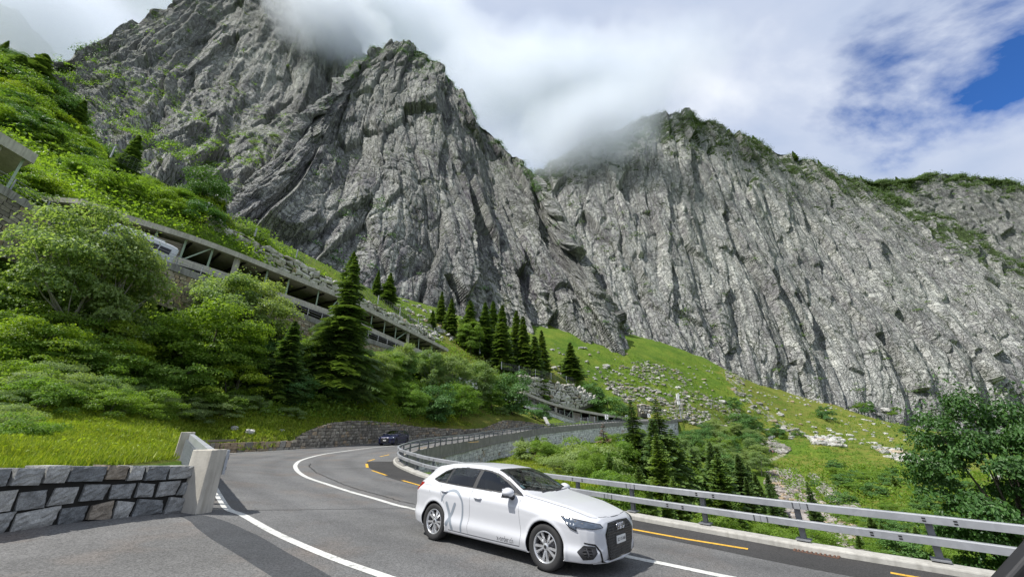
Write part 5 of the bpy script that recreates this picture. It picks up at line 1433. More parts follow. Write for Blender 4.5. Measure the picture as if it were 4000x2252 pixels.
def plant_px(kind, px, t_, ytop, label, wk=1.0, group=None, sink=0.0, minh=0.4):
    g = at(px, t_)
    _, _, dep = proj(g)
    top = P(px, ytop, dep)[2]
    h = max(minh, top - g[2] + sink)
    g = g - np.array([0, 0, sink])
    return plant(kind, g, h, wk, label, group)
NP = [0]
# --- named trees, each with its own label
for k, px, t_, yt, wk, lab in [
    ('spruce_big', 1300, 43, 900, .84, 'tallest dark spruce rising in front of the long gallery'),
    ('spruce', 1085, 36, 1215, 1.25, 'smaller spruce left of the tallest one, in front of the tan wall'),
    ('spruce', 1362, 92, 956, 1.1, 'dark spruce just behind the top of the tallest spruce'),
    ('spruce', 1467, 112, 1036, 1.0, 'left one of two close spruces behind the net fence'),
    ('spruce', 1512, 112, 1044, 1.15, 'right one of two close spruces behind the net fence'),
    ('spruce', 1686, 122, 1200, 1.2, 'short spruce at the left foot of the meadow row under the cliff'),
    ('spruce', 1719, 132, 1118, 1.0, 'tall first spruce of the meadow row under the cliff'),
    ('spruce', 1757, 128, 1145, 1.2, 'second tall spruce of the meadow row under the cliff'),
    ('spruce', 1829, 125, 1147, 1.1, 'wide spruce with a light green tree at its foot in the meadow row'),
    ('spruce', 1890, 126, 1152, 1.0, 'slim spruce left of the thin pole top'),
    ('spruce', 1923, 138, 1148, 1.0, 'slim spruce right behind the thin pole'),
    ('spruce', 1960, 122, 1160, 1.1, 'long tapering spruce in the middle of the meadow row'),
    ('spruce', 2018, 138, 1188, 1.1, 'dark spruce standing back in the right half of the meadow row'),
    ('spruce', 2045, 123, 1208, 1.1, 'spruce right of the middle in the meadow row, reaching low'),
    ('spruce', 2094, 118, 1285, 1.2, 'front one of the last two spruces of the meadow row'),
    ('spruce', 2120, 132, 1270, 1.1, 'rear one of the last two spruces of the meadow row'),
    ('spruce', 2235, 142, 1322, 1.25, 'lone spruce on open grass right of the meadow row'),
    ('broad', 1835, 121, 1228, .75, 'light green tree at the foot of the wide meadow spruce'),
    ('spruce_big', 2498, 42, 1545, 1.0, 'narrow spruce in front of the corner of the viaduct wall'),
    ('spruce_big', 2612, 40, 1540, 1.0, 'tall spruce in front of the antenna mast'),
    ('spruce_dead', 2372, 40, 1650, 1.25, 'brown dead spruce in front of the viaduct wall'),
    ('spruce', 2835, 52, 1742, 1.29, 'dark spruce right of the curving gravel path'),
    ('spruce', 2928, 52, 1775, 1.29, 'dark spruce beside the edge of the scree slope'),
    ('spruce_young', 2210, 40, 1735, .5, 'thin young spruce against the foot of the viaduct wall'),
    ('spruce', 3035, 58, 1893, .9, 'small spruce at the left foot of the scree'),
    ('spruce', 3212, 52, 1888, .9, 'small spruce standing alone in the middle of the scree'),
    ('broad', 790, 33, 1112, 1.05, 'rounded bright green maple below the tan wall'),
    ('birch', 335, 29, 805, .72, 'large pale green birch hiding the white bus'),
    ('birch', 165, 27, 640, .75, 'small birch with open crown in front of the left gallery end'),
    ('birch', 845, 38, 1008, .9, 'thin birch crown in front of the concrete column of the long gallery'),
    ('birch', 965, 40, 1035, 1.0, 'pale birch between the bright maple and the tallest spruce'),
    ('birch', 1575, 60, 1320, .8, 'tall light birch right below the end of the long gallery roof'),
    ('birch', 1672, 64, 1345, .8, 'second light birch, just right of the gallery roof end'),
    ('birch', 1765, 66, 1362, .9, 'spreading birch in front of the linking parapet wall'),
    ('birch', 1870, 70, 1388, .9, 'birch with bare stems over the linking parapet wall'),
    ('dark', 2000, 74, 1428, 1.0, 'dark leafy tree left of the curved boulder wall'),
    ('birch', 1400, 44, 1490, 1.15, 'small round pale tree just above the stone wall left of the dark car'),
    ('broad', 1495, 47, 1470, .95, 'broad tree on the bank straight above the dark blue car'),
    ('broad', 1600, 50, 1480, .95, 'broad tree right of the stepped drain channel'),
    ('dark', 1700, 55, 1480, 1.1, 'dark tree on the bank in the middle of the leafy slope'),
    ('broad', 1800, 60, 1470, 1.0, 'tree on the bank right above the wavy wall middle'),
    ('broad', 1920, 70, 1490, 1.0, 'leafy tree on the bank below the dark one beside the boulder wall'),
    ('darkbush', 2095, 86, 1565, 1.2, 'last round dark bush before the opening of the lower gallery'),
    ('dark', 2385, 126, 1528, 1.35, 'round bush between the boulder wall and the talus slope'),
    ('darkbush', 2312, 132, 1482, .9, 'small dark bush at the right end of the curved boulder wall'),
    ('dark', 2900, 158, 1602, 1.25, 'dense dark tree clump in the middle of the valley floor'),
    ('dark', 2945, 160, 1610, 1.0, 'darker companion tree on the right of the valley clump'),
    ('darkbush', 3038, 162, 1648, .7, 'small dark shrub in the dip below the boulder stream'),
    ('darkbush', 3230, 195, 1577, .7, 'solitary round shrub high on the right meadow'),
    ('darkbush', 3696, 205, 1628, .8, 'round dark shrub below the cliff left of the maple'),
    ('darkbush', 3640, 160, 1680, .8, 'shrub on the right meadow just left of the maple'),
    ('darkbush', 2868, 178, 1542, .7, 'small shrub on the grass left of the boulder stream'),
    ('dark', 1000, 86, 958, 1.0, 'rounded shrub under the cliff left of the tallest spruce'),
    ('dark', 770, 62, 600, .8, 'dark drooping tree above the long gallery against the rock'),
    ('spruce', 460, 64, 462, 1.5, 'dark conifer behind the net fence on the upper slope'),
    ('spruce', 270, 84, 345, 1.8, 'dark conifer on the upper left slope below the rocks'),
    ('spruce', 855, 66, 760, 1.0, 'little spruce above the left end of the boulder wall'),
    ('spruce', 90, 86, 138, 2.0, 'big dark tree clump against the sky at the left edge'),
    ('spruce', 10, 80, 150, 2.0, 'dark tree cut by the left edge below the misty flank'),
    ('broad', 2420, 38, 1700, 1.0, 'pale leafy tree left of the narrow spruce by the viaduct corner'),
    ('greybush', 2175, 31, 1758, 1.05, 'round pale bush on the grass in front of the viaduct wall'),
    ('bush', 2275, 30, 1775, 1.0, 'open bush with a bare leaning branch above the white car')]:
    plant_px(k, px, t_, yt, lab, wk)
# the maple on the right
random.seed(5)
big = dec('maple_crown', 'leaf_maple', 33, w=.95, n=52000, leaf=.021, clusters=150, low=.0, cr=.10, r0=.022, limbs=30)
g = at(4190, 19.5)
mp = empty('maple_tree', (g[0] + 0.2, g[1] + 0.4, g[2] - 0.2), 1.0, 'big dark green maple overhanging the guardrail at the right edge', 'tree')
hm = P(3960, 1395, 19)[2] - g[2]
mp.scale = (hm * .66, hm * .66, hm)
put('crown', big[0], mp); put('trunk', big[1], mp)
# --- thickets: plants nobody could tell apart share a label and a group
r_ = random.Random(99)
ONES = 'first second third fourth fifth sixth seventh eighth ninth tenth eleventh twelfth thirteenth fourteenth fifteenth sixteenth seventeenth eighteenth nineteenth'.split()
def ordinal(n):
    if n < 20: return ONES[n - 1]
    t_ = ['twent', 'thirt', 'fort', 'fift', 'sixt'][n // 10 - 2]
    return t_ + 'ieth' if n % 10 == 0 else t_ + 'y-' + ONES[n % 10 - 1]
def thicket(poly, n, kinds, hr, label, group, wk=1.0, maxt=400, mint=3, tries=40):
    xs = [p[0] for p in poly]; ys = [p[1] for p in poly]
    placed = []; made = []
    c = 0; k = 0
    while c < n and k < n * tries:
        k += 1
        x = r_.uniform(min(xs), max(xs)); y = r_.uniform(min(ys), max(ys))
        if not inpoly(np.array([x]), np.array([y]), poly)[0]: continue
        sp = (hr[0] + hr[1]) * 0.5
        h_ = hit(x, y)
        if h_ is None or h_[1] > maxt or h_[1] < mint: continue
        p = h_[0]
        if any((p[0] - q[0]) ** 2 + (p[1] - q[1]) ** 2 < (0.32 * sp * wk) ** 2 for q in placed): continue
        if inpoly(p[:1], p[1:2], ROADPOLY)[0] or any(inpoly(p[:1], p[1:2], f_[0])[0] for f_ in FOOT): continue
        placed.append(p)
        random.seed(r_.random())
        made.append((plant(r_.choice(kinds), p, r_.uniform(*hr), wk * r_.uniform(.85, 1.2), label, group), proj(p)[0]))
        c += 1
    made.sort(key=lambda q: q[1])
    LOOK = {'birch_tree': 'pale birch', 'broadleaf_tree': 'leafy tree', 'green_alder': 'bright alder', 'dark_broadleaf_tree': 'dark tree', 'bush': 'green bush', 'willow_bush': 'grey green bush', 'dark_bush': 'dark bush', 'spruce_tree': 'spruce', 'maple_tree': 'maple'}
    for i_, (o, _) in enumerate(made):
        o['label'] = '%s, %s from the left of the %s' % (LOOK[o.name.split('.')[0]], ordinal(i_ + 1), group)
T = thicket
T([(0, 1000), (700, 1250), (980, 1500), (900, 1560), (0, 1480)], 46, ['broad', 'bush', 'bush', 'lime', 'greybush'], (2.4, 4.2), 'mid green broadleaf shrub in the dense thicket on the left bank', 'shrubs of the left bank thicket')
T([(0, 1480), (600, 1540), (1250, 1600), (1250, 1640), (700, 1650), (0, 1610)], 34, ['greybush', 'bush', 'greybush', 'bush'], (1.1, 2.1), 'low leafy bush along the lower edge of the left thicket', 'bushes along the foot of the thicket')
T([(0, 1640), (120, 1640), (160, 1740), (0, 1790)], 5, ['greybush', 'bush'], (0.7, 1.2), 'low leafy bush by the left edge above the granite wall', 'bushes above the granite wall')
T([(1000, 1440), (1420, 1480), (1400, 1580), (1050, 1590)], 12, ['darkbush', 'dark', 'bush'], (2.5, 4.0), 'dark shrub in the deep shade under the tallest spruce', 'shaded shrubs under the spruce')
T([(950, 1350), (1500, 1450), (1500, 1540), (1000, 1500)], 12, ['birch', 'broad', 'dark'], (3.5, 5.5), 'young leafy tree between the spruces and the stone wall', 'young trees on the steep bank')
T([(1420, 1500), (2000, 1570), (2060, 1620), (1700, 1630), (1450, 1600)], 22, ['bush', 'greybush', 'darkbush', 'bush'], (1.6, 3.0), 'bush filling the gaps between the trees above the wavy wall', 'bushes above the wavy wall')
T([(1500, 1400), (1800, 1450), (2050, 1540), (1950, 1570), (1500, 1500)], 20, ['birch', 'broad', 'dark'], (3.5, 5.5), 'small leafy tree on the upper bank between gallery and stone wall', 'small trees of the upper bank')
T([(0, 700), (250, 880), (540, 1050), (540, 1150), (0, 1000)], 16, ['broad', 'lime', 'bush'], (3.0, 4.6), 'leafy shrub on the steep slope under the dark gallery wall', 'shrubs under the left gallery wall')
T([(140, 560), (330, 730), (740, 870), (1090, 1010), (1060, 960), (760, 790), (560, 660), (300, 480)], 42, ['lime', 'bush', 'broad', 'bush', 'darkbush'], (2.0, 3.6), 'bright green alder bush on the slope above the long gallery', 'alder bushes above the long gallery', wk=1.15)
T([(0, 330), (120, 400), (400, 560), (560, 650), (320, 740), (130, 560), (0, 500)], 40, ['lime', 'bush', 'dark', 'darkbush', 'broad', 'spruce'], (2.6, 4.6), 'green shrub on the upper left slope below the rocks', 'shrubs of the upper left slope', wk=1.15)
T([(0, 170), (60, 200), (380, 480), (350, 540), (0, 340)], 24, ['darkbush', 'dark', 'bush', 'spruce'], (4.0, 7.0), 'dark shrub on the highest part of the left slope', 'dark shrubs high on the left slope', wk=1.1)
T([(1700, 1230), (2330, 1440), (2330, 1540), (2060, 1440), (1750, 1370)], 16, ['darkbush', 'bush'], (0.9, 1.9), 'low shrub dotted over the grass between the meadow spruces', 'shrubs dotted over the upper meadow')
T([(1990, 1760), (2450, 1700), (2700, 1760), (2700, 1950), (2250, 1880), (2100, 1850)], 26, ['broad', 'bush', 'greybush', 'spruce_young'], (2.4, 4.5), 'leafy young tree in the grove beyond the guardrail and white car', 'young trees beyond the guardrail')
T([(2650, 1690), (2990, 1700), (3000, 1850), (2900, 1880), (2650, 1830)], 34, ['birch', 'broad', 'birch', 'dark'], (5.0, 8.5), 'grey green tree in the grove on the valley floor behind the mast spruces', 'trees of the valley grove')
T([(2560, 1880), (2780, 1900), (3080, 2010), (3060, 2060), (2560, 1980)], 20, ['spruce', 'spruce', 'spruce_young'], (5, 8.5), 'spruce in the dense stand rising beyond the guardrail right of the white car', 'spruces standing beyond the guardrail')
T([(2330, 1905), (2700, 1995), (3000, 2060), (3380, 2150), (3380, 2185), (2950, 2110), (2400, 2000)], 22, ['spruce_young', 'spruce_young', 'bush'], (1.6, 2.8), 'young spruce with light tips just below the kerb', 'young spruces just below the kerb', wk=1.0)
T([(3090, 1800), (3500, 1850), (3950, 1950), (3950, 2230), (3600, 2220), (3300, 2060), (3250, 1950), (3100, 1830)], 55, ['darkbush', 'bush', 'darkbush', 'spruce_young'], (1.8, 3.4), 'dark green shrub on the valley side below the meadow path', 'shrubs of the lower valley side', wk=1.1)
T([(3370, 2140), (3960, 2200), (3990, 2240), (3420, 2190)], 12, ['darkbush', 'bush', 'spruce_young'], (1.2, 2.2), 'shrub close behind the guardrail under the maple', 'shrubs close behind the right guardrail')
T([(3480, 1640), (3730, 1680), (3740, 1760), (3500, 1700)], 8, ['darkbush'], (2.2, 3.6), 'dark shrub at the foot of the cliff on the right meadow', 'shrubs at the cliff foot')
T([(3330, 1570), (3520, 1600), (3500, 1640), (3340, 1600)], 9, ['darkbush', 'bush'], (2.8, 4.4), 'dark scrub bush among the boulders below the right cliff', 'scrub among the cliff boulders')
T([(2920, 1640), (3100, 1680), (3180, 1740), (2960, 1700)], 8, ['darkbush', 'bush'], (1.6, 2.8), 'small shrub beside the boulder stream on the valley floor', 'shrubs by the boulder stream')

# --- uncountable ground cover
def cover(name, label, poly, n, leafmat, size, leaf, per, seed, maxt=400, flat=0.5, hgt=1.0, test=None):
    """low herbs / grass tufts covering a piece of ground, one object"""
    r = np.random.default_rng(seed)
    xs = [p[0] for p in poly]; ys = [p[1] for p in poly]
    X = r.uniform(min(xs), max(xs), n * 3); Y = r.uniform(min(ys), max(ys), n * 3)
    k = inpoly(X, Y, poly); X, Y = X[k][:n], Y[k][:n]
    C_ = []
    ts = np.geomspace(5, 260, 140)
    for a in range(0, len(X), 400):
        x = X[a:a + 400]; y = Y[a:a + 400]
        q = P(x[:, None] + 0 * ts[None], y[:, None] + 0 * ts[None], ts[None] + 0 * x[:, None])
        hz = HZ(q[..., 0], q[..., 1])
        dz = q[..., 2] - hz
        b = (dz <= 0)
        i = np.argmax(b, 1); ok = b.any(1) & (i > 0)
        i = np.maximum(i, 1); j = np.arange(len(x))
        d1, d2 = dz[j, i - 1], dz[j, i]; u = (d1 / (d1 - d2 + 1e-9))[:, None]
        pp = q[j, i - 1] * (1 - u) + q[j, i] * u
        ok &= ts[i] < maxt
        C_.append(pp[ok])
    C_ = np.concatenate(C_)
    on = inpoly(C_[:, 0], C_[:, 1], ROADPOLY)
    for f_ in FOOT: on |= inpoly(C_[:, 0], C_[:, 1], f_[0])
    C_ = C_[~on]
    m = len(C_)
    dist = np.linalg.norm(C_ - C0, axis=1)
    s = size * (0.5 + dist / 40.0) * r.uniform(.6, 1.5, m)
    C2 = np.repeat(C_, per, 0); s2 = np.repeat(s, per)
    o = r.normal(0, 1, (len(C2), 3)) * s2[:, None] * np.array([.5, .5, 0]); o[:, 2] = np.abs(r.normal(0, .45, len(C2))) * s2 * hgt
    D_ = r.normal(0, flat, (len(C2), 3)) + [0, 0, 1]
    V = leaf_quads(C2 + o, D_, 1.0, r) - np.repeat(C2 + o, 4, 0)
    V = V * np.repeat(s2 * leaf, 4)[:, None] + np.repeat(C2 + o, 4, 0)
    ob = put(name, mesh_np(name, V, quads(len(C2)), leafmat, False)); tag(ob, label, kind='stuff')
    return ob
# quick terrain lookup on the polar grid
def HZ(x, y):
    az = np.arctan2(x, y); rd = np.hypot(x, y)
    fi = np.interp(az, azs, np.arange(len(azs))); fr_ = np.interp(rd, rad, np.arange(len(rad)))
    i = np.minimum(fi.astype(int), len(azs) - 2); j = np.minimum(fr_.astype(int), len(rad) - 2)
    u = fi - i; v = fr_ - j
    return GZ[j, i] * (1 - u) * (1 - v) + GZ[j, i + 1] * u * (1 - v) + GZ[j + 1, i] * (1 - u) * v + GZ[j + 1, i + 1] * u * v
cover('undergrowth', 'leafy undergrowth covering the steep left bank between the bushes', [(0, 330), (200, 400), (560, 640), (1100, 960), (1500, 1230), (1960, 1460), (2060, 1600), (1900, 1630), (1200, 1640), (0, 1560)], 9000, M['leaf_mid'], 0.42, 0.36, 14, 71, flat=.8, hgt=1.3)
cover('meadow_herbs', 'low herbs and dwarf shrubs dotted over the right hand meadow', [(2300, 1370), (2850, 1430), (3100, 1590), (3700, 1670), (3750, 1850), (3100, 1800), (2500, 1640)], 2600, M['leaf_mid'], 0.16, 0.42, 12, 75, flat=.8)
cover('meadow_herbs', 'low herbs and dwarf shrubs on the grass between the meadow spruces', [(1000, 960), (1700, 1230), (2330, 1440), (2330, 1560), (2060, 1440), (1700, 1370), (1250, 1090)], 1500, M['leaf_mid'], 0.2, 0.42, 12, 76, flat=.8)
cover('meadow_herbs', 'green plants growing between the stones of the talus', TALUS[0], 1300, M['leaf_mid'], 0.16, 0.42, 12, 79, flat=.8)
cover('meadow_herbs', 'mixed low weeds growing through the grass behind the granite wall', [(0, 1560), (700, 1620), (1300, 1600), (1300, 1640), (700, 1760), (0, 1820)], 900, M['leaf_lime'], 0.2, 0.36, 14, 77, flat=.9)
cover('meadow_herbs', 'rough low growth on the valley side beyond the guardrail', [(2950, 1800), (3900, 1850), (3980, 2230), (3300, 2150)], 2200, M['leaf_mid'], 0.3, 0.4, 14, 78, flat=.9)
def blades(name, label, poly, n, mat, h, seed, maxt=60, w=0.012):
    r = np.random.default_rng(seed)
    xs = [p[0] for p in poly]; ys = [p[1] for p in poly]
    X = r.uniform(min(xs), max(xs), n * 3); Y = r.uniform(min(ys), max(ys), n * 3)
    k = inpoly(X, Y, poly); X, Y = X[k][:n], Y[k][:n]
    ts = np.geomspace(6, maxt, 90); C_ = []
    for a in range(0, len(X), 800):
        x = X[a:a + 800]; y = Y[a:a + 800]
        q = P(x[:, None] + 0 * ts[None], y[:, None] + 0 * ts[None], ts[None] + 0 * x[:, None])
        dz = q[..., 2] - HZ(q[..., 0], q[..., 1]); b = dz <= 0
        i = np.argmax(b, 1); ok = b.any(1) & (i > 0); i = np.maximum(i, 1); j = np.arange(len(x))
        d1, d2 = dz[j, i - 1], dz[j, i]; u = (d1 / (d1 - d2 + 1e-9))[:, None]
        C_.append((q[j, i - 1] * (1 - u) + q[j, i] * u)[ok])
    C_ = np.concatenate(C_); C_ = C_[~inpoly(C_[:, 0], C_[:, 1], ROADPOLY)]
    per = 9; C2 = np.repeat(C_, per, 0); m = len(C2)
    dist = np.linalg.norm(C2 - C0, axis=1); sc = (0.6 + dist / 30)[:, None]
    C2 = C2 + np.c_[r.normal(0, .10, (m, 2)) * sc, np.zeros(m)]
    a = r.uniform(0, 6.28, m); sd_ = np.c_[np.cos(a), np.sin(a), np.zeros(m)]
    ln = np.c_[r.normal(0, .35, (m, 2)), np.ones(m)] * (h * r.uniform(.5, 1.3, m))[:, None]
    ww = sd_ * w * sc * 1.6
    V = np.stack([C2 - ww, C2 + ww, C2 + ln + ww * .15, C2 + ln - ww * .15], 1).reshape(-1, 3)
    ob = put(name, mesh_np(name, V, quads(m), mat, False)); tag(ob, label, kind='stuff')
blades('tall_grass', 'sunlit tall grass on the bank behind the granite wall and barrier', [(0, 1500), (700, 1580), (1300, 1560), (2100, 1560), (2140, 1665), (1400, 1660), (1100, 1740), (700, 1790), (0, 1860)], 16000, M['grassblade'], 0.17, 73)
blades('tall_grass', 'grass beyond the guardrail in front of the viaduct wall', [(1900, 1770), (2450, 1720), (2500, 2040), (2300, 1990), (1900, 1880)], 4500, M['grassblade'], 0.2, 74)

# --- broken rock on the scree slopes
def rocks(name, label, poly, n, mat, size, seed, maxt=300, stuff=True):
    r = np.random.default_rng(seed)
    ic = bmesh.new(); bmesh.ops.create_icosphere(ic, subdivisions=1, radius=1.0)
    bv = np.array([v.co[:] for v in ic.verts]); bf = np.array([[v.index for v in f.verts] for f in ic.faces]); ic.free()
    xs = [p[0] for p in poly]; ys = [p[1] for p in poly]
    VV = []; FF = []; c = 0; k = 0
    X = r.uniform(min(xs), max(xs), n * 4); Y = r.uniform(min(ys), max(ys), n * 4); kk = inpoly(X, Y, poly); X, Y = X[kk][:n], Y[kk][:n]
    ts = np.geomspace(12, maxt, 220)
    for a in range(0, len(X), 500):
        x = X[a:a + 500]; y = Y[a:a + 500]
        q = P(x[:, None] + 0 * ts[None], y[:, None] + 0 * ts[None], ts[None] + 0 * x[:, None])
        dz = q[..., 2] - HZ(q[..., 0], q[..., 1]); b = dz <= 0
        i = np.argmax(b, 1); ok = b.any(1) & (i > 0); i = np.maximum(i, 1); j = np.arange(len(x))
        d1, d2 = dz[j, i - 1], dz[j, i]; u = (d1 / (d1 - d2 + 1e-9))[:, None]
        pk = (q[j, i - 1] * (1 - u) + q[j, i] * u)[ok]
        pk = pk[r.random(len(pk)) < np.clip(0.55 + fbm(pk / 9.0, seed, 3) * 2.4, 0.04, 1)]
        for p in pk:
            s = size * r.uniform(.25, 1.0) ** 2.2 * 2.3
            Rm = np.array(Matrix.Rotation(r.uniform(0, 6.28), 3, 'Z') @ Matrix.Rotation(r.uniform(-.5, .5), 3, 'X'))
            v = np.clip(bv * r.uniform(.75, 1.25, bv.shape), -0.8, .8) * np.array([r.uniform(.8, 1.5), r.uniform(.6, 1.0), r.uniform(.35, .7)]) * s
            VV.append(v @ Rm.T + p + [0, 0, s * .12]); FF.append(bf + c); c += len(bv)
    if not VV: return
    ob = put(name, mesh_np(name, np.concatenate(VV), np.concatenate(FF), mat, False)); tag(ob, label, kind='stuff')
RK = [(0, 1900, 'scree', .62), (1, 520, 'scree', .8), (2, 2600, 'scree_red', .5), (3, 600, 'scree', .6), (4, 260, 'boulder', 1.0), (5, 450, 'scree', .7), (6, 260, 'boulder', .9)]
RL_ = ['grey boulders of the talus slope behind the antenna mast', 'pale boulder stream running down the right meadow', 'reddish grey scree beyond the guardrail', 'pale block strip along the reddish scree', 'pale rock slabs lying in the meadow', 'broken stones beside the hikers path', 'line of tumbled blocks low on the right meadow']
for (i, n, m_, s), l_ in zip(RK, RL_): rocks('scree', l_, TALUS[i], n, M[m_], s, 80 + i)
rocks('scattered_rocks', 'small pale rocks strewn over the right meadow', TALUS[8], 420, M['boulder'], .7, 95)
rocks('scattered_rocks', 'small pale rocks strewn over the grass under the cliffs', [(2300, 1360), (2850, 1440), (3100, 1600), (3700, 1680), (3700, 1760), (3000, 1720), (2600, 1600), (2100, 1440), (1700, 1220)], 900, M['boulder'], .62, 96)
rocks('scattered_rocks', 'stones below the boulder walls on the steep grass', TALUS[9], 500, M['boulder'], .6, 97)
# separate larger boulders
def boulder(px, py, s, label, flat=.6, seed=0, mat='boulder', group=None):
    h_ = hit(px, py)
    if h_ is None: return
    bm = bmesh.new(); bmesh.ops.create_icosphere(bm, subdivisions=3, radius=1.0)
    q = np.array([v.co[:] for v in bm.verts])
    rr, off, gg, e = voro3(q * 1.3 + seed, seed + 3)
    d = 1 + 0.22 * (rr - .5) + (off * gg).sum(1) * .3 + fbm(q * 2.5, seed, 3) * .08
    q2 = np.clip(q * d[:, None], -0.85, 0.85) * [1.2, .9, flat] * s
    for v, c in zip(bm.verts, q2): v.co = c
    me = bpy.data.meshes.new('boulder'); bm.to_mesh(me); bm.free(); me.materials.append(M[mat])
    p = h_[0]
    o = put('boulder', me, None, (p[0], p[1], p[2] + s * flat * .25)); o.rotation_euler = (0.15, 0.1, seed * 1.7); tag(o, label, 'boulder', group)
for px, py, s, l_ in [(975, 1690, .42, 'pale pointed boulder in the grass above the row of ochre stones'), (915, 1675, .35, 'flat brown boulder left of the pale pointed one on the bank'), (1100, 1683, .25, 'small pale stone in the grass left of the wavy wall'),
    (2350, 1762, 1.1, 'white boulder on the grass right of the dead spruce foot'), (2330, 1738, .7, 'small white boulder by the viaduct wall foot'), (2212, 1832, .55, 'white pointed boulder in the bush above the white car roof'), (2085, 1792, .28, 'little white stone on the grass above the white car'),
    (3462, 1606, 3.4, 'big pale boulder lying at the foot of the right cliff'), (3400, 1585, 2.2, 'boulder left of the biggest one at the cliff foot'), (3320, 1702, 1.4, 'flat boulder at the upper end of the hikers path'), (3047, 1620, 1.5, 'flat topped boulder beside the boulder stream'),
    (2536, 1562, 1.5, 'pale boulder left of the antenna mast on the talus'), (2820, 1570, 1.6, 'reddish boulder on the talus right of the antenna mast'), (2368, 1431, 1.7, 'pale boulder at the top edge of the talus'), (3895, 1868, 1.3, 'flat pale boulder just left of the maple'), (2165, 1440, 1.3, 'pale rock by the lone spruce foot'),
    (3775, 1838, 1.2, 'pale boulder at the end of the tumbled dry stone wall'), (3350, 2155, .6, 'white stone at the bottom of the scree')]:
    boulder(px, py, s, l_, seed=int(px) % 97)
# --- scrub on the mountain ledges and crests
def scrub(D, nv, n, name, label, mat, size, seed, crest=0.5, region=None, up_min=0.25, band=None):
    r = np.random.default_rng(seed)
    du = np.gradient(D, axis=1); dv = np.gradient(D, axis=0)
    Nn = np.cross(du, dv); Nn /= np.maximum(np.linalg.norm(Nn, axis=2), 1e-9)[..., None]
    up = np.abs(Nn[..., 2])
    nn = fbm(D.reshape(-1, 3) / 22, seed, 3).reshape(up.shape)
    vv = np.linspace(0, 1, D.shape[0])[:, None] * D.shape[0] / nv
    wgt = np.clip(up - up_min, 0, 1) * np.clip(nn + 0.15, 0, 1) * (0.12 + crest * 6 * np.clip(vv - 0.78, 0, 1) * (vv < 1.08))
    wgt *= (vv < 1.1)
    if band is not None: wgt = wgt / wgt.sum() * (1 - band) + band * (lambda q: q / q.sum())(np.clip((vv - 0.90) / 0.08, 0, 1) * (vv < 1.04) * np.clip(nn + 0.35, 0, 1))
    if region is not None:
        px, py, _ = proj(D); wgt = wgt * region(px, py)
    w = wgt.ravel(); w = w / w.sum()
    idx = r.choice(len(w), n, p=w)
    C_ = D.reshape(-1, 3)[idx]
    per = 55
    s = size * r.uniform(.5, 1.5, n)
    C2 = np.repeat(C_, per, 0); s2 = np.repeat(s, per)
    d = r.normal(0, 1, (len(C2), 3)) * [1.3, 1.3, .45]; d[:, 2] = np.abs(d[:, 2])
    Cc = C2 + d * s2[:, None] * .55
    V = leaf_quads(Cc, d + [0, -.3, .8], 1.0, r) - np.repeat(Cc, 4, 0)
    V = V * np.repeat(s2 * .36, 4)[:, None] + np.repeat(Cc, 4, 0)
    ob = put(name, mesh_np(name, V, quads(len(C2)), mat, False)); tag(ob, label, kind='stuff')
scrub(DC, nvC, 5200, 'mountain_scrub', 'dark dwarf pine scrub along the crest and ledges of the right mountain', M['needle'], 3.0, 301, crest=2.6, band=0.5)
scrub(DD, nvD, 2400, 'mountain_scrub', 'dark scrub on the distant right ridge', M['needle'], 4.4, 302, crest=1.6, band=0.45)
scrub(DB, nvB, 1100, 'mountain_scrub', 'dark scrub on the summit and right shoulder of the pointed peak', M['leaf_dark'], 2.2, 303, crest=2.2, band=0.5)
scrub(DA, nvA, 2400, 'mountain_scrub', 'green ledge plants on the broken left mountainside', M['leaf_mid'], 1.9, 304, crest=.2, up_min=.35)
scrub(DA, nvA, 900, 'mountain_scrub', 'dark scrub along the left mountain crest', M['leaf_dark'], 2.4, 305, crest=3.0)
def crest_tree(D, nv, px0, h, label):
    top = D[nv - 1:nv + 4]; px, py, dep = proj(top)
    k = np.unravel_index(np.argmin(np.abs(px - px0) + (py * 0.02)), px.shape)
    random.seed(int(px0)); plant('spruce', top[k] - [0, 0, .8], h, 1.5, label, None)
for D, nv, px0, h, l_ in [(DC, nvC, 2948, 13, 'tiny spruce on the right crest, the left of two close together'), (DC, nvC, 2985, 10, 'tiny spruce on the right crest, the right of two close together'), (DC, nvC, 3107, 17, 'tallest small spruce standing on the right crest'), (DC, nvC, 3203, 12, 'small spruce where the right crest meets the distant ridge'),
    (DD, nvD, 3372, 17, 'small spruce on the distant ridge, left of the dip'), (DD, nvD, 3390, 13, 'smaller neighbour of the spruce left of the dip on the distant ridge'), (DD, nvD, 3508, 14, 'pointed spruce in the dip of the distant ridge'), (DD, nvD, 3945, 17, 'spruce on the distant ridge near the right edge'), (DB, nvB, 1612, 8, 'tiny tree on the top of the pointed peak'), (DB, nvB, 1745, 8, 'tiny tree on the right shoulder of the pointed peak')]:
    crest_tree(D, nv, px0, h, l_)
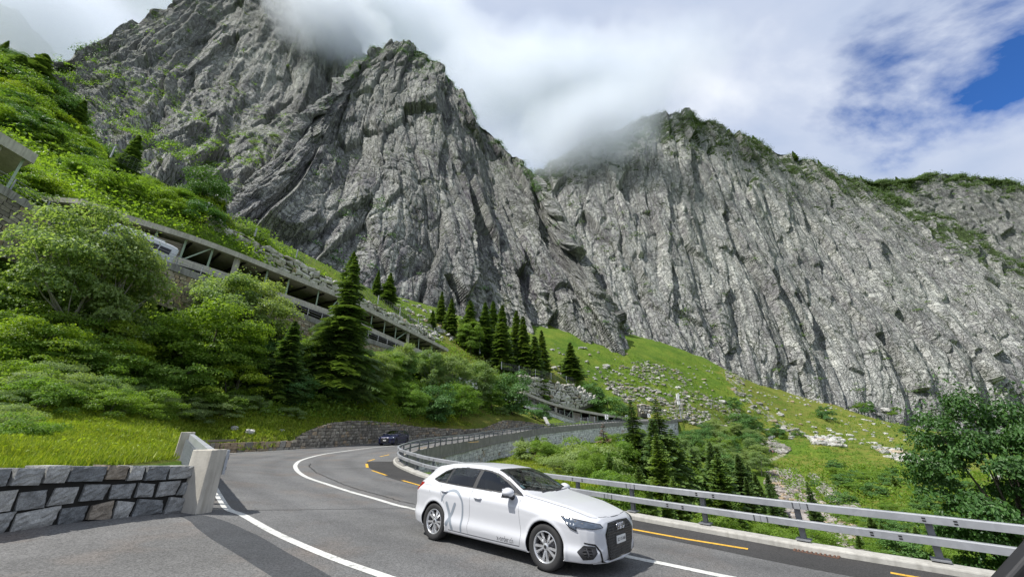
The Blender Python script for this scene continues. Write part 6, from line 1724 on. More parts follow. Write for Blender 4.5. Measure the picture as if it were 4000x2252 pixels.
# ------------------------------------------------------------------ cars
def mat_carpaint(name, c, rough=0.28, metal=0.0, coat=0.3):
    m, t = newmat(name)
    n = t.noise((t.n('ShaderNodeTexCoord'), 'Object'), 3.0, 2)
    col = t.mix(n, tuple(x * .97 for x in c), tuple(min(1, x * 1.03) for x in c))
    finish(t, col, rough, metal=metal, spec=0.5, Coat__Weight=coat, Coat__Roughness=0.06)
    return m
M['paint_white'] = mat_carpaint('white_car_paint', (0.54, 0.55, 0.58))
M['paint_blue'] = mat_carpaint('dark_blue_car_paint', (0.012, 0.014, 0.055), 0.25, 0.3)
M['tyre'] = plain('tyre_rubber', (0.022, 0.022, 0.023), 0.8, var=.3)
M['alloy'] = plain('alloy_wheel', (0.62, 0.63, 0.65), 0.28, metal=0.75)
M['alloy_dark'] = plain('dark_alloy_wheel', (0.08, 0.08, 0.085), 0.35, metal=0.6)
M['disc'] = plain('brake_disc', (0.16, 0.15, 0.15), 0.5, metal=.6)
M['trim'] = plain('black_plastic_trim', (0.018, 0.018, 0.020), 0.42)
M['gloss_black'] = plain('gloss_black', (0.01, 0.01, 0.012), 0.12)
M['chrome'] = plain('chrome', (0.75, 0.75, 0.78), 0.12, metal=1.0)
M['plate'] = plain('plate_white', (0.70, 0.70, 0.68), 0.5)
M['decal'] = plain('grey_vinyl_decal', (0.23, 0.26, 0.30), 0.4)
M['seat'] = plain('seat_fabric', (0.03, 0.03, 0.033), 0.9)
M['skyblue'] = plain('pale_blue_sticker', (0.42, 0.66, 0.80), 0.5)
M['shut'] = plain('panel_gap', (0.10, 0.10, 0.11), 0.8)
def mat_glass(name, tint=(0.45, 0.52, 0.50)):
    m, t = newmat(name)
    fr = t.n('ShaderNodeLayerWeight', Blend=0.5)
    tr = t.n('ShaderNodeBsdfTransparent', Color=tint)
    gl = t.n('ShaderNodeBsdfGlossy', Color=(0.95, 0.97, 1.0), Roughness=0.02)
    f = t.math('ADD', t.math('MULTIPLY', t.math('POWER', (fr, 1), 3.0), 0.55), 0.05, clamp=True)
    mx = t.n('ShaderNodeMixShader', Fac=f, i1=tr, i2=gl)
    t.n('ShaderNodeOutputMaterial', Surface=mx)
    return m
M['glass'] = mat_glass('window_glass', (0.34, 0.40, 0.38))
M['glass_tint'] = mat_glass('tinted_window_glass', (0.16, 0.19, 0.18))
def mat_lamp(name, c, em=0.0):
    m, t = newmat(name)
    o = (t.n('ShaderNodeTexCoord'), 'Object')
    v = t.voro(t.mapping(o, scale=(1, 1, 1.8)), 16.0)
    col = t.mix(t.ramp((v, 0), (0.1, 0.0), (0.6, 1.0)), tuple(min(1, x * 1.5) for x in c), c)
    finish(t, col, 0.12, spec=0.7, metal=0.15, Coat__Weight=1.0, Coat__Roughness=0.02)
    return m
M['headlamp'] = mat_lamp('clear_headlamp', (0.05, 0.065, 0.09))
M['taillamp'] = mat_lamp('red_tail_lamp', (0.45, 0.015, 0.02))
mt_, tt_ = newmat('lit_headlamp'); tt_.n('ShaderNodeOutputMaterial', Surface=tt_.n('ShaderNodeEmission', Color=(0.9, 0.93, 1.0), Strength=5.0)); M['lamp_on'] = mt_
def mat_grille(name):
    m, t = newmat(name)
    o = (t.n('ShaderNodeTexCoord'), 'Object')
    v = t.voro(t.mapping(o, scale=(0.01, 1.0, 1.35)), 21.0, 'DISTANCE_TO_EDGE', 0.12)
    col = t.ramp((v, 0), (0.04, (0.055, 0.055, 0.06)), (0.14, (0.003, 0.003, 0.003)))
    finish(t, col, 0.3, (v, 0), 0.8, 0.02)
    return m
M['grille'] = mat_grille('honeycomb_grille')

XS = [.87, .855, .83, .78, .70, .6, .45, .3, 0, -.3, -.42, -.6, -.75, -.95, -1.1, -1.3, -1.7, -2.1, -2.6, -3.0, -3.15, -3.2, -3.30, -3.36, -3.42, -3.45, -3.47]
TB = dict(
 zt=[.60, .66, .715, .765, .80, .83, .865, .90, .945, .985, 1.005, 1.105, 1.19, 1.29, 1.345, 1.392, 1.425, 1.425, 1.40, 1.352, 1.325, 1.29, 1.15, 1.06, .97, .90, .72],
 zb=[.40, .30, .23, .20, .185, .18, .175, .17, .17, .17, .17, .17, .17, .17, .17, .17, .17, .17, .175, .20, .22, .225, .25, .27, .31, .36, .45],
 W=[.44, .56, .64, .725, .79, .835, .868, .885, .895, .895, .893, .892, .891, .892, .893, .895, .90, .903, .905, .89, .87, .86, .82, .78, .70, .62, .50],
 zs=[.56, .60, .65, .69, .72, .745, .775, .80, .845, .89, .905, .92, .925, .935, .938, .942, .95, .955, .975, .985, .98, .975, .96, .94, .90, .86, .68],
 ws=[.43, .53, .60, .68, .735, .77, .79, .80, .81, .818, .82, .825, .828, .83, .83, .83, .83, .828, .82, .79, .765, .75, .72, .69, .63, .57, .46],
 wr=[.36, .42, .46, .50, .53, .56, .60, .63, .66, .69, .70, .695, .67, .63, .60, .565, .55, .548, .54, .52, .515, .52, .56, .58, .56, .50, .40],
 zr=[.595, .65, .70, .745, .775, .802, .835, .87, .915, .955, .975, 1.03, 1.10, 1.205, 1.27, 1.335, 1.372, 1.372, 1.345, 1.295, 1.268, 1.23, 1.10, 1.02, .94, .88, .70])
for k_ in ('zt', 'zr'): TB[k_] = [z if z < .95 else .95 + (z - .95) * .93 for z in TB[k_]]
for x_, z_ in ((-3.0, 1.305), (-3.15, 1.245), (-3.2, 1.195), (-3.30, 1.09), (-3.36, 1.02)):
    i_ = XS.index(x_); d__ = z_ - TB['zt'][i_]; TB['zt'][i_] = z_; TB['zr'][i_] += d__
def build_car(name, label, loc, rot, paint, sx=1.0, sz=1.0, dz=0.0, wr_=0.316, alloy='alloy', decals=True, lamp='headlamp', ring=True, cat='car', clad=False, plate='SZ 115 668'):
    root = empty(name, loc, 0, label, cat)
    root.rotation_mode = 'QUATERNION'; root.rotation_quaternion = rot
    xs = np.unique(np.concatenate([np.arange(-3.44, .80, .0105), np.linspace(.80, .87, 14), np.linspace(-3.47, -3.40, 10)]))
    X0 = np.array(XS[::-1])
    T = {k: np.interp(xs, X0, np.array(v[::-1])) for k, v in TB.items()}
    ker = np.array([1, 3, 5, 3, 1.]) / 13
    for k in T:
        a = np.pad(T[k], 2, mode='edge'); sm_ = np.convolve(a, ker, 'valid'); w_ = (xs > -3.38) & (xs < .78); T[k] = np.where(w_, sm_, T[k])
    rows = []
    NJ = 0
    for i, x in enumerate(xs):
        W_, zb, zs, ws, wr, zr, zt = (T[k][i] for k in ('W', 'zb', 'zs', 'ws', 'wr', 'zr', 'zt'))
        hh = zs - zb
        cpt = np.array([(0, zb), (W_ * .8, zb), (W_ - .045, zb + .02 * min(1, hh * 3)), (W_ - .022, zb + hh * .12), (W_ - .004, zb + hh * .24), (W_ - .026, zb + hh * .42), (W_ - .006, zb + hh * .70), (W_ - .004, zb + hh * .84), (ws + .018, zs - hh * .055), (ws, zs), ((ws * .52 + wr * .48) + .012, zs * .5 + zr * .5), (wr + .006, zr - .01 * (zr > 1)), (wr - .035, zr + (zt - zr) * .45), (wr * .62, zr + (zt - zr) * .80), (wr * .3, zr + (zt - zr) * .96), (0, zt)])
        seg = [2, 3, 3, 7, 9, 12, 9, 7, 3, 22, 22, 4, 6, 6, 6]
        q = np.vstack([cpt[0], cpt, cpt[-1]])
        q[-1] = [-q[-3][0], q[-3][1]]
        out = []
        for s_, n in enumerate(seg):
            p0, p1, p2, p3 = q[s_], q[s_ + 1], q[s_ + 2], q[s_ + 3]
            u = np.linspace(0, 1, n, endpoint=False)[:, None]
            lin = s_ in (0, 1, 2, 8, 9, 10)
            out.append(p1 + (p2 - p1) * u if lin else 0.5 * (2 * p1 + (p2 - p0) * u + (2 * p0 - 5 * p1 + 4 * p2 - p3) * u ** 2 + (3 * p1 - p0 - 3 * p2 + p3) * u ** 3))
        out.append(cpt[-1:]); r_w = np.vstack(out); rows.append(r_w); NJ = len(r_w)
    G = np.zeros((len(xs), NJ, 3)); G[..., 0] = xs[:, None]; G[..., 1:] = np.array(rows)
    # flat "belly" of the nose and flared arches
    wc = [(0.0, .316), (-2.636, .316)]
    for cx, cz in wc:
        d_ = np.hypot(G[..., 0] - cx, G[..., 2] - cz)
        sidej = (G[..., 1] > .6) & (G[..., 2] < .85)
        G[..., 1] += sidej * (0.014 * np.exp(-((d_ - .37) / .035) ** 2))
        near = sidej & (np.abs(d_ - .352) < .011)
        k = .352 / np.maximum(d_, 1e-6)
        G[..., 0] = np.where(near, cx + (G[..., 0] - cx) * k, G[..., 0]); G[..., 2] = np.where(near, cz + (G[..., 2] - cz) * k, G[..., 2])
    def side_y(x, z):
        i = np.clip(np.searchsorted(xs, x) - 1, 0, len(xs) - 2); f = (x - xs[i]) / (xs[i + 1] - xs[i])
        r = []
        for q in (i, i + 1):
            zz = G[q, 3:-14, 2]; yy = G[q, 3:-14, 1]; o = np.argsort(zz); r.append(np.interp(z, zz[o], yy[o]))
        return r[0] * (1 - f) + r[1] * f
    def out_z(z): return z * sz + dz
    nx = len(xs)
    allV = []; polys = {k: [] for k in ('body', 'trim', 'windscreen', 'rear_window', 'side0', 'side1', 'side2', 'grille', 'intake', 'headlight', 'taillight')}
    Cn = (G[:-1, :-1] + G[1:, :-1] + G[:-1, 1:] + G[1:, 1:]) / 4
    cx_, cy_, cz_ = Cn[..., 0], Cn[..., 1], Cn[..., 2]
    cls = np.full(cx_.shape, 'body', dtype=object)
    jj = np.arange(NJ - 1)[None] * np.ones((nx - 1, 1))
    sidem = (jj > 14) & (jj < 78)
    
    dlo = [(-.50, .955), (-1.0, .965), (-2.0, .982), (-2.66, 1.0), (-2.88, 1.05), (-2.66, 1.225), (-2.48, 1.295), (-2.1, 1.335), (-1.5, 1.325), (-1.2, 1.275), (-.9, 1.165), (-.70, 1.06)]
    fz = lambda L_: [(x, z if z < .95 else .95 + (z - .95) * .92) for x, z in L_]
    dlo = fz(dlo)
    panes = [fz(q_) for q_ in [[(-.68, .985), (-1.60, .995), (-1.60, 1.30), (-1.45, 1.295), (-1.2, 1.245), (-.92, 1.13), (-.76, 1.045)], [(-1.70, 1.0), (-2.42, 1.015), (-2.40, 1.29), (-2.1, 1.31), (-1.70, 1.305)], [(-2.48, 1.02), (-2.66, 1.03), (-2.82, 1.06), (-2.62, 1.20), (-2.47, 1.27)]]]
    gh = (cy_ > .3)
    cls[inpoly(cx_, cz_, dlo) & gh & (cz_ < np.interp(cx_, xs, T['zr']) + .0) & (cz_ > np.interp(cx_, xs, T['zs']))] = 'trim'
    for n_, pl in enumerate(panes): cls[inpoly(cx_, cz_, pl) & gh & (cls == 'trim')] = 'side%d' % n_
    wrr = np.interp(cx_, xs, T['wr'])
    fx = -.41 - .17 * (cy_ / .7) ** 2; tx = -1.20 - .05 * (cy_ / .55) ** 2
    m_ = (cx_ < fx) & (cx_ > tx) & (cy_ < wrr - .012) & (cz_ > .93) & (jj > 60)
    cls[m_] = 'trim'
    m_ = (cx_ < fx - .035) & (cx_ > tx + .035) & (cy_ < wrr - .045) & (cz_ > .93) & (jj > 60)
    cls[m_] = 'windscreen'
    m_ = (cx_ < -3.205) & (cx_ > -3.40) & (cy_ < wrr - .05) & (jj > 60); cls[m_] = 'rear_window'
    a_ = (.87 - cx_) + cy_
    fr_ = cx_ > .12
    b_ = (cx_ + 3.47) + (cy_ > .3) * 0
    cls[inpoly(cx_, cz_, [(-3.47, .78), (-3.47, .95), (-3.30, .965), (-3.14, .955), (-3.24, .82)]) & (cy_ > .35) & (cx_ < -3.1)] = 'taillight'
    cls[(cx_ < -3.40) & (cy_ > .35) & (cz_ > .78) & (cz_ < .93)] = 'taillight'
    if clad:
        cls[(cz_ < .30) & (cls == 'body')] = 'trim'
        for cx, cz in wc: cls[(np.hypot(cx_ - cx, cz_ - cz) < .40) & (cy_ > .6) & (cls == 'body')] = 'trim'
    keep = np.ones(cls.shape, bool)
    for cx, cz in wc:
        keep &= ~((np.hypot(cx_ - cx, cz_ - cz) < .351) & (cy_ > .50))
    keep &= ~((jj < 2) & (np.abs(cx_ - 0) < .36)) & ~((jj < 2) & (np.abs(cx_ + 2.636) < .36))
    V0 = G.reshape(-1, 3)
    V1 = V0 * [1, -1, 1]
    VV = np.concatenate([V0, V1]); VV[:, 0] *= sx; VV[:, 2] = out_z(VV[:, 2])
    idx = (np.arange(nx - 1)[:, None] * NJ + np.arange(NJ - 1)[None])
    Fl = np.stack([idx, idx + NJ, idx + NJ + 1, idx + 1], -1)
    N0 = NJ * nx
    def part(kind, mask_extra=None, sides=(0, 1)):
        m_ = (cls == kind) & keep
        if mask_extra is not None: m_ &= mask_extra
        f = Fl[m_]
        fs = []
        if 0 in sides: fs.append(f)
        if 1 in sides: fs.append(f[:, ::-1] + N0)
        return np.concatenate(fs) if fs else np.zeros((0, 4), int)
    def emit(nm, F_, mat, inset=0.0, parent=root, extra=None, smooth=True):
        u, inv = np.unique(F_, return_inverse=True)
        me = mesh_np(nm, VV[u], inv.reshape(F_.shape), mat, smooth)
        if inset:
            no = np.zeros(len(u) * 3, np.float32); me.vertex_normals.foreach_get('vector', no) if hasattr(me.vertex_normals, 'foreach_get') else None
            co = VV[u] - no.reshape(-1, 3) * inset
            me.vertices.foreach_set('co', co.astype(np.float32).ravel()); me.update()
        return put(nm, me, parent)
    body = emit('body', np.concatenate([part('body')]), M[paint])
    bm = bmesh.new(); bm.from_mesh(body.data); bmesh.ops.remove_doubles(bm, verts=bm.verts, dist=.0006); bmesh.ops.recalc_face_normals(bm, faces=bm.faces)
    bm.to_mesh(body.data); bm.free()
    sol = body.modifiers.new('shell', 'SOLIDIFY'); sol.thickness = 0.012; sol.offset = -1
    emit('window_surround', part('trim', sides=(0,)), M['trim'], 0.003); emit('window_surround', part('trim', sides=(1,)), M['trim'], 0.003)
    for n_, (nm, mt) in enumerate((('side_window', 'glass'), ('side_window', 'glass_tint'), ('side_window', 'glass_tint'))):
        for s_ in (0, 1): emit(nm, part('side%d' % n_, sides=(s_,)), M[mt], 0.008)
    ws_ = emit('windscreen', part('windscreen'), M['glass'], 0.006)
    emit('rear_window', part('rear_window'), M['glass_tint'], 0.006)
    for s_ in (0, 1):
        tlp = emit('taillight', part('taillight', sides=(s_,)), M['taillamp'], -0.003)
    def surf(x, z, s=-1, o=0.004):
        y = side_y(x, z)
        return (x * sx, s * (y + o), out_z(z))
    def nose(a, z, s=1, o=0.003):
        k = np.where(xs > -.3)[0]; yy = np.empty(len(k)); 
        for n_, i in enumerate(k):
            g = G[i, 2:]; yy[n_] = np.interp(z, g[:, 2], g[:, 1], right=-1)
        ok = yy >= 0
        X = xs[k][ok]; Y = yy[ok]; A = .87 - X + Y
        o_ = np.argsort(A); A, X, Y = A[o_], X[o_], Y[o_]
        if a < A[0]: x_, y_ = X[0], max(0.0, Y[0] * (a / A[0] if A[0] > 0 else 0)) 
        else: x_, y_ = float(np.interp(a, A, X)), float(np.interp(a, A, Y))
        e = 1.0 if a < .5 else max(0.0, 1 - (a - .5) / .9)
        return (x_ * sx + o * (e + .2), s * (y_ + o * (1.2 - e)), out_z(z))
    def overlay(poly, nm, mat, o, parent=root, sides=(-1, 1), nd=10, both=False):
        Pn = resample(np.vstack([poly, poly[:1]]), step=.018, smooth=False)[:-1]
        for s in sides:
            bm = bmesh.new()
            vs = [bm.verts.new((p[0], p[1], 0)) for p in Pn]; bm.faces.new(vs)
            bmesh.ops.triangulate(bm, faces=bm.faces[:])
            for _ in range(6):
                le = [e for e in bm.edges if e.calc_length() > .03]
                if not le: break
                bmesh.ops.subdivide_edges(bm, edges=le, cuts=1); bmesh.ops.triangulate(bm, faces=bm.faces[:])
            for v in bm.verts: v.co = nose(v.co.x, v.co.y, s, o)
            me = bpy.data.meshes.new(nm); bm.to_mesh(me); bm.free(); me.materials.append(mat); put(nm, me, parent)
    hlp_ = np.array([(.57, .655), (.63, .702), (.95, .738), (1.25, .764), (1.42, .775), (1.36, .70), (1.29, .635), (1.15, .595), (1.19, .655), (.80, .640)])
    overlay(hlp_, 'headlight_seal', M['gloss_black'], .015)
    c_h = hlp_.mean(0); overlay(c_h + (hlp_ - c_h) * [.93, .84], 'headlight', M['headlamp'], .020)
    overlay(np.array([(.0, .708), (.40, .698), (.52, .565), (.475, .40), (.42, .222), (.0, .222)]), 'grille_frame', M['gloss_black'], .006)
    overlay(np.array([(.0, .692), (.385, .682), (.495, .56), (.45, .405), (.40, .24), (.0, .24)]), 'grille', M['grille'], .009)
    overlay(np.array([(.78, .42), (1.02, .43), (1.16, .34), (1.04, .245), (.84, .265), (.74, .34)]), 'air_intake', M['trim'], .004)
    overlay(np.array([(.84, .39), (.98, .40), (1.06, .34), (.99, .28), (.87, .29)]), 'intake_grille', M['grille'], .007)
    overlay(np.array([(.50, .205), (.585, .225), (.66, .37), (.78, .452), (1.02, .468), (1.02, .452), (.79, .43), (.69, .355), (.63, .205)]), 'bumper_blade', M['gloss_black'], .005)
    # lamp reflectors
    for s in (-1, 1):
        for (a, z, r0) in ((1.16, .715, .018), (1.02, .70, .014)):
            # find a point on the nose with that a and z
            k = np.argmin(np.where((Cn[..., 0] > .1), np.abs(a_ - a) + np.abs(cz_ - z) * 2, 9)); i_, j_ = np.unravel_index(k, a_.shape)
            c = Cn[i_, j_]
            mb = MB(); mb.tube([(c[0] * sx - .004, s * (c[1] - .004), out_z(c[2])), (c[0] * sx + .006, s * (c[1] + .022), out_z(c[2]))], r0, 12)
            mb.build('lamp_lens', M['lamp_on'] if (lamp == 'on' ) and (lamp == 'on') else M['chrome'], root)
    # nose cap, bumper filler
    # underside and wheel housings
    mb = MB()
    mb.box(((-1.318) * sx, 0, out_z(.24)), (3.9 * sx, 1.25, .10)); mb.box((-1.318 * sx, 0, out_z(.28)), (1.80 * sx, 1.62, .16))
    mb.build('underbody', M['trim'], root)
    for cx, cz in wc:
        for s in (-1, 1):
            mb = MB(); V = []; F = []
            n = 20
            for k in range(n + 1):
                an = math.pi * k / n * 1.16 - .25
                for y in (.50, .868): V.append(((cx + .362 * math.cos(an)) * sx, s * y, out_z(cz + .362 * math.sin(an))))
            for k in range(n): F.append((2 * k, 2 * k + 1, 2 * k + 3, 2 * k + 2))
            b = len(V); V += [((cx + .38 * math.cos(math.pi * k / 8 * 1.16 - .25)) * sx, s * .50, out_z(cz + .38 * math.sin(math.pi * k / 8 * 1.16 - .25))) for k in range(9)]
            F.append(tuple(range(b, b + 9)))
            mb.add(V, F); mb.build('wheel_housing', M['black'], root)
    # wheels
    def wheel(cx, s, steer=0.0):
        w = empty('wheel', (0, 0, 0)); w.parent = root
        w.location = (cx * sx, s * .775, wr_)
        w.rotation_euler = (0, 0.35 + cx, steer + (0 if s < 0 else math.pi))
        R_ = wr_; r1 = wr_ * .672
        mb = MB(); mb.lathe([(r1 - .004, -.085), (r1 + .012, -.100), (R_ - .045, -.108), (R_ - .016, -.100), (R_ - .003, -.080), (R_, -.04), (R_, .04), (R_ - .003, .08), (R_ - .02, .10), (r1, .095), (r1 - .004, .08)], axis='y', n=56, close=True)
        put('tyre', mb.mesh('tyre', M['tyre'], True), w)
        mb = MB(); mb.lathe([(r1 + .004, -.092), (r1 - .006, -.098), (r1 - .016, -.088), (r1 - .020, -.02), (r1 - .02, .07), (r1 - .008, .09)], axis='y', n=56)
        put('rim', mb.mesh('rim', M[alloy], True), w)
        mb = MB()
        for k in range(5):
            for dlt in (-.24, .24):
                an = 2 * math.pi * k / 5 + dlt
                an0 = 2 * math.pi * k / 5 + dlt * .55
                p0 = np.array([math.cos(an0) * .045, -.070, math.sin(an0) * .045]); p1 = np.array([math.cos(an) * (r1 - .008), -.086, math.sin(an) * (r1 - .008)])
                u = p1 - p0; u /= np.linalg.norm(u); sd_ = np.array([-math.sin(an), 0, math.cos(an)])
                V = []
                for p, w0, w1, dd in ((p0, .017, .010, .03), (p0 * .5 + p1 * .5 + [0, -.006, 0], .019, .008, .028), (p1, .023, .012, .03)):
                    V += [p - sd_ * w0 + [0, dd, 0], p - sd_ * w1, p + sd_ * w1, p + sd_ * w0 + [0, dd, 0]]
                mb.add(V, [(0, 4, 5, 1), (1, 5, 6, 2), (2, 6, 7, 3), (4, 8, 9, 5), (5, 9, 10, 6), (6, 10, 11, 7), (0, 1, 2, 3), (11, 10, 9, 8)])
        mb.lathe([(.0, -.078), (.028, -.080), (.050, -.072), (.062, -.05), (.062, -.03)], axis='y', n=24)
        put('spokes', mb.mesh('spokes', M[alloy], False), w)
        mb = MB(); mb.lathe([(0.0, -.083), (.024, -.082), (.026, -.078)], axis='y', n=20); 
        for k in range(5):
            an = 2 * math.pi * k / 5 + .628; mb.lathe([(0, -.066), (.008, -.066), (.009, -.05)], c=(math.cos(an) * .056, 0, math.sin(an) * .056), axis='y', n=8)
        put('hub_cap', mb.mesh('hub_cap', M['trim'], False), w)
        mb = MB(); mb.lathe([(0, -.02), (.145, -.02), (.145, .0), (0, .0)], axis='y', n=32)
        put('brake_disc', mb.mesh('brake_disc', M['disc'], True), w)
        mb = MB(); mb.lathe([(0, .03), (r1 - .02, .03)], axis='y', n=32); put('inner_barrel', mb.mesh('inner_barrel', M['black'], True), w)
    for cx in (0.0, -2.636):
        for s in (-1, 1): wheel(cx, s)
    # door cuts, bonnet cut, sill line
    def line(pts2, w=0.005, nm='panel_gap', mat='shut', s=-1, o=.0012):
        P2 = resample(np.array(pts2), step=.03)
        V = []; F = []
        T2 = np.gradient(P2, axis=0); T2 /= np.linalg.norm(T2, axis=1)[:, None]
        for p, t_ in zip(P2, T2):
            n_ = np.array([-t_[1], t_[0]])
            for k in (-1, 1):
                q = p + n_ * k * w / 2; V.append(surf(q[0], q[1], s, o))
        F = [(2 * i, 2 * i + 1, 2 * i + 3, 2 * i + 2) for i in range(len(P2) - 1)]
        mb = MB(); mb.add(V, F); return mb
    for s in (-1, 1):
        mb = line([(-.50, .94), (-.53, .86), (-.50, .60), (-.47, .40), (-.50, .25)], s=s)
        for l2 in ([(-1.655, .975), (-1.67, .85), (-1.665, .55), (-1.69, .38), (-1.68, .25)], [(-2.58, .985), (-2.50, .86), (-2.36, .66)]):
            m2 = line(l2, s=s); mb.add(m2.v, m2.f)
        mb.build('door_gaps', M['shut'], root)
        mb = line([(-.50, .245), (-1.2, .238), (-2.2, .24)], w=.012, s=s, o=.002); mb.build('sill_gap', M['shut'], root)
        # handles
        for hx, hz in ((-1.47, .835), (-2.38, .865)):
            mb = MB(); c = surf(hx, hz, s, .012)
            mb.tube([surf(hx - .095, hz + .004, s, .004), surf(hx - .06, hz + .006, s, .032), surf(hx + .06, hz, s, .032), surf(hx + .095, hz - .004, s, .004)], [.011, .015, .015, .011], 8)
            mb.build('door_handle', M[paint], root, True)
            mb = MB(); n_ = 12; V = [surf(hx, hz - .008, s, .0015)] + [surf(hx + .085 * math.cos(2 * math.pi * k / n_), hz - .008 + .032 * math.sin(2 * math.pi * k / n_), s, .0015) for k in range(n_)]
            mb.add(V, [(0, k + 1, (k + 1) % n_ + 1) for k in range(n_)]); mb.build('handle_recess', plainrec, root)
        # mirror
        mm = empty('door_mirror', (0, 0, 0)); mm.parent = root
        c = Vector(surf(-.72, .985, s, .17)); c.z = out_z(1.0)
        bm = bmesh.new(); bmesh.ops.create_icosphere(bm, subdivisions=3, radius=1)
        for v in bm.verts:
            q = v.co; x = max(q.x, -0.42)
            kz = 1 - .30 * max(0, s * q.y) 
            v.co = Vector((x * .115, q.y * .118, q.z * .078 * kz)) + c
        me = bpy.data.meshes.new('mirror_shell'); bm.to_mesh(me); bm.free(); me.materials.append(M[paint]); me.polygons.foreach_set('use_smooth', [True] * len(me.polygons)); put('mirror_shell', me, mm)
        mb = MB(); mb.tube([(c.x + .01, c.y - s * .06, c.z - .055), (c.x + .03, c.y - s * .15, c.z - .095)], [.038, .045], 8); mb.box((c.x + .0, c.y, c.z - .065), (.14, .19, .022))
        bevel(mb.build('mirror_foot', M['trim'], mm), .008)
        mb = MB(); mb.box((c.x - .051, c.y, c.z + .002), (.004, .19, .115)); bevel(mb.build('mirror_glass', M['chrome'], mm), .002)
    # bonnet edges
    top = lambda x, y: (x * sx, y, out_z(float(np.interp(abs(y), *(lambda g: (g[np.argsort(g[:, 1]), 1], g[np.argsort(g[:, 1]), 2]))(G[np.clip(np.searchsorted(xs, x), 0, nx - 1), 68:])))) + .0055)
    for s in (-1, 1):
        pb = resample(np.array([(-.50, .74), (-.38, .735), (-.2, .715), (.1, .69), (.45, .645), (.66, .60), (.735, .52)]), step=.04); V = []
        for x, y in pb: V += [top(x, s * (y - .004)), top(x, s * (y + .004))]
        mb = MB(); mb.add(V, [(2 * i, 2 * i + 1, 2 * i + 3, 2 * i + 2) for i in range(len(pb) - 1)]); mb.build('bonnet_gap', M['shut'], root)
    pb = np.array([(.735 + .06 * (1 - (y / .52) ** 2), y) for y in np.linspace(-.52, .52, 21)]); V = []
    for x, y in pb: V += [top(x - .004, y), top(x + .004, y)]
    mb = MB(); mb.add(V, [(2 * i, 2 * i + 1, 2 * i + 3, 2 * i + 2) for i in range(len(pb) - 1)]); mb.build('bonnet_gap', M['shut'], root)
    # cap closing the nose and tail
    for end in (0, -1):
        g = G[end]; ring_ = [(p[0] * sx, p[1], out_z(p[2])) for p in g] + [(p[0] * sx, -p[1], out_z(p[2])) for p in g[::-1]]
        mb = MB(); mb.add(ring_, [tuple(range(len(ring_)))]); mb.build('end_panel', M['grille'] if end == -1 else M[paint], root)
    nx_ = .885 * sx
    mb = MB(); mb.box((nx_, 0, out_z(.455)), (.018, .33, .105)); bevel(mb.build('number_plate', M['plate'], root), .004)
    txt(plate, .062, (nx_ + .0105, 0, out_z(.455)), 'plate_text', M['gloss_black'], root, 'front')
    mb = MB(); mb.box((nx_ - .012, 0, out_z(.455)), (.02, .40, .17)); mb.build('plate_holder', M['trim'], root)
    mb = MB()
    for k in range(4):
        mb2 = MB(); y0 = (k - 1.5) * .062; V = []; F = []; n1, n2 = 24, 6
        for a in range(n1):
            for b in range(n2):
                A = 2 * math.pi * a / n1; B = 2 * math.pi * b / n2; rr = .042 + .007 * math.cos(B)
                V.append((nx_ + .007 * math.sin(B) + .004 * (k % 2), y0 + rr * math.cos(A), out_z(.635) + rr * math.sin(A)))
        F = [(a * n2 + b, ((a + 1) % n1) * n2 + b, ((a + 1) % n1) * n2 + (b + 1) % n2, a * n2 + (b + 1) % n2) for a in range(n1) for b in range(n2)]
        mb.add(V, F)
    mb.build('ring_badge', M['chrome'], root, True)
    mb = MB(); mb.tube([(.845 * sx + .03, 0, out_z(.205)), (.80 * sx + .03, .42, out_z(.205)), (.70 * sx + .02, .66, out_z(.20))], [.022, .02, .014], 8); mb.tube([(.845 * sx + .03, 0, out_z(.205)), (.80 * sx + .03, -.42, out_z(.205)), (.70 * sx + .02, -.66, out_z(.20))], [.022, .02, .014], 8)
    mb.build('front_lip', M[paint] if not clad else M['trim'], root, True)
    # cabin
    cab = empty('cabin', (0, 0, 0)); cab.parent = root
    mb = MB(); mb.box((-1.75 * sx, 0, out_z(.55)), (2.3 * sx, 1.45, .10)); mb.build('floor', M['seat'], cab)
    mb = MB(); mb.box((-.62 * sx, 0, out_z(.90)), (.46, 1.44, .14)); mb.box((-.80 * sx, 0, out_z(.86)), (.16, 1.4, .2)); bevel(mb.build('dashboard', M['seat'], cab), .04)
    mb = MB(); mb.box((-2.95 * sx, 0, out_z(.86)), (.6 * sx, 1.3, .06)); mb.build('parcel_shelf', M['seat'], cab)
    for s in (-1, 1):
        mb = MB(); mb.box((-1.6 * sx, s * .74, out_z(.72)), (2.1 * sx, .05, .46)); mb.build('door_lining', M['seat'], cab)
    for sx_, n_ in ((-1.45, 2), (-2.35, 2)):
        for s in (-1, 1):
            mb = MB(); Rb = Matrix.Rotation(R(-14), 3, 'Y')
            mb.box((sx_ * sx - .12, s * .36, out_z(.84)), (.16, .48, .62), Rb); mb.box((sx_ * sx + .12, s * .36, out_z(.60)), (.52, .50, .16)); mb.box((sx_ * sx - .20, s * .36, out_z(1.20)), (.11, .26, .17), Rb)
            bevel(mb.build('seat', M['seat'], cab), .05, 3)
    mb = MB(); V = []; n1 = 20
    cw = Vector((-.98 * sx, .36, out_z(.93))); pp_ = [cw + Matrix.Rotation(R(-25), 3, 'Y') @ Vector((0, math.cos(2 * math.pi * a / n1) * .18, math.sin(2 * math.pi * a / n1) * .18)) for a in range(n1 + 1)]
    mb.tube(pp_, .014, 6); mb.beam(pp_[0], pp_[10], .03, .02); mb.build('steering_wheel', M['trim'], cab)
    mb = MB(); mb.box((-1.02 * sx, 0, out_z(1.245)), (.03, .22, .07)); bevel(mb.build('rear_view_mirror', M['trim'], cab), .01)
    # wipers
    mb = MB()
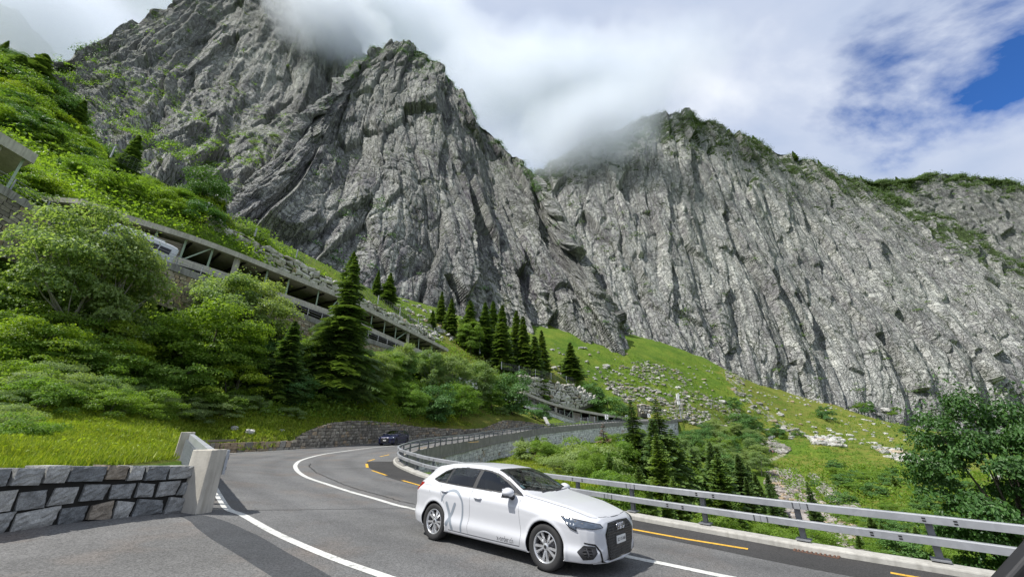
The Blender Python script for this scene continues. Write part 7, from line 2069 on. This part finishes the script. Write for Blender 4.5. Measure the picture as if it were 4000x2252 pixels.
    for y in (-.35, .1): mb.tube([(-.40 * sx, y, out_z(1.005)), (-.47 * sx, y + .5, out_z(1.012))], .008, 5)
    mb.build('wipers', M['trim'], root)
    if decals:
        for x, y in ((-.62, -.60), (-.60, .58)):
            i_ = int(np.argmin(np.abs(xs - x))); g = G[i_, 74:]; o = np.argsort(g[:, 1]); z = float(np.interp(abs(y), g[o, 1], g[o, 2]))
            i2 = int(np.argmin(np.abs(xs - (x - .08)))); g2 = G[i2, 74:]; o2 = np.argsort(g2[:, 1]); z2 = float(np.interp(abs(y), g2[o2, 1], g2[o2, 2]))
            mb = MB(); mb.add([(x, y - .035, z - .012), (x, y + .035, z - .012), (x - .08, y + .035, z2 - .012), (x - .08, y - .035, z2 - .012)], [(0, 1, 2, 3)]); mb.build('windscreen_sticker', M['skyblue'], root)
        for s in (-1, 1):
            # web address along the sill of the front door
            txt('x-order.ch', .118, None, 'door_lettering', M['shut'], root, 'side', lambda u, v, s=s: surf((-.98 + u * (1 if s < 0 else -1)) if s < 0 else (-.62 + .0 - u), .298 + v, s, .0022), mirror=(s > 0))
            # round arched X mark on the rear door
            def stroke(p2, w, s=s):
                P2 = resample(np.array(p2), step=.02); T2 = np.gradient(P2, axis=0); T2 /= np.linalg.norm(T2, axis=1)[:, None]; V = []
                nl = len(P2)
                K = 5
                for i_, (p, t_) in enumerate(zip(P2, T2)):
                    n_ = np.array([-t_[1], t_[0]]); e = min(i_, nl - 1 - i_) * .02; ww = w / 2 * (math.sqrt(max(0.0, 1 - max(0, 1 - e / (w / 2)) ** 2)) if e < w / 2 else 1); ww = max(ww, .004)
                    for k in range(K): q = p + n_ * ww * (2 * k / (K - 1) - 1); V.append(surf(q[0], q[1], s, .0022))
                return V, [(K * i_ + k, K * i_ + k + 1, K * (i_ + 1) + k + 1, K * (i_ + 1) + k) for i_ in range(nl - 1) for k in range(K - 1)]
            mb = MB(); mb.add(*stroke([(-2.30, .70), (-2.21, .52), (-2.08, .235)], .062)); mb.build('x_mark', M['decal'], root)
            mb = MB(); mb.add(*stroke([(-2.04, .705), (-2.13, .52), (-2.255, .30)], .062)); mb.build('x_mark', M['decal'], root)
            arc = [(-2.435, .68)] + [(-2.14 + .295 * math.cos(a), .66 + .235 * math.sin(a)) for a in np.linspace(math.pi * .93, 0, 16)] + [(-1.845, .55), (-1.85, .40), (-1.86, .235)]
            mb = MB(); mb.add(*stroke(arc, .042)); mb.build('arch_mark', M['decal'], root)
        mb = line([(-2.80, .80), (-2.84, .865), (-2.86, .925), (-2.98, .93), (-3.08, .92)], w=.005, s=-1); mb.build('fuel_flap_gap', M['shut'], root)
    return root
plainrec = plain('recess_shade_paint', (0.42, 0.43, 0.45), 0.4)
def txt(body, size, loc, name, mat, parent, how, fn=None, mirror=False):
    cu = bpy.data.curves.new(name, 'FONT'); cu.body = body; cu.size = size; cu.align_y = 'CENTER'
    cu.align_x = 'CENTER' if fn is None else 'LEFT'; cu.resolution_u = 4
    if fn is None: cu.extrude = .0008
    o = bpy.data.objects.new(name, cu); COL.objects.link(o)
    bpy.context.view_layer.update()
    me = bpy.data.meshes.new_from_object(o.evaluated_get(bpy.context.evaluated_depsgraph_get()))
    bpy.data.objects.remove(o); bpy.data.curves.remove(cu)
    me.materials.clear(); me.materials.append(mat)
    if how == 'front':
        for v in me.vertices: v.co = Vector((loc[0] + v.co.z, loc[1] + v.co.x, loc[2] + v.co.y))
    elif how == 'flat': pass
    else:
        for v in me.vertices: v.co = Vector(fn(v.co.x * 1.15 * .62 * (.36 / .36), v.co.y))
    return put(name, me, parent)
def frame_on_road(x, y, yaw):
    e = .5
    gx = (zR(x + e, y) - zR(x - e, y)) / (2 * e); gy = (zR(x, y + e) - zR(x, y - e)) / (2 * e)
    n = Vector((-float(gx), -float(gy), 1)).normalized()
    f = Vector((math.cos(yaw), math.sin(yaw), 0)); f = (f - n * f.dot(n)).normalized(); l = n.cross(f)
    return Matrix((f, l, n)).transposed().to_quaternion()
def c_(c): return Vector(c)
cxy = (1.038, 7.498)
build_car('white_hatchback', 'white five door hatchback with grey X mark on the rear door, driving in the foreground', (cxy[0], cxy[1], float(zR(*cxy)) + .006), frame_on_road(cxy[0], cxy[1], -.672), 'paint_white')
sv = on_road([1512], [1739])[0]
build_car('dark_blue_suv', 'dark blue compact car with lit headlights coming along the stone wall', (sv[0], sv[1] + .3, float(zR(sv[0], sv[1] + .3)) + .006), frame_on_road(sv[0], sv[1], math.atan2(-.983, -.179)), 'paint_blue', sx=.98, sz=1.06, dz=.03, wr_=.345, alloy='alloy_dark', decals=False, lamp='on', plate='UR 2518')

# white bus on the gallery road, half hidden by the birch
a, b = P(560, 985, 38.2), P(760, 1062, 41.2)
ba = math.atan2(b[1] - a[1], b[0] - a[0])
c = P(520, 1000, 37.6)
bus = empty('minibus', tuple(c), ba, 'white minibus on the gallery road showing its roof and windows behind the large birch', 'minibus')
bus.scale = (.9, .9, .9)
bus.rotation_euler = (0, math.asin(-(b[2] - a[2]) / np.linalg.norm(b - a)), ba)
mb = MB()
prof_ = [(0, .35), (1.0, .35), (1.02, 1.2), (.97, 2.0), (.86, 2.5), (.70, 2.66), (0, 2.70)]
V = []; F = []
st = [(-3.1, .93), (-3.0, 1.0), (2.4, 1.0), (2.9, .96), (3.15, .86)]
full = [(-y, z) for y, z in prof_[::-1]] + prof_[1:-1][:]
full = [(y, z) for y, z in prof_] + [(-y, z) for y, z in prof_[1:-1][::-1]]
for x, k in st:
    for y, z in full: V.append((x, y * k, .35 + (z - .35) * (k if z > 1.2 else 1)))
n = len(full)
F = [(i * n + j, i * n + (j + 1) % n, (i + 1) * n + (j + 1) % n, (i + 1) * n + j) for i in range(len(st) - 1) for j in range(n)] + [tuple(range(n))[::-1], tuple((len(st) - 1) * n + j for j in range(n))]
mb.add(V, F); bevel(mb.build('body', M['paint_white'], bus, False), .06, 3)
for s in (-1, 1):
    for x0, x1 in ((-2.8, -1.45), (-1.35, 0.0), (0.1, 1.35), (1.45, 2.5)):
        mb = MB(); mb.add([(x0, s * 1.026, 1.32), (x1, s * 1.026, 1.32), (x1, s * .992, 2.0), (x0, s * .992, 2.0)], [(0, 1, 2, 3)]); mb.build('window', M['gloss_black'], bus)
mb = MB(); mb.add([(3.14, -.8, 1.35), (3.14, .8, 1.35), (3.06, .72, 2.2), (3.06, -.72, 2.2)], [(0, 1, 2, 3)]); mb.build('windscreen', M['gloss_black'], bus)
for x in (-2.0, 2.0):
    for s in (-1, 1):
        w = empty('wheel', (x, s * .86, .36)); w.parent = bus
        mb = MB(); mb.lathe([(.2, -.1), (.36, -.1), (.37, 0), (.36, .1), (.2, .1)], axis='y', n=28); put('tyre', mb.mesh('tyre', M['tyre'], True), w)
        mb = MB(); mb.lathe([(0, -.09), (.2, -.1)], axis='y', n=20); mb.lathe([(0, .09), (.2, .1)], axis='y', n=20); put('rim', mb.mesh('rim', M['alloy'], True), w)
mb = MB(); mb.box((.3, 0, 2.76), (2.6, 1.3, .12)); bevel(mb.build('roof_hatch', M['white_enamel'], bus), .04)
# corner of the photographer's own window frame
c = P(3960, 2230, 0.9)
wf = empty('window_frame', tuple(c), 0, "black window frame of the photographer's vehicle cut by the lower right corner", 'window frame')
q0, q1 = Vector(P(3820, 2350, .9)), Vector(P(4140, 1996, .9))
u_ = (q1 - q0).normalized(); v_ = Vector((u_.z, 0, -u_.x)).normalized()
mb = MB(); mb.beam(q0 + v_ * .012 - c_(c), q1 + v_ * .012 - c_(c), .035, .03, up=v_); bevel(mb.build('frame', M['trim'], wf), .008, 3)
mb = MB(); mb.beam(q0 + v_ * .10 - c_(c), q1 + v_ * .10 - c_(c), .012, .16, up=v_); bevel(mb.build('pane', M['glass_tint'], wf), .003)
# hikers
def person(pos, yaw, shirt, trousers, label, stride=.25, pack=None):
    root = empty('person', tuple(pos), yaw, label, 'person')
    J = {'pel': (0, 0, .95), 'sp': (0, 0, 1.15), 'ch': (.02, 0, 1.38), 'nk': (.03, 0, 1.50), 'hd': (.05, 0, 1.62), 'ht': (.05, 0, 1.72)}
    for s, n in ((-1, 'r'), (1, 'l')):
        f = stride * s
        J['hip' + n] = (0, .10 * s, .92); J['kn' + n] = (.08 + f * .55, .11 * s, .50); J['an' + n] = (f, .11 * s, .09); J['to' + n] = (f + .17, .12 * s, .04)
        J['sh' + n] = (.01, .19 * s, 1.42); J['el' + n] = (-.05 - f * .5, .25 * s, 1.16); J['wr' + n] = (.10 - f * .7, .24 * s, .95); J['hn' + n] = (.15 - f * .75, .23 * s, .88)
    E_ = [('pel', 'sp'), ('sp', 'ch'), ('ch', 'nk'), ('nk', 'hd'), ('hd', 'ht')]
    for n in 'rl': E_ += [('pel', 'hip' + n), ('hip' + n, 'kn' + n), ('kn' + n, 'an' + n), ('an' + n, 'to' + n), ('ch', 'sh' + n), ('sh' + n, 'el' + n), ('el' + n, 'wr' + n), ('wr' + n, 'hn' + n)]
    rad_ = {'pel': .13, 'sp': .12, 'ch': .145, 'nk': .055, 'hd': .095, 'ht': .07, 'hip': .09, 'kn': .06, 'an': .042, 'to': .04, 'sh': .06, 'el': .042, 'wr': .03, 'hn': .035}
    ks = list(J); me = bpy.data.meshes.new('body'); me.from_pydata([J[k] for k in ks], [(ks.index(a), ks.index(b)) for a, b in E_], [])
    o = put('body', me, root)
    m_ = o.modifiers.new('skin', 'SKIN')
    for i, k in enumerate(ks):
        r0 = rad_.get(k) or rad_[k[:-1]]
        me.skin_vertices[0].data[i].radius = (r0, r0 * (1.15 if k in ('ch', 'pel', 'sp') else 1)); me.skin_vertices[0].data[i].use_root = (k == 'pel')
    o.modifiers.new('sub', 'SUBSURF').levels = 1; o.modifiers['sub'].render_levels = 2
    mm, t = newmat('hiker_clothes')
    z = (t.n('ShaderNodeSeparateXYZ', Vector=(t.n('ShaderNodeTexCoord'), 'Object')), 2)
    finish(t, t.ramp(t.math('DIVIDE', z, 1.8), (0.0, (.03, .025, .02)), (.055, trousers), (.53, shirt), (.835, (.45, .28, .2)), (.925, (.06, .04, .03)), interp='CONSTANT'), .8)
    me.materials.append(mm)
    if pack:
        mb = MB(); mb.box((-.19, 0, 1.28), (.2, .3, .46)); p_ = mb.build('backpack', plain('backpack_cloth', pack, .8), root); bevel(p_, .06, 3)
    return root
h1 = at(3009, 142); h2 = at(3022, 141)
h1[2] += .1; h2[2] += .1
person(h1, R(200), (.05, .06, .10), (.03, .03, .035), 'hiker in dark clothes with a backpack, left of the two on the path', pack=(.08, .02, .02))
person(h2, R(195), (.30, .12, .12), (.05, .05, .06), 'hiker in a reddish top, right of the two on the path', -.22, pack=(.05, .08, .2))
# little dark reflector clipped on the guardrail
q_ = px_line([(1845, 1905)])[0]
# ------------------------------------------------------------------ mist and low cloud round the summits
def cloud(px, py, t_, rx, ry, rz_, dens, label, scale=0.02, seed=0, tilt=0.0, thr=(0.35, 0.62), power=1.0):
    c = P(px, py, t_)
    bm = bmesh.new(); bmesh.ops.create_icosphere(bm, subdivisions=4, radius=1.0)
    me = bpy.data.meshes.new('cloud'); bm.to_mesh(me); bm.free()
    o = put('cloud', me, None, tuple(c)); o.scale = (rx, ry, rz_); o.rotation_euler = (0, R(tilt), math.atan2(-c[0], c[1]))
    m = bpy.data.materials.new('cloud_vapour'); m.use_nodes = True; t = NT(m.node_tree)
    oc = (t.n('ShaderNodeTexCoord'), 'Object')
    r = (t.vmath('LENGTH', oc), 1)
    gp = geo_pos(t)
    n = t.noise(t.vmath('ADD', gp, (seed * 37.0, seed * 11.0, 0.0)), scale, 5, 0.58, 0.4)
    fall = t.math('SUBTRACT', 1.0, r, clamp=True)
    k = t.math('ADD', t.math('MULTIPLY', fall, 1.5), t.math('MULTIPLY', t.math('SUBTRACT', n, 0.5 + 0.16), 1.4))
    d_ = t.ramp(k, (0.04, 0.0), (0.55, 0.5), (1.0, 1.0))
    dd = t.math('MULTIPLY', d_, dens)
    v = t.n('ShaderNodeVolumePrincipled'); t.set(v, 'Color', (0.90, 0.94, 1.0)); t.set(v, 'Density', dd); t.set(v, 'Anisotropy', 0.25)
    t.n('ShaderNodeOutputMaterial', Volume=v)
    me.materials.append(m)
    return tag(o, label, kind='stuff')
cloud(1290, 90, 440, 85, 60, 85, 0.05, 'thin mist drifting across the crest of the left mountain', .03, 1, 30)
cloud(1560, 60, 620, 230, 90, 150, 0.020, 'cloud bank behind the pointed peak', .018, 2)
cloud(1280, -60, 520, 170, 60, 100, 0.036, 'cloud over the top of the left mountain', .014, 3)
cloud(2050, 330, 540, 190, 80, 150, 0.022, 'cloud filling the gap between the two peaks', .018, 4)
cloud(2300, 500, 440, 135, 50, 88, 0.050, 'cloud hanging over the left shoulder of the right mountain', .014, 5, -14)
cloud(2380, 300, 540, 230, 60, 130, 0.018, 'cloud rising above the right mountain shoulder', .017, 6)
cloud(130, 60, 480, 190, 70, 170, 0.026, 'pale mist hiding the flank at the top left', .012, 7)
cloud(560, -80, 480, 160, 60, 90, 0.03, 'mist over the left summit ridge', .014, 8)
print('scene built')
